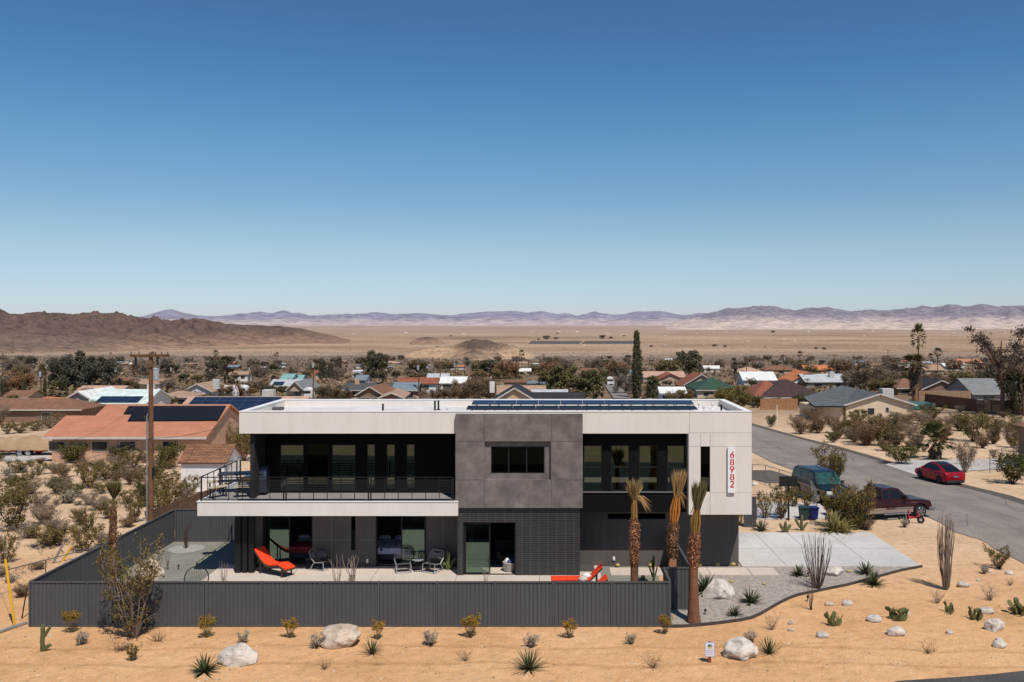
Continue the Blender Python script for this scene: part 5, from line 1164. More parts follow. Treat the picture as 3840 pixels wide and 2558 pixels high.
# ------------------------------------------------------------------ the palms at the gate: tied crowns
def tied_palm(p, h, label, rt, rboot, rpet, rtop, zz, seed=1, lean=0, mat=STRAW, side=0, pet=None, base=1.0):
    """rt trunk radius, zz = heights (share of h) where boots start, boots end, petioles end"""
    rr = random.Random(seed); NR.seed(seed); t = empty('palm_tree', p, 0, label, 'palm tree'); zb0, zb1, zp = zz
    L = lambda z: V((lean * max(0, z / h - zb1 * .8), 0, z))
    g = MB(); zs = [-.01, .02, .08, .18, .32, zb0, zb1]; rs = [rt * 1.15 * base, rt * 1.1 * base, rt * (1 + .6 * (base - 1)), rt * (1 + .3 * (base - 1)), rt, rt, rt * .75]
    g.tube([L(z * h) for z in zs], rs, 14); g.build('trunk', PALMT, t, smooth=True)
    g = MB(); z0, z1 = zb0 * h, zb1 * h; nb = int((z1 - z0) / .0085)
    for i in range(nb):
        z = z0 + (z1 - z0) * i / nb; u = (z - z0) / (z1 - z0); a = i * 2.399 + rr.uniform(-.2, .2); r = rt + (rboot - rt) * math.sin(math.pi * min(1, u * .92 + .06)) ** .6
        r = r * (1 - .25 * max(0, u - .8) / .2)
        o = V((math.cos(a), math.sin(a), 0)); sd = V((-math.sin(a), math.cos(a), 0)); c = L(z) + o * r * .80; w = rr.uniform(.035, .065); ln = rr.uniform(.07, .16)
        b0, b1 = c - sd * w, c + sd * w; tip = c + o * ln * rr.uniform(.25, .6) + V((0, 0, ln * rr.uniform(.5, 1.1)))
        k = len(g.v); g.v += [tuple(b0), tuple(b1), tuple(tip + sd * w * .5), tuple(tip - sd * w * .5), tuple(c + V((0, 0, .09)) - sd * w * .5 - o * .03), tuple(c + V((0, 0, .09)) + sd * w * .5 - o * .03)]
        g.f += [(k, k + 1, k + 2, k + 3), (k + 3, k + 2, k + 5, k + 4)]; g.m += [0, 0]
    g.build('boot_sheath', BOOT, t)
    g = MB(); za, zb = (zb1 - .03) * h, zp * h
    for i in range(24):
        a = i * 2.399; o = V((math.cos(a), math.sin(a), 0)); rb = .35 + .65 * ((i * 7) % 10) / 9; pts = []
        for k in range(7): u = k / 6; pts.append(L(za + (zb - za) * u) + o * rb * (rt * .55 + (rpet - rt * .55) * math.sin(math.pi * (u * .8 + .1)) ** 1.3 if u < .62 else rpet * (.86 - (u - .62) * .9)))
        g.tube(pts, [.026, .024, .022, .02, .018, .016, .015], 4, False)
    g.build('petioles', pet or PETI, t)
    g = MB(); zt = h
    for i in range(60):
        a = i * 2.399; s = math.sqrt(rr.uniform(.02, 1)); o = V((math.cos(a), math.sin(a), 0)); b = L(zb - rr.uniform(.0, .25)) + o * rpet * .6 * s; e = L(zt - rr.uniform(.05, .45) * (zt - zb)) + o * rtop * s
        for j in range(6):
            q = e + V((rr.gauss(0, .06), rr.gauss(0, .06), rr.uniform(-.05, .16))); sd = V((rr.uniform(-1, 1), rr.uniform(-1, 1), 0)).normalized() * rr.uniform(.01, .02); m = b.lerp(q, .6) + o * .02
            k = len(g.v); g.v += [tuple(b - sd * .6), tuple(b + sd * .6), tuple(m + sd), tuple(m - sd), tuple(q)]; g.f += [(k, k + 1, k + 2, k + 3), (k + 3, k + 2, k + 4)]; g.m += [0, 0]
    g.build('crown', mat, t)
    if side:
        g = MB()
        for dx, ln, n in ((side, .85, 30), (side * .6, .5, 18), (-side * .6, .28, 12)):
            b = L(zb + .02)
            for j in range(n):
                q = b + V((dx * ln * rr.uniform(.55, 1.1), rr.uniform(-.2, .2), -ln * rr.uniform(.25, .95))); m = b.lerp(q, .5) + V((0, 0, .14)); sd = V((0, 0, 1)) * .015
                k = len(g.v); g.v += [tuple(b - sd), tuple(b + sd), tuple(m + sd), tuple(m - sd), tuple(q)]; g.f += [(k, k + 1, k + 2, k + 3), (k + 3, k + 2, k + 4)]; g.m += [0, 0]
        g.build('hanging_frond', STRAW, t)
    return t
def palm_h(p, py): return hZ(py, p.y) - p.z
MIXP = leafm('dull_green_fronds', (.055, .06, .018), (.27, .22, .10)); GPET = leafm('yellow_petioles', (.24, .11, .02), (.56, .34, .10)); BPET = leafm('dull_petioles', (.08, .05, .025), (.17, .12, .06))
def share(p, h, *ys): return [(hZ(y, p.y) - p.z) / h for y in ys]
p = V((hX(2379, 39.8), 39.8, .0)); h = palm_h(p, 1793); tied_palm(p, h, 'palm with short tied crown standing inside the front fence', .17, .262, .13, .40, share(p, h, 2125, 1945, 1862), 3, 0, STRAW, .9, GPET)
p = V((hX(2522, 40.4), 40.4, .0)); h = palm_h(p, 1758); tied_palm(p, h, 'tallest palm with long orange tied fronds behind the gate', .175, .30, .235, .31, share(p, h, 2095, 1958, 1850), 5, .62, STRAW, .5, PETI)
p = G(2601, 2335); h = palm_h(p, 1800); tied_palm(p, h, 'thick palm with smooth flared base in the gravel outside the gate', .185, .29, .20, .33, share(p, h, 2130, 2000, 1900), 8, .55, MIXP, -.4, GPET, 1.45)
p = V((hX(424, 38.4), 38.4, 0)); h = palm_h(p, 1800); tied_palm(p, h, 'slender palm with small green tuft at the corner of the yard', .125, .155, .075, .36, share(p, h, 2090, 1915, 1850), 12, .12, MIXP, 0, BPET)
# ------------------------------------------------------------------ vehicles (x forward, built 1:1, z from the ground)
def paint(name, c, rough=.38, metal=.2):
    m, n, b = nt(name); t = noise_node(n, 6, 3); r = ramp(n, t.outputs[0], [(.3, sc3(c, .92)), (.7, sc3(c, 1.08))]); n.links.new(r.outputs[0], b.inputs['Base Color'])
    b.inputs['Roughness'].default_value = rough; b.inputs['Metallic'].default_value = metal; b.inputs['Coat Weight'].default_value = .08; b.inputs['Coat Roughness'].default_value = .1; b.inputs['Specular IOR Level'].default_value = .3; MATS[name] = m; return m
CGLASS = mk('dark_car_glass', (.008, .009, .010), .08, .1, 2, spec=.35); WSHIELD = mk('green_windscreen', (.025, .07, .065), .12, .9, 3, spec=.3); TYRE = mk('tyre_rubber', (.018, .018, .018), .85, .2, 8)
CHROME = mk('chrome', (.6, .6, .6), .15, .05, 3, metal=1); PLAST = mk('dark_car_plastic', (.03, .03, .032), .6, .1, 4); LAMP = mk('clear_lamp', (.55, .55, .5), .2, .1, 5, spec=.7); TAIL = mk('red_tail_lamp', (.35, .012, .015), .2, .1, 5, spec=.7)
def arch(x, r, z0, n=8):
    """wheel arch as part of an outline walked towards -x along the sill"""
    a0 = math.asin(min(.95, max(-.2, (z0 - r * .82) / r)))
    return [(x + r * math.cos(a), r * .82 + r * math.sin(a)) for a in [a0 + (math.pi - 2 * a0) * i / n for i in range(n + 1)]]
def wheels(t, xs, hw, R_, rim=CHROME, w=.22, spokes=6, rr=.62):
    for x in xs:
        for s in (-1, 1):
            g = MB(); g.disc((x, s * (hw - w / 2), R_), R_, (0, 1, 0), w, 24); wh = g.build('wheel', TYRE, t, bevel=.02)
            g = MB(); y = s * (hw + .004); g.disc((x, y, R_), R_ * rr, (0, 1, 0), .02, 20); g.build('rim', PLAST if spokes else rim, wh)
            if spokes:
                g = MB(); y = s * (hw + .018)
                for k in range(spokes): a = 2 * math.pi * k / spokes; g.obox((x, y, R_), (x + R_ * rr * .95 * math.cos(a), y, R_ + R_ * rr * .95 * math.sin(a)), R_ * .17, .02, V((0, 1, 0)))
                pts = [(x + R_ * rr * .93 * math.cos(2 * math.pi * k / 20), y, R_ + R_ * rr * .93 * math.sin(2 * math.pi * k / 20)) for k in range(21)]; g.tube(pts, R_ * .06, 5, False); g.build('spokes', rim, wh)
def side_pane(t, out, hw, mat, name='window', e=.006):
    for s in (-1, 1):
        g = MB(); g.add([(x, s * (hw(x, z) + e), z) for x, z in (out if s < 0 else out[::-1])], [tuple(range(len(out)))]); g.build(name, mat, t)
def cross_pane(t, x0, z0, x1, z1, hw, mat, name, k=.9, e=.008):
    d = V((x1 - x0, 0, z1 - z0)); n = V((d.z, 0, -d.x)).normalized() * e
    if n.z < 0: n = -n
    g = MB(); g.quad((x0 + n.x, -hw(x0, z0) * k, z0 + n.z), (x0 + n.x, hw(x0, z0) * k, z0 + n.z), (x1 + n.x, hw(x1, z1) * k, z1 + n.z), (x1 + n.x, -hw(x1, z1) * k, z1 + n.z)); g.build(name, mat, t)
def strip_pane(t, pts, hw, mat, name, k=.88, e=.012):
    """glass that follows several outline points across the body"""
    g = MB(); row = []
    for x, z in pts: row.append(((x, -hw(x, z) * k, z + e), (x, hw(x, z) * k, z + e)))
    for (a, b), (c, d) in zip(row, row[1:]): g.quad(a, b, d, c)
    g.build(name, mat, t)
def pickup(p, rz):
    t = empty('pickup_truck', p, rz, 'dark maroon pickup truck with tan lower body parked on the sandy drive', 'pickup truck')
    M = paint('maroon_car_paint', (.036, .009, .013), .3, 0); TN = paint('tan_car_paint', (.30, .235, .20)); wb = 2.23; R_ = .41
    hw = lambda x, z: 1.0 - .07 * max(0, z - .95) - .05 * sm(2.5, 3.15, x)
    body = [(-3.15, .62)] + [(-3.15, 1.28), (-.62, 1.28), (-.6, 1.22), (1.28, 1.22), (1.7, 1.20), (2.7, 1.10), (3.02, 1.02), (3.10, .62)] + [(2.80, .62)] + [q for q in arch(wb, .50, .62)] + [(1.68, .62)] + [q for q in arch(-wb, .50, .62)] + [(-2.75, .62)]
    g = MB(); g.profile(body, hw); g.build('body', M, t, fix=True, bevel=.05, seg=3, smooth=False)
    g = MB(); hw2 = lambda x, z: hw(x, z) + .012
    for a, b in ((-wb + .53, wb - .53), (-3.12, -wb - .53)): g.box(a, b, -1.0, 1.0, .40, .66)
    g.build('lower_body', TN, t, bevel=.03)
    for s in (-1, 1): g = MB(); g.box(-wb + .54, wb - .54, s * 1.012 - .012, s * 1.012 + .012, .66, .74); g.build('side_strip', CHROME, t)
    ch = lambda x, z: .96 - .22 * max(0, z - 1.2)
    cab = [(-.58, 1.2), (-.50, 1.84), (-.35, 1.93), (.55, 1.93), (.80, 1.86), (1.45, 1.22)]
    g = MB(); g.profile(cab, ch); g.build('cab', M, t, fix=True, bevel=.05, seg=3)
    side_pane(t, [(-.46, 1.28), (-.36, 1.80), (-.02, 1.82), (-.02, 1.28)], ch, CGLASS); side_pane(t, [(.10, 1.28), (.10, 1.82), (.62, 1.81), (1.16, 1.30), (1.16, 1.28)], ch, CGLASS)
    cross_pane(t, 1.36, 1.30, .84, 1.82, ch, CGLASS, 'windscreen'); cross_pane(t, -.57, 1.3, -.49, 1.78, ch, CGLASS, 'rear_window')
    for s in (-1, 1):
        g = MB(); g.box(1.0, 1.14, s * 1.12 - .1, s * 1.12 + .1, 1.26, 1.5); g.build('mirror', PLAST, t, bevel=.03)
        g = MB(); g.box(2.98, 3.08, s * .78 - .16, s * .78 + .16, .80, 1.0); g.build('headlight', LAMP, t, bevel=.03)
        for xh in (-.1, .98): g = MB(); g.box(xh - .1, xh + .1, s * 1.0 - .02, s * 1.0 + .02, 1.06, 1.1); g.build('door_handle', PLAST, t)
        for xd in (-.58, .04, 1.26): g = MB(); g.box(xd - .008, xd + .008, s * .993 - .01, s * .993 + .01, .75, 1.21); g.build('door_gap', PLAST, t)
        g = MB(); g.box(-3.19, -3.14, s * .86 - .08, s * .86 + .08, .8, 1.2); g.build('tail_light', TAIL, t)
        g = MB(); g.tube([(-.4, s * .98, .36), (1.5, s * .98, .36)], .05, 8); g.build('running_board', CHROME, t)
    g = MB(); g.box(3.03, 3.13, -.55, .55, .70, 1.0); g.build('grille', CHROME, t, bevel=.02)
    g = MB(); g.box(2.85, 3.28, -1.0, 1.0, .42, .66); g.build('bumper', mk('grey_bumper', (.16, .15, .15), .5, .1, 3), t, bevel=.06, seg=3); g = MB(); g.box(-3.32, -3.12, -.95, .95, .48, .66); g.build('bumper', CHROME, t, bevel=.04)
    g = MB(); g.box(-3.05, -.65, -.82, .82, 1.283, 1.288); g.build('bed', PLAST, t)
    g = MB()
    for k in range(11):
        x0 = 1.52 + k * .042; g.box(x0, x0 + .026, -1.0, -.985, .98, 1.02)
    g.build('lettering', CHROME, t)
    g = MB(); g.box(-2.9, 2.7, -.75, .75, .3, .6); g.build('underbody', PLAST, t)
    wheels(t, (-wb, wb), .99, R_, CHROME, .28, 6, .66); return t
pr, pf = G(3233, 1957), G(3465, 1943); pc = (pr + pf) / 2; pickup((pc.x - .5, pc.y + .9, 0), math.atan2(pf.y - pr.y, pf.x - pr.x) * .9)
def red_car(p, rz, k):
    t = empty('electric_car', p, rz, 'glossy red hatchback car driving along the grey street', 'car', s=k); M = paint('red_car_paint', (.36, .008, .02), .2, .25); wb = 1.445
    hw = lambda x, z: (.955 - .10 * abs(x / 2.37) ** 3) - .06 * max(0, z - .75) - .10 * max(0, .35 - z)
    body = [(-2.36, .42), (-2.40, .75), (-2.34, .98), (-2.28, 1.06), (-1.9, 1.09), (-.4, .98), (.9, .98), (1.5, .93), (2.1, .78), (2.34, .60), (2.36, .38), (2.1, .24)] + arch(wb, .40, .24) + arch(-wb, .40, .24) + [(-2.1, .24)]
    g = MB(); g.profile(body, hw); g.build('body', M, t, fix=True, bevel=.07, seg=3, smooth=False)
    ch = lambda x, z: .86 - .42 * max(0, z - .98) - .06 * max(0, abs(x) - 1.2)
    cab = [(-2.15, 1.04), (-1.55, 1.30), (-.9, 1.50), (-.2, 1.60), (.3, 1.57), (.7, 1.43), (1.42, .95)]
    g = MB(); g.profile(cab, ch); g.build('roof', M, t, fix=True, bevel=.05, seg=3)
    side_pane(t, [(-1.35, 1.08), (-1.1, 1.34), (-.75, 1.46), (-.32, 1.51), (-.32, 1.06)], ch, CGLASS); side_pane(t, [(-.25, 1.06), (-.25, 1.515), (.25, 1.50), (.62, 1.37), (1.05, 1.06)], ch, CGLASS)
    strip_pane(t, [(-2.08, 1.075), (-1.55, 1.31), (-.95, 1.49)], ch, CGLASS, 'rear_window', .86); strip_pane(t, [(-.88, 1.51), (-.2, 1.61), (.3, 1.58), (.55, 1.50)], ch, CGLASS, 'glass_roof', .86); cross_pane(t, 1.3, 1.03, .72, 1.425, ch, CGLASS, 'windscreen', .88)
    for s in (-1, 1):
        g = MB(); g.box(-2.40, -2.20, s * .66 - .2, s * .66 + .2, .86, .96); g.build('tail_light', TAIL, t, bevel=.02)
        g = MB(); g.box(.85, 1.0, s * .98 - .09, s * .98 + .09, 1.0, 1.12); g.build('mirror', M, t, bevel=.03)
        g = MB(); g.box(2.1, 2.25, s * .68 - .13, s * .68 + .13, .66, .74); g.build('headlight', LAMP, t, bevel=.02)
        for xd in (-1.0, -.28, .98): g = MB(); g.box(xd - .006, xd + .006, s * .955 - .012, s * .955 + .006, .4, .96); g.build('door_gap', PLAST, t)
    g = MB(); g.box(-2.43, -2.2, -.78, .78, .24, .42); g.build('rear_diffuser', PLAST, t, bevel=.04); g = MB(); g.box(-2.425, -2.39, -.26, .26, .68, .80); g.build('number_plate', mk('dark_plate', (.06, .06, .07), .5, .1, 8), t)
    g = MB(); g.box(-2.43, -2.42, -.2, .2, .72, .76); g.build('plate_lettering', mk('pale_plate', (.45, .45, .45), .5, .4, 40), t)
    g = MB(); g.tube([(-2.36, -.06, 1.0), (-2.37, 0, .985), (-2.36, .06, 1.0)], .012, 5); g.tube([(-2.375, 0, .985), (-2.39, 0, .93)], .012, 5); g.build('emblem', CHROME, t)
    g = MB(); g.box(-2.2, 2.2, -.7, .7, .16, .3); g.build('underbody', PLAST, t)
    wheels(t, (-wb, wb), .93, .355, PLAST, .24, 5, .68); return t
a, b_ = G(3443, 1797), G(3596, 1824); m = G(3516, 1811)
red_car((m.x + .45, m.y + .75, gz(m.x, m.y) + .03), math.atan2(.985, -.17) - .03, .96)
def suv(p, rz, k):
    t = empty('parked_suv', p, rz, 'dark blue older suv with tan lower sides parked facing the pickup', 'suv', s=k); M = paint('navy_car_paint', (.008, .014, .028), .3, 0); TN = MATS['tan_car_paint']; TNB = paint('brown_grey_paint', (.13, .105, .09)); wb = 1.42
    hw = lambda x, z: .93 - .05 * max(0, z - .9) - .05 * sm(1.8, 2.4, x)
    body = [(-2.42, .45), (-2.44, 1.08), (.85, 1.05), (1.1, 1.08), (2.2, .98), (2.42, .86), (2.44, .45)] + [(2.0, .40)] + arch(wb, .46, .40) + arch(-wb, .46, .40) + [(-2.0, .40)]
    g = MB(); g.profile(body, hw); g.build('body', M, t, fix=True, bevel=.06, seg=3)
    for s in (-1, 1): g = MB(); g.box(-wb + .5, wb - .5, s * .935 - .01, s * .935 + .01, .42, .80); g.build('lower_body', TNB, t); g = MB(); g.box(-2.3, 2.2, s * .945 - .01, s * .945 + .01, .83, .90); g.build('side_strip', TN, t)
    ch = lambda x, z: .89 - .22 * max(0, z - 1.05)
    cab = [(-2.42, 1.05), (-2.34, 1.6), (-2.2, 1.76), (-.2, 1.82), (.45, 1.78), (1.12, 1.08)]
    g = MB(); g.profile(cab, ch); g.build('roof', M, t, fix=True, bevel=.05, seg=3)
    for q in ([(-2.15, 1.14), (-2.1, 1.62), (-1.15, 1.68), (-1.15, 1.14)], [(-1.05, 1.14), (-1.05, 1.68), (-.22, 1.70), (-.22, 1.14)], [(-.12, 1.14), (-.12, 1.70), (.38, 1.67), (.86, 1.16)]): side_pane(t, q, ch, CGLASS)
    cross_pane(t, 1.08, 1.12, .50, 1.74, ch, WSHIELD, 'windscreen', .9)
    for s in (-1, 1):
        g = MB(); g.tube([(-2.0, s * .66, 1.80), (-1.8, s * .66, 1.86), (-.2, s * .66, 1.89), (.1, s * .66, 1.84)], .022, 6); g.build('roof_rail', PLAST, t)
        g = MB(); g.box(.75, .88, s * 1.0 - .09, s * 1.0 + .09, 1.1, 1.27); g.build('mirror', PLAST, t, bevel=.03)
        g = MB(); g.box(2.30, 2.46, s * .68 - .2, s * .68 + .2, .72, .92); g.build('headlight', LAMP, t, bevel=.04)
    g = MB(); g.box(2.40, 2.47, -.46, .46, .66, .92); g.build('grille', CHROME, t, bevel=.02); g = MB(); g.box(2.2, 2.6, -.94, .94, .40, .62); g.build('bumper', TN, t, bevel=.06, seg=3)
    g = MB(); g.box(2.595, 2.61, -.22, .22, .48, .58); g.build('number_plate', mk('white_plate', (.6, .6, .6), .5, .1, 10), t)
    g = MB(); g.box(-2.3, 2.2, -.7, .7, .25, .45); g.build('underbody', PLAST, t)
    wheels(t, (-wb, wb), .92, .36, CHROME, .22, 6, .62); return t
suv((hX(3080, 64.2), 64.2, gz(20, 64) + .02), math.radians(-80), 1.13)
# boat under a tarp on a red trailer
bp = G(110, 1706); t = empty('boat_trailer', bp, .02, 'red twin axle trailer under the tarped boat at the side of the tiled house', 'trailer'); s = bp.y / F
g = MB(); g.box(-3.4, 2.0, -.9, -.75, .42, .58); g.box(-3.4, 2.0, .75, .9, .42, .58); g.obox((2.0, -.8, .5), (3.3, 0, .5), .12, .12); g.obox((2.0, .8, .5), (3.3, 0, .5), .12, .12); g.build('chassis', mk('red_trailer_paint', (.40, .02, .02), .5, .1, 4), t)
for x in (-.4, .45):
    for sd in (-1, 1): g = MB(); g.disc((x, sd * .98, .36), .36, (0, 1, 0), .2, 18); w = g.build('wheel', TYRE, t); g = MB(); g.disc((x, sd * 1.0, .36), .24, (0, 1, 0), .2, 14); g.build('rim', FRM, w)
g = MB(); g.box(-1.0, 1.0, -1.1, -.86, .72, .78); g.build('mudguard', MATS['red_trailer_paint'], t)
TARP = mk('tan_tarp', (.37, .25, .145), .9, .18, .8, .6, .2)
g = MB(); n = 22
for i in range(n + 1):
    u = i / n; x = -4.2 + 7.6 * u; w = 1.25 * (1 - max(0, (u - .65) / .35) ** 2 * .75); h_ = 1.05 + .25 * math.sin(u * 3.0) + .06 * math.sin(u * 23)
    for a in range(9): th = math.pi * a / 8; g.v.append((x, -w * math.cos(th) * (1 + .04 * math.sin(u * 40 + a)), .62 + (h_ * math.sin(th) ** .7 if 0 < a < 8 else 0) + .04 * math.sin(u * 31 + a * 2)))
for i in range(n):
    for a in range(8): k = i * 9 + a; g.f.append((k, k + 1, k + 10, k + 9)); g.m.append(0)
g.f += [tuple(range(8, -1, -1)), tuple(n * 9 + a for a in range(9))]; g.m += [0, 0]
tag(g.build('boat_cover', TARP, None, bp, .02, smooth=True, fix=True), 'tan tarpaulin stretched over a boat on the red trailer', 'boat cover')
# ------------------------------------------------------------------ neighbourhood houses
ROOFC = {}
def roofm(nm, c, tile=False):
    k = nm + '_roof'
    if k in ROOFC: return ROOFC[k]
    if tile:
        m, n, b = nt(k); tc = n.nodes.new('ShaderNodeTexCoord'); w = n.nodes.new('ShaderNodeTexWave'); w.bands_direction = 'Y'; w.wave_profile = 'SAW'; w.inputs['Scale'].default_value = math.pi * 2 / 20 / .42; w.inputs['Distortion'].default_value = .3
        n.links.new(tc.outputs['Object'], w.inputs['Vector']); t = noise_node(n, .8, 5)
        c1 = ramp(n, w.outputs[0], [(0, sc3(c, .62)), (.2, c), (1, sc3(c, 1.06))]).outputs[0]; c2 = mixc(n, 1.0, c1, ramp(n, t.outputs[0], [(.3, (.85,) * 3), (.7, (1.1,) * 3)]).outputs[0], 'MULTIPLY')
        n.links.new(c2, b.inputs['Base Color']); b.inputs['Roughness'].default_value = .85; bump(n, b, w.outputs[0], .6, .05)
    else: m = mk(k, c, .9, .2, .9, .3, .03, fine=5)
    ROOFC[k] = m; return m
RC = {'brown': (.21, .105, .065), 'tan': (.36, .235, .16), 'rust': (.26, .09, .05), 'terracotta': (.43, .18, .10), 'maroon': (.062, .036, .034), 'grey': (.20, .205, .205), 'dark grey': (.075, .078, .08), 'slate': (.095, .105, .108), 'black': (.028, .03, .033),
      'mint': (.56, .66, .62), 'teal': (.20, .36, .35), 'white': (.68, .68, .66), 'green': (.035, .075, .05), 'orange': (.50, .17, .07), 'pink tan': (.46, .29, .21), 'pale grey': (.42, .44, .45), 'blue grey': (.17, .22, .25)}
WC = {'tan': (.50, .38, .26), 'cream': (.62, .50, .36), 'white': (.66, .64, .60), 'brown': (.24, .15, .10), 'grey': (.30, .29, .28), 'peach': (.52, .33, .22)}
def wallm(k): return mk(k.replace(' ', '_') + '_house_wall', WC[k], .9, .1, .8, .1, fine=4)
FASC = mk('pale_fascia_board', (.52, .48, .44), .8, .15, 3); WIN = mk('dark_house_window', (.03, .035, .04), .12, .3, 3, spec=.5)
def ranch(name, p, w, d, hw, rise, kind, roof, wall, rz=0, nwin=3, solar=None, ac=False, chim=None, tile=False, label=None, far=False, oh=.5, low=1.2):
    """single storey house; p = middle of the front wall, ridge along x unless the gable faces front"""
    t = empty(name, p, rz, label, 'house')
    RM, WM = roofm(roof.replace(' ', '_'), RC[roof], tile), wallm(wall)
    g = MB(); g.box(-w / 2, w / 2, 0, d, -low, hw)
    if kind == 'gable': g.add([(s * w / 2, 0, hw) for s in (-1, 1)] + [(s * w / 2, d, hw) for s in (-1, 1)] + [(s * w / 2, d / 2, hw + rise) for s in (-1, 1)], [(0, 4, 2), (1, 3, 5)])
    if kind == 'end': g.add([(-w / 2, 0, hw), (w / 2, 0, hw), (0, 0, hw + rise), (-w / 2, d, hw), (w / 2, d, hw), (0, d, hw + rise)], [(0, 1, 2), (4, 3, 5)])
    g.build('wall', WM, t)
    g = MB(); th = .16; k = rise / (d / 2) if kind != 'end' else rise / (w / 2); dz = k * oh
    def sheet_(top):
        n = len(top); g.add([q for q in top] + [(x, y, z - th) for x, y, z in top], [tuple(range(n)), tuple(range(2 * n - 1, n - 1, -1))] + [((i + 1) % n, i, i + n, (i + 1) % n + n) for i in range(n)])
    z0, z1 = hw - dz + th, hw + rise + th
    if kind == 'gable':
        sheet_([(-w / 2 - oh, -oh, z0), (w / 2 + oh, -oh, z0), (w / 2 + oh, d / 2, z1), (-w / 2 - oh, d / 2, z1)]); sheet_([(w / 2 + oh, d + oh, z0), (-w / 2 - oh, d + oh, z0), (-w / 2 - oh, d / 2, z1), (w / 2 + oh, d / 2, z1)])
    elif kind == 'end':
        sheet_([(-w / 2 - oh, d + oh, z0), (-w / 2 - oh, -oh, z0), (0, -oh, z1), (0, d + oh, z1)]); sheet_([(w / 2 + oh, -oh, z0), (w / 2 + oh, d + oh, z0), (0, d + oh, z1), (0, -oh, z1)])
    elif kind == 'hip':
        r = min(d / 2, w / 2 - .3); a, b, c_, e = (-w / 2 - oh, -oh, z0), (w / 2 + oh, -oh, z0), (w / 2 + oh, d + oh, z0), (-w / 2 - oh, d + oh, z0); r0, r1 = (-w / 2 + r, d / 2, z1), (w / 2 - r, d / 2, z1)
        g.add([a, b, c_, e, r0, r1] + [(q[0], q[1], q[2] - th) for q in (a, b, c_, e)], [(0, 1, 5, 4), (1, 2, 5), (2, 3, 4, 5), (3, 0, 4), (1, 0, 6, 7), (2, 1, 7, 8), (3, 2, 8, 9), (0, 3, 9, 6), (6, 9, 8, 7)])
    else:   # flat
        g.box(-w / 2 - .2, w / 2 + .2, -.2, d + .2, hw, hw + .3)
    rf = g.build('roof', RM, t, fix=kind != 'flat')
    if kind != 'flat' and not far:
        g = MB(); g.box(-w / 2 - oh, w / 2 + oh, -oh - .03, -oh - .003, z0 - th - .02, z0) if kind != 'end' else [g.obox((s * (w / 2 + oh), -oh - .02, z0 - th / 2), (0, -oh - .02, z1 - th / 2), .03, th + .06) for s in (-1, 1)]; g.build('fascia', FASC, t)
    for i in range(nwin):
        x = -w / 2 + w * (i + .6) / (nwin + .2); ww, z = (.8, hw - .5) if i % 3 else (1.2, hw - .5)
        g = MB(); g.box(x - ww, x + ww, -.05, -.004, max(.3, hw - 1.7), z); fo = g.build('window', FASC, t)
        g = MB(); g.box(x - ww + .08, x + ww - .08, -.07, -.052, max(.3, hw - 1.7) + .08, z - .08); g.build('pane', WIN, fo)
    if solar:
        (u0, u1, v0, v1, m_) = solar; g = MB(); L = d / 2 + oh
        def on(u, v, e): y = -oh + v * L; return (-w / 2 - oh + u * (w + 2 * oh), y, z0 + (y + oh) * k + e)
        q = [on(u0, v0, .14), on(u1, v0, .14), on(u1, v1, .14), on(u0, v1, .14)]; ql = [(x, y, z - .08) for x, y, z in q]
        g.add(q + ql, [(0, 1, 2, 3), (1, 0, 4, 5), (2, 1, 5, 6), (3, 2, 6, 7), (0, 3, 7, 4)]); g.build('solar_array', m_, t)
    if ac: g = MB(); x, y = ac; g.box(x - .7, x + .7, y - .6, y + .6, hw + .2, hw + rise + .9); g.build('rooftop_cooler', mk('pale_cooler', (.5, .49, .46), .6, .15, 3), t, bevel=.05)
    if chim: g = MB(); x, y = chim; g.box(x - .5, x + .5, y - .4, y + .4, hw, hw + rise + 1.0); g.build('chimney', wallm('white' if wall == 'white' else 'peach'), t)
    return t
WALLH = 2.05
def Yhouse(ye): return (10.33 - WALLH) / ((ye - CY) / F - SLOPE)
def house_px(x0, x1, ye, yr, kind, roof, wall, rz=0, Y=None, label=None, **k):
    """a house from the span and heights of its eave and ridge; its distance follows from the fall of the ground"""
    Yh = Yhouse(ye) if Y is None else Y
    z = gz(((x0 + x1) / 2 - CX) / F * Yh, Yh); w = (x1 - x0) * Yh / F; hw = hZ(ye, Yh) - z
    rise = min(4.2, max(.5, w * .17 if kind == 'end' else 1.6))
    if kind == 'flat': d = 8
    elif kind == 'end': rise = max(.8, (ye - yr) * Yh / F); d = 11
    else:
        # depth and rise so that the ridge shows at yr with a pitch of about 18 degrees
        d = 9
        for _ in range(30): zr = hZ(yr, Yh + d / 2); d = max(6, min(15, .5 * d + .5 * (2 * max(.4, zr - hZ(ye, Yh)) / .34)))
        rise = max(.5, hZ(yr, Yh + d / 2) - hZ(ye, Yh))
    return ranch('house', (hX((x0 + x1) / 2, Yh), Yh, z), max(3, w - (0 if kind == 'end' else .4)), d, max(1.7, hw), rise, kind, roof, wall, rz, label=label, **k)

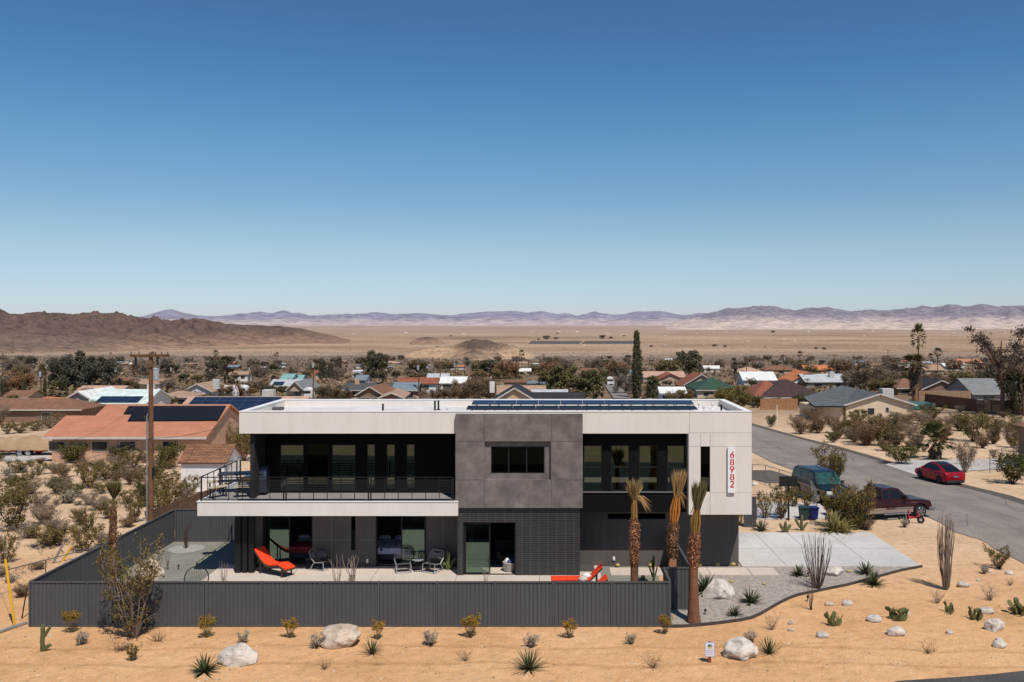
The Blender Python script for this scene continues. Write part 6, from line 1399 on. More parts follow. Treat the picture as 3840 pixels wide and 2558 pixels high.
# the red tiled house beside the sandy lot
t = empty('house', (-40, 86, gz(-40, 86)), 0, 'long house with terracotta tiled roof and black solar array beyond the sandy lot', 'house'); o = V((-40, 86, gz(-40, 86)))
RM = roofm('terracotta', RC['terracotta'], True); WM = wallm('peach')
ze, zr1, zr2 = hZ(1639, 85.4), hZ(1516, 92), hZ(1553, 89.6); xa, xm, xb = hX(158, 85.4), hX(402, 92), hX(866, 92); th = .18
g = MB(); k1 = (zr1 - ze) / 6.6; zz = ze + (89.6 - 85.4) * k1
top = [(xa, 85.4, ze), (xb, 85.4, ze), (xb, 92, zr1), (xm, 92, zr1), (xm, 89.6, zz), (xa, 89.6, zz)]; k = len(top)
g.add([V(q) - o for q in top] + [V((q[0], q[1], q[2] - th)) - o for q in top], [tuple(range(k)), tuple(range(2 * k - 1, k - 1, -1))] + [((i + 1) % k, i, i + k, (i + 1) % k + k) for i in range(k)])
top = [(xm, 92.01, zr1), (xb, 92.01, zr1), (xb, 98.6, ze), (xm, 98.6, ze)]; g.add([V(q) - o for q in top] + [V((q[0], q[1], q[2] - th)) - o for q in top], [(0, 1, 2, 3), (7, 6, 5, 4), (1, 0, 4, 5), (2, 1, 5, 6), (3, 2, 6, 7), (0, 3, 7, 4)])
top = [(xa, 89.61, zz), (xm - .01, 89.61, zz), (xm - .01, 94, ze), (xa, 94, ze)]; g.add([V(q) - o for q in top], [(0, 1, 2, 3)])
g.build('roof', RM, t, fix=False)
g = MB(); c = V((0, 0, 0)) - o; e = .5
def bx(x0, x1, y0, y1, z0, z1): g.box(x0 - o.x, x1 - o.x, y0 - o.y, y1 - o.y, z0 - o.z, z1 - o.z)
bx(xa + .6, xb - .31, 86, 98, o.z - 1.5, ze - .05)
for x in (xb - .3, xm + .3): g.add([V((x, 85.7, ze - .16)) - o, V((x, 98.3, ze - .16)) - o, V((x, 92, zr1 - .2)) - o], [(0, 1, 2)])
g.build('wall', WM, t)
g = MB(); bx(xa, xb, 85.36, 85.397, ze - th - .03, ze); g.build('fascia', FASC, t)
def onr(px, py):
    # a pixel on the front roof plane
    dy, dx = (py - CY) / F, (px - CX) / F; Y = (H - ze + 85.4 * k1) / (k1 + dy); return V((dx * Y, Y, H - dy * Y + .1)) - o
g = MB(); q = [onr(*a) for a in ((463, 1555), (482, 1526), (848, 1525), (817, 1580), (478, 1582), (494, 1556))]; g.add(q, [(0, 5, 4, 3, 2, 1)]); g.add([v + V((0, 0, -.07)) for v in q], [(0, 1, 2, 3, 4, 5)]); g.build('solar_array', SOLARB, t, fix=True)
for px in (215, 375, 480, 640): x = hX(px, 86); g = MB(); g.box(x - .8 - o.x, x + .8 - o.x, -.06, -.004, 1.0, 2.0); fo = g.build('window', FASC, t); g = MB(); g.box(x - .72 - o.x, x + .72 - o.x, -.08, -.062, 1.07, 1.93); g.build('pane', WIN, fo)
# white shed with shingle roof
SHING = brickm('brown_shingle', (.33, .165, .085), (.20, .095, .055), (.10, .05, .03), .5, .17, .02, .9, .5, 'XY', .2, .5)
Ysd = 67.5; x0, x1 = hX(675, Ysd), hX(852, Ysd); zg = gz(-27, Ysd); ze_, zr_ = hZ(1735, Ysd), hZ(1663, Ysd + 2.2); cx_ = (x0 + x1) / 2
t = empty('garden_shed', (cx_, Ysd, zg), 0, 'white garden shed with brown shingle roof behind the upper deck railing', 'shed'); w = x1 - x0; hw_ = ze_ - zg; dsh = 3.9; rs = zr_ - ze_
g = MB(); g.box(-w / 2, w / 2 - .25, .2, dsh - .2, -.6, hw_ - .02); xg = w / 2 - .25; g.add([(xg, .2, hw_ - .02), (xg, dsh - .2, hw_ - .02), (xg, dsh / 2, hw_ + rs - .12)], [(0, 1, 2)]); g.build('wall', TRIMW, t)
g = MB()
for s in (0, 1):
    y0, y1 = (0, dsh / 2) if s == 0 else (dsh, dsh / 2); top = [(-w / 2 - .2, y0, hw_), (w / 2, y0, hw_), (w / 2, y1, hw_ + rs), (-w / 2 - .2, y1, hw_ + rs)]; g.add(top + [(x, y, z - .1) for x, y, z in top], [(0, 1, 2, 3) if s == 0 else (3, 2, 1, 0), (7, 6, 5, 4) if s == 0 else (4, 5, 6, 7), (1, 0, 4, 5), (2, 1, 5, 6), (3, 2, 6, 7), (0, 3, 7, 4)])
g.build('roof', SHING, t)
g = MB(); xg = w / 2 - .24; g.obox((xg, .05, hw_ - .1), (xg, dsh / 2, hw_ + rs - .12), .06, .14); g.obox((xg, dsh - .05, hw_ - .1), (xg, dsh / 2, hw_ + rs - .12), .06, .14); g.obox((xg, .2, hw_ - .12), (xg, dsh - .2, hw_ - .12), .05, .08); g.box(xg - .05, xg + .04, .18, .28, -.4, hw_ - .15); g.box(xg - .05, xg + .04, dsh - .3, dsh - .2, -.4, hw_ - .15); g.build('gable_trim', mk('blue_grey_trim', (.34, .40, .46), .6, .1, 3), t)
# grey roofed house over the street
t = house_px(3172, 3424, 1518, 1479, 'end', 'slate', 'cream', Y=141, label='cream house with slate grey roof and gable facing the street', nwin=0)
h0 = V(t.location); Yg_ = 141
xl, xr_, zE = hX(3010, 124), hX(3165, 124), hZ(1515, 124)
g = MB(); q = [(hX(3052, 140.3), 140.3, hZ(1523, 140.3)), (hX(3168, 140.3), 140.3, hZ(1523, 140.3)), (hX(3290, 148), 148, hZ(1480, 148) + .2), (hX(3160, 153), 153, hZ(1446, 153)), (hX(3012, 144), 144, hZ(1488, 144))]
g.add([V(p) - h0 for p in q], [(0, 1, 2, 3, 4)]); g.add([V(p) - h0 - V((0, 0, .2)) for p in q], [(4, 3, 2, 1, 0)]); g.build('wing_roof', ROOFC['slate_roof'], t)
g = MB(); xw0, xw1 = hX(3058, 141) - h0.x, hX(3166, 141) - h0.x; g.box(xw0, xw1 - .05, .35, 9, -1.6, hZ(1527, 141) - h0.z); g.build('wall', wallm('cream'), t)
for px, w_, z0_, z1_ in ((3266, 28, 1557, 1529), (3327, 14, 1547, 1527)):
    g = MB(); a = hX(px - w_ / 2, Yg_) - h0.x; b = hX(px + w_ / 2, Yg_) - h0.x; zl, zh = hZ(z0_, Yg_) - h0.z, hZ(z1_, Yg_) - h0.z; g.box(a, b, -.06, -.004, zl, zh); fo = g.build('window', FASC, t); g = MB(); g.box(a + .08, b - .08, -.08, -.062, zl + .08, zh - .08); g.build('pane', WIN, fo)
x, y = hX(3324, 146) - h0.x, 5; g = MB(); g.box(x - .9, x + .9, y - .8, y + .8, hZ(1505, 146) - h0.z, hZ(1457, 146) - h0.z); g.build('rooftop_cooler', mk('pale_cooler', (.5, .49, .46), .6, .15, 3), t, bevel=.05)
# house cut by the picture edge
t = ranch('house', (47.9, 76, gz(47, 76)), 8, 9, 3.3, 1.2, 'hip', 'brown', 'brown', 0, nwin=2, label='brown house with porch roof at the edge of the street bend')

N_ = 'in the near street behind the modern house'; Fr = 'far out in the town'
HOUSES = [
 (-160, 305, 1534, 1497, 'hip', 'brown', 'brown', dict(label='low brown roofed house left of the tiled house', nwin=2)),
 (232, 360, 1508, 1470, 'end', 'white', 'grey', dict(label='white roofed gable house beside the short fan palm', nwin=1)),
 (330, 545, 1513, 1463, 'gable', 'mint', 'white', dict(solar=(.15, .85, .05, .45, SOLAR), chim=(3, 6), label='pale mint roofed house with solar panels behind the tiled house')),
 (288, 452, 1470, 1450, 'gable', 'pink tan', 'white', dict(label='pink tan roofed house under the big dark tree')), (590, 718, 1488, 1468, 'hip', 'tan', 'tan', dict(label='tan hip roofed house right of the utility pole')),
 (690, 792, 1467, 1441, 'end', 'tan', 'white', dict(ac=(3, 3), label='tan gable house with cooler near the first fan palm')), (105, 188, 1508, 1492, 'hip', 'orange', 'tan', dict(label='small orange roofed house near the cypresses')), (15, 105, 1490, 1466, 'gable', 'brown', 'tan', dict(label='brown roofed house behind the two cypresses')),
 (650, 1105, 1566, 1491, 'gable', 'pink tan', 'tan', dict(Y=108, solar=(.06, .78, .25, .92, SOLAR), ac=(2, 7), label='pink tan roofed house with blue solar array behind the white roof')),
 (1052, 1092, 1424, 1403, 'gable', 'teal', 'white', {}), (1095, 1130, 1422, 1408, 'gable', 'teal', 'white', {}), (1012, 1135, 1448, 1425, 'gable', 'pale grey', 'grey', dict(solar=(.1, .4, .1, .6, SOLAR))), (1080, 1136, 1458, 1432, 'end', 'grey', 'tan', {}), (1286, 1478, 1462, 1438, 'gable', 'dark grey', 'tan', dict(chim=(-3, 3))),
 (1340, 1436, 1480, 1452, 'end', 'brown', 'brown', {}), (1428, 1508, 1491, 1476, 'end', 'tan', 'brown', {}), (1472, 1564, 1463, 1436, 'gable', 'blue grey', 'brown', {}), (1494, 1638, 1438, 1418, 'gable', 'rust', 'white', {}), (1602, 1680, 1424, 1402, 'gable', 'pale grey', 'white', {}),
 (1650, 1745, 1436, 1414, 'gable', 'white', 'white', {}), (706, 778, 1460, 1440, 'end', 'brown', 'tan', {}), (1320, 1356, 1394, 1388, 'flat', 'white', 'white', {}), (1330, 1372, 1424, 1408, 'gable', 'blue grey', 'white', {}), (1565, 1604, 1400, 1390, 'gable', 'grey', 'grey', {}),
 (1888, 1975, 1436, 1413, 'flat', 'brown', 'brown', {}), (1974, 2066, 1440, 1414, 'flat', 'blue grey', 'grey', {}), (1868, 2046, 1476, 1448, 'gable', 'tan', 'white', dict(chim=(-6, 3))), (1996, 2126, 1484, 1463, 'gable', 'pale grey', 'tan', {}),
 (1850, 2010, 1505, 1457, 'end', 'black', 'tan', dict(Y=150, label='black roofed gable house just behind the solar panels')), (1965, 2190, 1508, 1474, 'gable', 'black', 'tan', dict(Y=152, label='long black roofed house beside the black gable house')),
 (2478, 2572, 1474, 1453, 'gable', 'white', 'white', {}), (2415, 2570, 1414, 1394, 'gable', 'pink tan', 'white', {}), (2472, 2560, 1426, 1406, 'end', 'rust', 'tan', {}), (2560, 2702, 1450, 1408, 'end', 'rust', 'tan', dict(solar=None)), (2612, 2772, 1462, 1418, 'hip', 'green', 'cream', {}),
 (2830, 2965, 1484, 1431, 'hip', 'rust', 'tan', {}), (2858, 3102, 1503, 1437, 'hip', 'maroon', 'peach', dict(Y=174, label='dark maroon hip roofed house behind the timber fence', nwin=2)), (2788, 2912, 1426, 1396, 'gable', 'white', 'white', {}), (2966, 3092, 1430, 1396, 'end', 'orange', 'white', {}),
 (3020, 3192, 1432, 1404, 'gable', 'pale grey', 'grey', dict(ac=(2, 3))), (2765, 2865, 1394, 1378, 'hip', 'pink tan', 'tan', {}), (2866, 2992, 1387, 1372, 'hip', 'brown', 'tan', {}), (3044, 3128, 1374, 1364, 'flat', 'white', 'white', {}), (3020, 3122, 1387, 1371, 'gable', 'orange', 'tan', {}),
 (3588, 3690, 1360, 1346, 'gable', 'terracotta', 'tan', {}), (3364, 3480, 1458, 1424, 'hip', 'brown', 'brown', {}), (3462, 3598, 1462, 1432, 'end', 'black', 'brown', {}), (3650, 3860, 1478, 1424, 'gable', 'grey', 'grey', {}), (3546, 3612, 1380, 1366, 'gable', 'white', 'white', {}), (3470, 3542, 1388, 1368, 'gable', 'tan', 'tan', {}),
 (400, 470, 1430, 1418, 'hip', 'brown', 'tan', {}), (520, 600, 1440, 1426, 'gable', 'tan', 'white', {}), (2300, 2380, 1396, 1386, 'gable', 'blue grey', 'white', {}), (2250, 2292, 1415, 1404, 'end', 'rust', 'tan', {}), (2180, 2240, 1392, 1382, 'gable', 'brown', 'tan', {}), (2640, 2700, 1382, 1372, 'gable', 'white', 'white', {}),
 (3200, 3300, 1400, 1386, 'hip', 'brown', 'tan', {}), (3360, 3420, 1378, 1370, 'gable', 'white', 'white', {}), (1180, 1240, 1400, 1390, 'gable', 'rust', 'tan', {}), (860, 930, 1404, 1394, 'gable', 'tan', 'white', {}), (1920, 1990, 1394, 1384, 'gable', 'white', 'tan', {}), (1760, 1830, 1404, 1392, 'hip', 'rust', 'tan', {}),
]
RA.seed(17)
for i in range(46):   # small roofs at the far end of the town
    px = RA.uniform(-60, 3900); ye = RA.uniform(1353, 1378); w = RA.uniform(28, 60) * (ye - 1323) / 40
    HOUSES.append((px, px + w, ye, ye - RA.uniform(3.5, 7), RA.choice(('gable', 'gable', 'hip', 'end', 'flat')), RA.choice(('brown', 'tan', 'white', 'white', 'pale grey', 'rust', 'pink tan', 'blue grey', 'terracotta')), RA.choice(('tan', 'white', 'cream', 'brown')), {}))
for x0, x1, ye, yr, kind, roof, wall, kw in HOUSES:
    kw = dict(kw); far = ye < 1440; lab = kw.pop('label', None); kw.setdefault('nwin', 2 if ye > 1400 else (1 if ye > 1385 else 0))
    if kind in ('flat', 'end', 'hip'): kw.pop('solar', None)
    t = house_px(x0, x1, ye, yr, kind, roof, wall, RA.uniform(-.08, .08) if lab is None else 0, label=lab, far=far, **kw)
    for _ in range(RA.choice((1, 2, 2, 3)) if ye > 1352 and x1 < 3500 else 0):
        yy = t.location.y - RA.uniform(2, 6); xx = t.location.x + RA.uniform(-.55, .55) * (x1 - x0) * yy / F
        o_ = put(bush(RA.choice('ogbpo')), 'yard_shrub', (xx, yy, gz(xx, yy)), RA.uniform(0, 6), RA.uniform(1.3, 2.6)); defer(o_, 'yard shrub', 'before the far houses' if ye < 1385 else 'before the middle houses' if ye < 1430 else 'before the nearer town houses', 'shrub', 'shrubs in the house yards')
    if lab is None:
        shape = {'gable': 'long', 'end': 'gable fronted', 'hip': 'hip roofed', 'flat': 'flat topped'}[kind]
        defer(t, f'{roof} {shape} house', Fr if ye < 1400 else N_, 'house')
board_fence(G(2852, 1537), G(2990, 1537), 2.0, 'orange brown board fence across the street before the maroon house', mk('orange_brown_board', (.36, .18, .09), .9, .25, 3, .3, fine=12))
board_fence(G(3430, 1510), G(3640, 1512), 2.4, 'tan board fence behind the slate roofed house', mk('tan_board', (.33, .21, .13), .9, .3, 3, .3, fine=12))
board_fence(G(3468, 1520), G(3660, 1545), 2.2, 'long dark brown board fence behind the creosote lot', mk('red_brown_board', (.16, .075, .045), .9, .3, 3, .3, fine=12))
board_fence(G(3660, 1548), G(3900, 1555), 2.2, 'grey brown board fence near the tall airy tree', BOARD)
g = MB(); g.box(-3, 3, -2.5, 2.5, 0, 1.2); p = G(3450, 1540); simple('pool_cover', g, mk('teal_green_cover', (.05, .13, .12), .6, .1, 2), (p.x, p.y + 3, p.z), 'teal green covered enclosure at the corner of the slate roofed house', 'enclosure', bevel=.2)
# white campers and trucks between the trees
def camper(px, py, wpx, label):
    p = G(px, py); s = wpx * p.y / F; t = empty('camper', p, RA.uniform(-.2, .2), label, 'camper'); CW = mk('white_camper_paint', (.72, .71, .69), .5, .06, 2)
    g = MB(); L = s; g.profile([(-L / 2, .5), (-L / 2, 2.5), (-L / 2 + .3, 2.75), (L / 2 - .9, 2.75), (L / 2 - .3, 2.4), (L / 2, 1.3), (L / 2, .5)], lambda x, z: 1.1); g.build('body', CW, t, fix=True, bevel=.08)
    for x in (-.2, .55): g = MB(); g.disc((x * L / 4, -1.05, .4), .4, (0, 1, 0), .2, 12); g.build('wheel', TYRE, t)
    for x in (-.25, .12): g = MB(); g.box(x * L - .5, x * L + .5, -1.125, -1.105, 1.5, 2.1); g.build('window', WIN, t)
for a in ((770, 1487, 44, 'white camper at the foot of the rust coloured trees'), (862, 1492, 60, 'long white camper beyond the pink tan solar roof'), (915, 1490, 36, 'short white camper beside the long one'), (1160, 1500, 30, 'white camper behind the rear parapet of the modern house'), (2508, 1352, 30, 'white camper far beyond the tall cypress'), (2290, 1448, 26, 'white truck in the street between the trees'), (1545, 1502, 34, 'red white trailer behind the rear parapet')): camper(*a)

# ------------------------------------------------------------------ trees
def limbs(g, h, r, z0, n, sp, seed):
    rr = random.Random(seed); ends = []; g.tube([(0, 0, -.1), (rr.uniform(-.03, .03) * h, 0, z0 * .6), (rr.uniform(-.05, .05) * h, rr.uniform(-.03, .03) * h, z0), (0, 0, h * .8)], [r, r * .8, r * .65, r * .2], 7)
    for i in range(n):
        a = i * 2.399 + rr.uniform(-.4, .4); z = z0 * rr.uniform(.7, 1.3); l = sp * rr.uniform(.5, 1); e = V((math.cos(a) * l, math.sin(a) * l, min(h * .95, z + (h - z) * rr.uniform(.3, .9))))
        m = V((e.x * .45, e.y * .45, z + (e.z - z) * .35)); g.tube([(0, 0, z), m, e], [r * .4, r * .28, r * .08], 5, False); ends.append(e); ends.append(m.lerp(e, .6))
    return ends
def tree_mesh(kind, seed):
    """unit trees, 1 high; returns trunk mesh and crown mesh"""
    rr = random.Random(seed * 31 + len(kind)); NR.seed(seed * 17 + 3 + len(kind)); T = MB(); C = MB(); m, bk = GREEN, BARK
    if kind == 'round':
        e = limbs(T, .9, .035, .28, 12, .42, seed); m = (DKGREEN, GREEN, OLIVE)[seed % 3]
        for q in e: leaves(C, clump(q, rr.uniform(.10, .16), 110, (1, 1, .8), .35), .030, .6)
        for _ in range(34):
            a = rr.uniform(0, 6.28); z = rr.uniform(.10, .90); R1 = .44 * math.sin(math.pi * min(1, .15 + z * .85)) ** .6 * rr.random() ** .4; leaves(C, clump((math.cos(a) * R1, math.sin(a) * R1, z), rr.uniform(.08, .14), 85, (1, 1, .8), .35), .030, .6)
    elif kind == 'wide':
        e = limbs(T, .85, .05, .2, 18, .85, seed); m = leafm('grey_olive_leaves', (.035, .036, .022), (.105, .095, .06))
        for q in e: leaves(C, clump(q, rr.uniform(.12, .2), 150, (1, 1, .75), .35), .022, .5)
        for _ in range(80): a = rr.uniform(0, 6.28); r_ = .80 * rr.random() ** .5; q = (math.cos(a) * r_, math.sin(a) * r_, rr.uniform(.06, max(.2, .92 - .75 * r_ * r_))); leaves(C, clump(q, rr.uniform(.1, .17), 130, (1, 1, .8), .35), .026, .55)
    elif kind == 'pine':
        T.tube([(0, 0, -.1), (0, 0, .95)], [.03, .008], 6); m = DKGREEN if seed % 2 else GREEN
        for i in range(42):
            z = .12 + .84 * i / 42; r_ = (.27 * (1 - (z - .12) / .95) ** .7 + .03) * rr.uniform(.6, 1.1); a = i * 2.399; q = (math.cos(a) * r_ * .7, math.sin(a) * r_ * .7, z); leaves(C, clump(q, .10, 85, (1, 1, .8), .2), .028, .4)
    elif kind == 'cypress':
        T.tube([(0, 0, -.1), (0, 0, .9)], [.02, .004], 6); m = DKGREEN
        for i in range(130):
            z = .04 + .95 * i / 130; r_ = (.085 * (1 - z) ** .45 * min(1, .55 + z * 3) + .003) * rr.uniform(.5, 1.05); a = i * 2.399; q = (math.cos(a) * r_ * .75, math.sin(a) * r_ * .75, z); leaves(C, clump(q, .024, 44, (1, 1, 2.2), .1), .013, .35, droop=(0, 0, 1.2))
    elif kind in ('bare', 'rust', 'yellow'):
        e = limbs(T, .8, .02, .15, 16, .5, seed); m = {'bare': (BROWNL, GREYL)[seed % 2], 'rust': RUSTL, 'yellow': YGREEN}[kind]; bk = DSTEM
        for q in e + [V((rr.uniform(-.42, .42), rr.uniform(-.42, .42), rr.uniform(.14, .85))) for _ in range(34)]:
            leaves(C, clump(q, rr.uniform(.11, .18), 110 if kind == 'bare' else 95, (1, 1, .85), .15), .034 if kind == 'bare' else .028, .2 if kind == 'bare' else .5)
    elif kind == 'airy':
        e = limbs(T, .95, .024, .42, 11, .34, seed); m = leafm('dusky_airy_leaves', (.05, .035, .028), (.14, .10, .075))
        for q in e: leaves(C, clump(q, rr.uniform(.06, .11), 95, (1, 1, .7), .15), .014, .4)
    elif kind in ('palm', 'shagpalm', 'fatpalm'):
        hz = {'palm': .80, 'shagpalm': .78, 'fatpalm': .55}[kind]; rt = {'palm': .014, 'shagpalm': .022, 'fatpalm': .05}[kind]; hz0 = hz; R0 = {'palm': .15, 'shagpalm': .16, 'fatpalm': .5}[kind]; m = PALMG; bk = PALMT
        T.tube([(0, 0, -.05), (.01, 0, hz * .5), (0, 0, hz)], [rt * 1.3, rt, rt], 7)
        for i in range(70):
            a = i * 2.399 + rr.uniform(-.5, .5); el = rr.uniform(-.35 if kind == 'fatpalm' else -.7, 1.4); hz = hz0 + rr.uniform(-.035, .02); o_ = V((math.cos(a) * math.cos(el), math.sin(a) * math.cos(el), math.sin(el))); c = V((0, 0, hz)) + o_ * R0 * .75
            for j in range(9):
                sd = o_.cross(V((0, 0, 1))); sd = sd.normalized() if sd.length > .01 else V((1, 0, 0)); f = (j - 4) / 4; up = sd.cross(o_); d = (o_ + sd * f * .8 + V((0, 0, -.25 - .2 * abs(f)))).normalized(); w = sd.lerp(o_, .2) * R0 * .06; e_ = c + d * R0 * .6 * rr.uniform(.8, 1.1)
                b_ = V((0, 0, hz)).lerp(c, .8); k = len(C.v); C.v += [tuple(b_), tuple(c + d * R0 * .2 + w), tuple(e_), tuple(c + d * R0 * .2 - w)]; C.f.append((k, k + 1, k + 2, k + 3)); C.m.append(0)
        if kind != 'palm':   # skirt of dry fronds
            C.cur = 1; zb = .35 if kind == 'shagpalm' else .02
            for i in range(260):
                a = rr.uniform(0, 6.28); z = rr.uniform(zb, hz * .98); o_ = V((math.cos(a), math.sin(a), 0)); r_ = rt + R0 * .38 * (.55 + .45 * (z - zb) / (hz - zb)); w = V((-math.sin(a), math.cos(a), 0)) * R0 * .05; q = o_ * r_ + V((0, 0, max(0, z - R0 * .5))); s_ = o_ * rt + V((0, 0, z)); k = len(C.v)
                C.v += [tuple(s_ - w * .4), tuple(s_ + w * .4), tuple(q + w), tuple(q - w)]; C.f.append((k, k + 1, k + 2, k + 3)); C.m.append(1)
        return T.mesh('trunk', bk), C.mesh('crown', m, leafm('dry_skirt', (.10, .065, .04), (.30, .20, .125)))
    return T.mesh('trunk', bk), C.mesh('crown', m)
TM = {}
def tree(kind, px, yb, yt, wx=1.0, label=None, Y=None, what=None, where=None, seed=None, name=None, cat='tree'):
    seed = RA.randrange(4) if seed is None else seed
    if (kind, seed) not in TM: TM[(kind, seed)] = tree_mesh(kind, seed)
    p = G(px, yb) if Y is None else V((hX(px, Y), Y, gz(hX(px, Y), Y))); h_ = hZ(yt, p.y) - p.z
    n = name or {'palm': 'palm_tree', 'shagpalm': 'palm_tree', 'fatpalm': 'palm_tree', 'pine': 'pine_tree', 'cypress': 'cypress_tree', 'bare': 'bare_tree'}.get(kind, 'tree')
    t = empty(n, p, RA.uniform(0, 6.28), label, cat); wx *= .68 if kind == 'palm' and h_ < 30 and wx > .6 else 1; t.scale = (h_ * wx, h_ * wx, h_)
    put(TM[(kind, seed)][0], 'trunk', (0, 0, 0), parent=t); put(TM[(kind, seed)][1], 'crown', (0, 0, 0), parent=t)
    if what: defer(t, what, where, cat)
    return t
tree('wide', 318, 1462, 1306, .95, 'very wide dark grey green tree left of the utility pole'); tree('cypress', 2388, 1512, 1243, 1.35, 'tall solitary dark cypress rising behind the solar panels', Y=205)
tree('palm', 3443, 1500, 1203, .52, 'tallest slender fan palm standing above the horizon plain', Y=175, seed=1); tree('shagpalm', 3428, 1535, 1318, 1.5, 'shaggy skirted palm at the foot of the tallest fan palm', Y=172); tree('fatpalm', 3506, 1722, 1597, .95, 'short fan palm with dry brown skirt across the street')
tree('airy', 3755, 1560, 1192, 1.1, 'tall airy brown leaved tree against the far mountains', Y=150, seed=1); tree('airy', 3845, 1560, 1270, 1.2, 'dark dense tree cut by the edge beside the tall airy tree', Y=148, seed=2); tree('round', 3800, 1520, 1385, .8, 'dark green tree below the tall airy tree', Y=150, seed=0)
TREES = [('cypress', 7, 1500, 1428, 1.3), ('cypress', 92, 1498, 1424, 1.6), ('cypress', 168, 1494, 1416, 1.5), ('fatpalm', 216, 1512, 1436, .8), ('rust', 70, 1478, 1386, 1.1), ('bare', 20, 1478, 1400, 1.2), ('shagpalm', 844, 1440, 1330, 1.2), ('fatpalm', 866, 1440, 1386, .9),
 ('rust', 800, 1492, 1440, 1.5), ('rust', 850, 1492, 1432, 1.5), ('rust', 905, 1490, 1440, 1.5), ('bare', 960, 1470, 1424, 1.7), ('round', 690, 1434, 1400, 1.5), ('round', 740, 1436, 1402, 1.6), ('round', 790, 1434, 1396, 1.5), ('fatpalm', 727, 1494, 1462, .8),
 ('pine', 1210, 1428, 1346, 1.0), ('pine', 1240, 1428, 1358, 1.0), ('pine', 1271, 1420, 1338, .95), ('cypress', 1091, 1434, 1374, 1.4), ('fatpalm', 1026, 1432, 1370, .7), ('palm', 1364, 1440, 1340, 1.6), ('pine', 1392, 1428, 1312, .9), ('round', 1425, 1428, 1318, .75), ('shagpalm', 1441, 1500, 1352, 1.0),
 ('bare', 1240, 1498, 1434, 1.7), ('rust', 1290, 1500, 1440, 1.5), ('round', 1000, 1486, 1446, 1.4), ('round', 1060, 1484, 1444, 1.5), ('yellow', 940, 1484, 1450, 1.4), ('round', 1485, 1420, 1388, 1.2), ('fatpalm', 1530, 1412, 1380, .8), ('palm', 1605, 1406, 1354, 1.5),
 ('round', 2110, 1490, 1358, .95), ('round', 2062, 1484, 1372, .9), ('round', 2170, 1500, 1400, 1.0), ('round', 2225, 1500, 1372, .8), ('palm', 2285, 1432, 1330, 1.4), ('fatpalm', 2272, 1446, 1396, .8), ('bare', 2345, 1478, 1392, 1.0), ('pine', 2448, 1502, 1408, 1.5), ('round', 2583, 1414, 1304, 1.0),
 ('bare', 1740, 1505, 1410, 1.0), ('bare', 1790, 1508, 1404, 1.1), ('bare', 1840, 1505, 1430, 1.1), ('bare', 1690, 1500, 1450, 1.3), ('yellow', 1870, 1420, 1380, 1.4), ('yellow', 1800, 1424, 1384, 1.4), ('round', 1925, 1412, 1366, 1.1), ('bare', 1640, 1500, 1452, 1.4), ('bare', 1575, 1490, 1448, 1.4),
 ('round', 2520, 1510, 1458, 1.2), ('yellow', 2570, 1512, 1454, 1.2), ('yellow', 2770, 1535, 1434, 1.0), ('yellow', 2722, 1540, 1448, .9), ('round', 2840, 1530, 1480, 1.0), ('shagpalm', 2758, 1428, 1354, 1.4), ('palm', 3000, 1384, 1314, 1.5), ('bare', 3200, 1462, 1378, 1.2), ('bare', 3260, 1466, 1362, 1.2), ('bare', 3320, 1464, 1380, 1.2),
 ('bare', 3160, 1450, 1396, 1.4), ('yellow', 3300, 1478, 1418, 1.3), ('round', 3340, 1480, 1420, 1.0), ('yellow', 3600, 1468, 1384, 1.0), ('yellow', 3660, 1470, 1396, 1.1), ('bare', 3560, 1460, 1404, 1.3), ('round', 3710, 1490, 1380, .9), ('bare', 3500, 1450, 1392, 1.4), ('palm', 3490, 1392, 1322, 1.4), ('bare', 3400, 1440, 1380, 1.3),
 ('round', 2330, 1420, 1372, 1.2), ('round', 2400, 1420, 1376, 1.2), ('bare', 2690, 1470, 1430, 1.4), ('bare', 2920, 1440, 1404, 1.6), ('round', 1150, 1420, 1388, 1.3), ('bare', 560, 1480, 1440, 1.6), ('round', 480, 1462, 1424, 1.4), ('bare', 630, 1466, 1420, 1.4), ('yellow', 1520, 1470, 1440, 1.3)]
RA.seed(23)
KW = {'cypress': 'dark slim cypress', 'fatpalm': 'short bushy fan palm', 'palm': 'slim fan palm', 'shagpalm': 'skirted fan palm', 'rust': 'rust brown leaved tree', 'bare': 'bare twiggy tree', 'round': 'rounded green tree', 'pine': 'pointed pine', 'yellow': 'yellow green tree'}
for k, px, yb, yt, wx in TREES: tree(k, px, yb, yt, wx, what=KW[k], where='growing among the houses', seed=RA.randrange(3))
for i in range(165):   # the many low trees that fill the far town
    yb = 1352 + 75 * RA.random() ** 1.6; px = RA.uniform(-60, 3900); k = RA.choice(('round', 'bare', 'bare', 'round', 'yellow', 'pine', 'rust', 'bare', 'palm'))
    hp_ = (yb - 1323) * RA.uniform(.4, .85) * (1.5 if k == 'palm' else 1)
    tree(k, px, yb, yb - hp_, RA.uniform(1.0, 1.6) if k != 'palm' else 1.4, what='small ' + KW[k], where=('at the far edge of the town' if yb < 1366 else 'in the middle of the town' if yb < 1385 else 'on the near side of the town'), seed=RA.randrange(3))
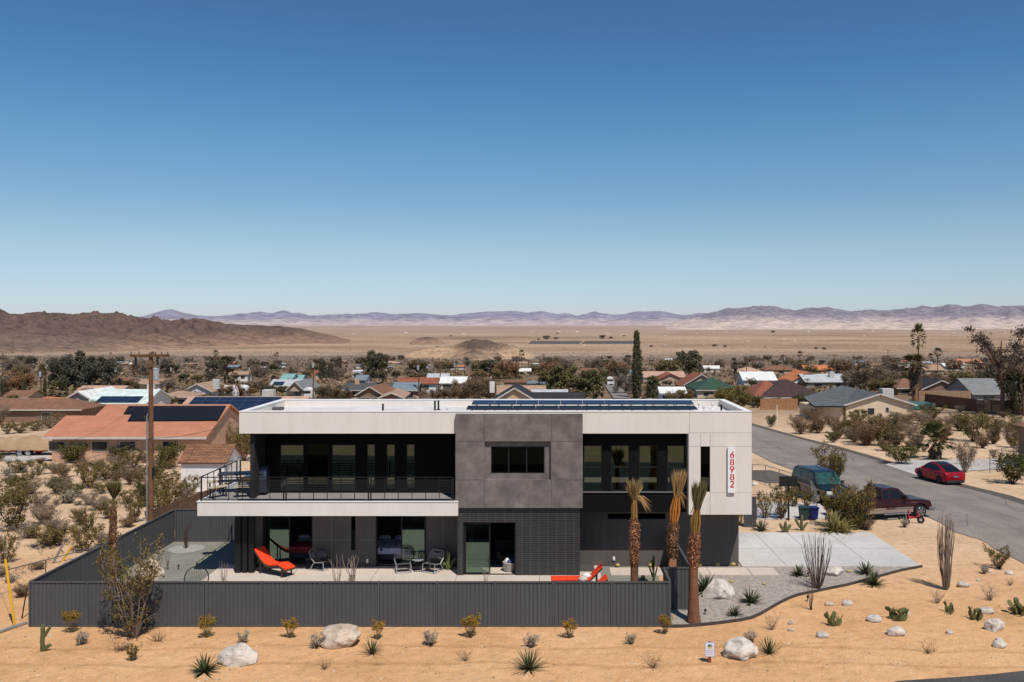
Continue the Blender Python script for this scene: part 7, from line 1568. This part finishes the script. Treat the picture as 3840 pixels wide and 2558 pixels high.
# poles through the town
for px, yt, yb, tk in ((1175, 1346, 1506, True), (1570, 1358, 1505, True), (1651, 1355, 1462, False), (437, 1378, 1463, True), (154, 1392, 1494, True), (644, 1378, 1450, True), (1707, 1358, 1452, True), (2940, 1330, 1436, True), (3129, 1330, 1442, False), (3453, 1362, 1505, False), (2700, 1346, 1416, False), (2800, 1346, 1424, False), (1742, 1352, 1420, False), (1982, 1350, 1400, False), (3330, 1312, 1390, False), (2880, 1330, 1384, False), (935, 1380, 1440, True), (3040, 1338, 1400, False)):
    p = G(px, yb); t = pole(p, hZ(yt, p.y) - p.z, None, 1.3, tk, False, RA.uniform(-.4, .4), False, 1.0); defer(t, 'wooden pole with transformer' if tk else 'plain wooden pole with crossarm', 'among the town roofs', 'utility pole', 'utility poles in the town')

# ------------------------------------------------------------------ bushes on the sandy lots
A = lambda x, y: (.4464 * x, 1200 + .4464 * y, .4464); L_ = lambda x, y: (.4515 * x, 1850 + .4515 * y, .4515); E_ = lambda x, y: (2700 + .5102 * x, 1500 + .5102 * y, .5102)
def scrub(m_, lst, where):
    for x, y, w, h_, k in lst:
        px, py, s = m_(x, y); kk = {'s': 's', 'dk': 'g'}.get(k, k)
        o = plant(bush(kk), 'bush' if k != 's' else 'sagebrush', px, py, h_ * s * 1.1, wx=min(2.2, max(.6, w / h_ / 1.25)))
        defer(o, {'o': 'olive creosote bush', 'g': 'green leafy bush', 'dk': 'dark green bush', 'p': 'pale grey bare bush', 'b': 'brown bare bush', 's': 'low grey sage'}[k], where, 'bush')
RA.seed(31)
scrub(A, [(60, 960, 130, 100, 'o'), (170, 950, 180, 80, 'o'), (300, 930, 200, 80, 'o'), (420, 910, 150, 90, 'p'), (740, 780, 130, 80, 'o'), (480, 880, 120, 90, 'b')], 'before the brown roofed house')
scrub(A, [(30, 1110, 90, 90, 'o'), (600, 1200, 230, 150, 'g'), (700, 1165, 200, 110, 'o'), (830, 1080, 150, 110, 'o'), (1000, 1190, 200, 130, 'g'), (1120, 1240, 250, 130, 'o'), (1190, 1140, 140, 100, 'p'), (1400, 1240, 220, 170, 'g'), (1330, 1180, 120, 110, 'o')], 'along the tiled house wall')
scrub(A, [(900, 1340, 250, 140, 'o'), (750, 1410, 260, 170, 'o'), (330, 1300, 130, 80, 'o'), (60, 1310, 140, 90, 's'), (70, 1375, 120, 50, 's'), (1000, 1320, 160, 100, 'p'), (1090, 1330, 150, 80, 'p'), (200, 1280, 120, 60, 's'), (480, 1290, 140, 70, 'p'), (690, 1270, 160, 80, 'b'), (1180, 1360, 180, 110, 'o')], 'midway across the sandy lot')
scrub(A, [(640, 1490, 130, 100, 'g'), (480, 1460, 140, 100, 'g'), (180, 1410, 110, 90, 'g'), (270, 1460, 180, 110, 'p'), (150, 1560, 280, 190, 'o'), (1400, 1420, 220, 130, 'o'), (1430, 1570, 260, 180, 'o'), (1210, 1570, 90, 190, 'dk'), (1600, 1470, 200, 130, 'o'), (530, 1535, 60, 30, 's'), (650, 1555, 130, 40, 's'), (740, 1540, 90, 34, 's'), (850, 1460, 180, 90, 'o'), (1550, 1520, 200, 110, 'p'), (1320, 1330, 150, 110, 'g'), (400, 1400, 100, 60, 's')], 'around the utility pole foot')
scrub(A, [(1800, 1060, 220, 190, 'p'), (1900, 1130, 200, 180, 'b'), (2050, 1180, 180, 280, 'o'), (1750, 1000, 160, 140, 'p'), (2110, 1130, 140, 240, 'o'), (1980, 1100, 160, 160, 'o')], 'between the tiled house and the shed')
scrub(L_, [(120, 310, 320, 310, 'o'), (50, 580, 190, 210, 'o'), (370, 215, 170, 110, 'p'), (430, 175, 90, 90, 's'), (490, 410, 160, 180, 'p'), (440, 375, 220, 60, 'b'), (700, 480, 270, 200, 'o'), (720, 310, 220, 140, 'o'), (900, 210, 170, 130, 'o'), (1110, 240, 200, 190, 'o'), (1060, 280, 160, 70, 'b'), (1330, 190, 220, 220, 'o'), (860, 430, 180, 100, 'p')], 'beyond the side fence')
scrub(L_, [(90, 740, 220, 70, 's'), (180, 860, 160, 90, 'b'), (20, 690, 140, 80, 'p'), (320, 630, 200, 50, 'b')], 'outside the fence corner')
scrub(E_, [(375, 200, 70, 75, 'g'), (590, 250, 140, 95, 'b'), (680, 150, 150, 80, 'b'), (720, 245, 170, 120, 'b'), (560, 180, 110, 60, 'p'), (830, 312, 100, 60, 'g'), (860, 245, 160, 110, 'b'), (1010, 175, 160, 85, 'g'), (950, 250, 140, 90, 'o')], 'beside the far kerb of the street')
scrub(E_, [(1000, 250, 160, 100, 'b'), (1080, 335, 220, 170, 'b'), (1190, 335, 210, 170, 'o'), (1240, 245, 170, 120, 'b'), (1290, 345, 180, 110, 'b'), (1340, 175, 210, 80, 'b'), (1440, 378, 140, 160, 'p'), (1550, 155, 160, 100, 'g'), (1130, 210, 150, 90, 'o'), (1400, 260, 160, 90, 'p')], 'before the cream gable house')
scrub(E_, [(1650, 265, 110, 90, 'o'), (1640, 330, 130, 130, 'b'), (1760, 225, 160, 90, 'b'), (1860, 305, 240, 190, 'o'), (1930, 355, 130, 90, 'b'), (2010, 325, 160, 180, 'o'), (2150, 350, 130, 130, 'b'), (2080, 130, 80, 40, 'b'), (1920, 190, 120, 70, 'o'), (2180, 200, 120, 80, 'o'), (2190, 260, 120, 90, 'o'), (1780, 170, 110, 60, 'p')], 'before the long board fence')
scrub(E_, [(1330, 470, 210, 120, 'dk'), (2150, 615, 240, 180, 'dk'), (1800, 535, 150, 210, 'p'), (2010, 430, 60, 60, 'o')], 'by the pale drive across the street')
scrub(E_, [(790, 600, 230, 225, 'o'), (860, 590, 130, 150, 'g')], 'behind the suv')
scrub(E_, [(450, 880, 90, 230, 'o'), (330, 880, 100, 170, 'o'), (545, 800, 60, 150, 'o'), (640, 800, 50, 120, 'o')], 'along the low kerb next door')
scrub(E_, [(890, 940, 170, 210, 'o'), (1040, 950, 90, 290, 'o'), (950, 955, 90, 290, 'o'), (1075, 955, 130, 80, 'b'), (820, 930, 90, 230, 'o'), (1000, 955, 120, 160, 'g')], 'in front of the pickup bed')
# the many smaller bushes of the two sandy lots
RA.seed(37)
for i in range(100):
    if i < 62:
        px, py = RA.uniform(-40, 900), RA.uniform(1720, 2060); hh_ = RA.uniform(22, 62) * (py - 1400) / 450; wh = 'scattered over the sandy lot beside the yard'
        if px > 150 + (2200 - py) * 1.55 - 120: continue
    else:
        px, py = RA.uniform(2960, 3840), RA.uniform(1585, 1700); hh_ = RA.uniform(22, 50); wh = 'scattered over the lot across the street'
        if py > 1612 + (px - 2960) * .235: continue
    k = RA.choice('oobbpsp'); o = plant(bush(k), 'bush', px, py, hh_, wx=RA.uniform(1.0, 1.9)); defer(o, {'o': 'small olive bush', 'b': 'small brown bush', 'p': 'small pale bush', 's': 'small grey sage'}[k], wh, 'bush', 'small bushes on the sandy lots')
# dry grass and weeds on the lots
g = MB(); NR.seed(43); RA.seed(43)
for i in range(2600):
    if i < 1600: px, py = RA.uniform(-60, 900), 1700 + 560 * RA.random() ** 1.3
    else: px, py = RA.uniform(2840, 3860), RA.uniform(1560, 1830)
    if px < 900 and px > 150 + (2200 - py) * 1.55 - 100: continue
    if px > 2800 and py > 1585 + (px - 2840) * .245: continue
    if noise.noise((px * .006, py * .02, 2.0)) < -.12: continue
    q = G(px, py); s = RA.uniform(.10, .32); g.cur = RA.choice((0, 0, 1)); leaves(g, clump((q.x, q.y, q.z + s * .5), s, 6, (1.3, 1.3, .6), .1), s * .5, .16, droop=(0, 0, .8))
tag(g.build('dry_grass', [leafm('dry_straw', (.30, .22, .13), (.52, .39, .25)), BROWNL]), 'dry grass and weeds over the sandy lots', 'grass', kind='stuff')
# bushes right across the edge of the town
RA.seed(41)
for i in range(60):
    px = RA.choice((RA.uniform(-40, 900), RA.uniform(2750, 3880))); py = RA.uniform(1500, 1560) if px > 2700 else RA.uniform(1490, 1600)
    if px > 2700 and px < 3440 and py > 1530: continue
    o = plant(bush(RA.choice('obbpg')), 'bush', px, py, RA.uniform(14, 30), wx=RA.uniform(1.1, 1.8)); defer(o, 'small desert bush', 'between the nearer houses', 'bush', 'small bushes between the nearer houses')
g = MB(); p0 = G(2914, 1598); g.tube([(0, 0, -.1), (0, 0, 3.0)], .05, 6); simple('marker_post', g, TRIMW, p0, 'white post beside the far kerb of the street', 'post')
for px, py, h_ in ((3706, 1778, 1.9), (3714, 1778, 1.5), (3698, 1778, 1.0)): pass
# scattered desert scrub on the plain beyond the town: too many to count
RA.seed(51); g = MB(); pts = []
NR.seed(77)
for i in range(8000):
    y = 1300 * (9000 / 1300) ** (RA.random() ** 1.5); x = RA.uniform(-.62, .55) * y; pts.append((x, y, gz(x, y), RA.uniform(.6, 1.6) * (1 + y / 4000)))
for x, y, z, s in pts:
    k = len(g.v)
    for a in range(5): g.v.append((x + s * math.cos(a * 1.256), y + s * math.sin(a * 1.256), z + .1 * s))
    g.v.append((x, y, z + s * .9)); g.f += [(k + a, k + (a + 1) % 5, k + 5) for a in range(5)]; g.m += [0] * 5
tag(g.build('desert_scrub', leafm('far_scrub', (.05, .042, .03), (.13, .10, .075))), 'dark creosote scrub dotted over the far plain', 'scrub', kind='stuff')
# what stands far out on the plain: homesteads, groves and a solar field
RA.seed(83)
for i in range(34):
    px, py = RA.uniform(900, 3800), RA.uniform(1240, 1300) if i % 3 else RA.uniform(1240, 1262); p = G(px, py)
    if 1480 < px < 2080 and py > 1255: continue
    k = p.y / 1000; t = ranch('house', p, RA.uniform(5, 11) * (.6 + k * .25), 8, 2.6 * (.7 + k * .22), .8 * (.7 + k * .22), RA.choice(('flat', 'gable')), RA.choice(('white', 'white', 'tan', 'brown')), 'white', 0, nwin=0, far=True); defer(t, 'tiny pale homestead', 'out on the open plain', 'house', 'homesteads on the plain')
for px, py, w_ in ((2050, 1273, 50), (2085, 1273, 30), (2020, 1275, 20), (2260, 1270, 44), (2290, 1270, 26), (2442, 1302, 26), (2090, 1253, 16), (2340, 1262, 18), (2680, 1300, 30), (2720, 1302, 26), (3060, 1310, 26), (3090, 1312, 30), (2900, 1248, 26), (2870, 1302, 12), (1690, 1262, 18)):
    p = G(px, py); s = w_ * p.y / F; st = RA.randrange(3)
    if ('round', st) not in TM: TM[('round', st)] = tree_mesh('round', st)
    t = empty('tree', p, RA.uniform(0, 6)); s *= .65; t.scale = (s, s, s * .5); put(TM[('round', st)][1], 'crown', (0, 0, 0), parent=t); put(TM[('round', st)][0], 'trunk', (0, 0, 0), parent=t); defer(t, 'dark low grove tree', 'out on the open plain', 'tree')
g = MB(); SP = mk('dark_field_panel', (.06, .065, .075), .4, .2, 1)
for r in range(9):
    for c in range(40):
        px = 1995 + c * 10 - r * 1.5; py = 1281 + r * 1.3
        if 18 < c < 20: continue
        p = G(px, py); s = p.y / F; g.add([(p.x, p.y, p.z + 1), (p.x + 6.2 * s, p.y, p.z + 1), (p.x + 6.2 * s, p.y + 6, p.z + 5), (p.x, p.y + 6, p.z + 5)], [(0, 1, 2, 3)])
tag(g.build('solar_field', SP), 'rows of dark panels of a distant solar field on the plain', 'solar field', kind='stuff')
# low scrub and weeds between the houses of the town
g = MB(); RA.seed(71); NR.seed(71)
for i in range(5200):
    y = 190 * (1900 / 190) ** (RA.random() ** .8); x = RA.uniform(-.64, .56) * y
    if 0 < x - .06 * y < .03 * y and y < 330: continue
    z = gz(x, y); s = RA.uniform(.4, 1.3) * (1 + y / 1400); k = RA.choice((0, 0, 1, 2)); g.cur = k
    leaves(g, clump((x, y, z + s * .45), s, 7, (1.3, 1.3, .55), .2), s * .55, .6)
tag(g.build('town_scrub', [BROWNL, OLIVE, GREYL]), 'low scrub and weeds filling the ground between the town houses', 'scrub', kind='stuff')
# pebbles and dry crumbs on the near sand
g = MB(); RA.seed(61)
for i in range(1700):
    px, py = RA.uniform(-60, 3900), RA.uniform(2380, 2600) if RA.random() < .7 else RA.uniform(2200, 2400)
    if py < 2380 and px < 3000: continue
    if py > 2500 and px > 3250: continue
    p = G(px, py); s = RA.uniform(.012, .04) * (1.6 if RA.random() < .08 else 1); k = len(g.v)
    if p.y < 36.3 or p.x > 19: 
        for dx, dy, dz in ((1, 0, 0), (0, 1, 0), (-1, 0, 0), (0, -1, 0), (0, 0, .8)): g.v.append((p.x + dx * s * RA.uniform(.7, 1.4), p.y + dy * s, p.z + dz * s - .004))
        g.f += [(k, k + 1, k + 4), (k + 1, k + 2, k + 4), (k + 2, k + 3, k + 4), (k + 3, k, k + 4)]; g.m += [0] * 4
tag(g.build('pebbles', leafm('sand_pebble', (.16, .10, .06), (.78, .68, .6))), 'pebbles strewn over the orange sand', 'pebbles', kind='stuff')

# ------------------------------------------------------------------ light, sky, camera
flush_labels()
SUN = V((.26, -.55, 1)).normalized(); elev = math.asin(SUN.z); az = math.atan2(SUN.x, SUN.y)
sd = bpy.data.lights.new('sun', 'SUN'); sd.energy = 4.3; sd.angle = math.radians(.53); sd.color = (1, .93, .84)
so = bpy.data.objects.new('sun', sd); COL.objects.link(so); so.rotation_euler = SUN.to_track_quat('Z', 'Y').to_euler(); so.location = (0, 0, 60)
w = bpy.data.worlds.new('World'); scene.world = w; w.use_nodes = True; n = w.node_tree; bg = n.nodes['Background']
sky = n.nodes.new('ShaderNodeTexSky'); sky.sky_type = 'NISHITA'; sky.sun_disc = False; sky.sun_elevation = elev; sky.sun_rotation = az; sky.altitude = 700; sky.air_density = 1.0; sky.dust_density = .35; sky.ozone_density = 2.5
tc = n.nodes.new('ShaderNodeTexCoord'); sp_ = n.nodes.new('ShaderNodeSeparateXYZ'); n.links.new(tc.outputs['Generated'], sp_.inputs[0])
K = .8; rp = ramp(n, sp_.outputs[2], [(p_, tuple(v * K for v in c_)) for p_, c_ in ((0, (.82, .93, 1.25)), (.024, (.83, .93, 1.22)), (.079, (.90, .98, 1.05)), (.133, (.75, .94, 1.03)), (.183, (.65, .945, 1.06)), (.257, (.50, .84, 1.04)), (.334, (.48, .76, .95)), (1, (.55, .78, .95)))])
n.links.new(mixc(n, 1.0, sky.outputs[0], rp.outputs[0], 'MULTIPLY'), bg.inputs[0]); bg.inputs[1].default_value = .09 / K
cd = bpy.data.cameras.new('camera'); cd.sensor_width = 36; cd.lens = 36 * F / 3840; cd.shift_x = -(CX - 1920) / 3840; cd.shift_y = -(1279 - CY) / 3840; cd.clip_start = .5; cd.clip_end = 90000
co = bpy.data.objects.new('camera', cd); COL.objects.link(co); co.location = (0, 0, H); co.rotation_euler = (math.pi / 2, 0, 0); scene.camera = co
scene.view_settings.view_transform = 'Standard'; scene.view_settings.look = 'None'; scene.view_settings.exposure = 0; scene.view_settings.gamma = 1
scene.cycles.max_bounces = 6; scene.cycles.transparent_max_bounces = 12; scene.cycles.caustics_reflective = False; scene.cycles.caustics_refractive = False
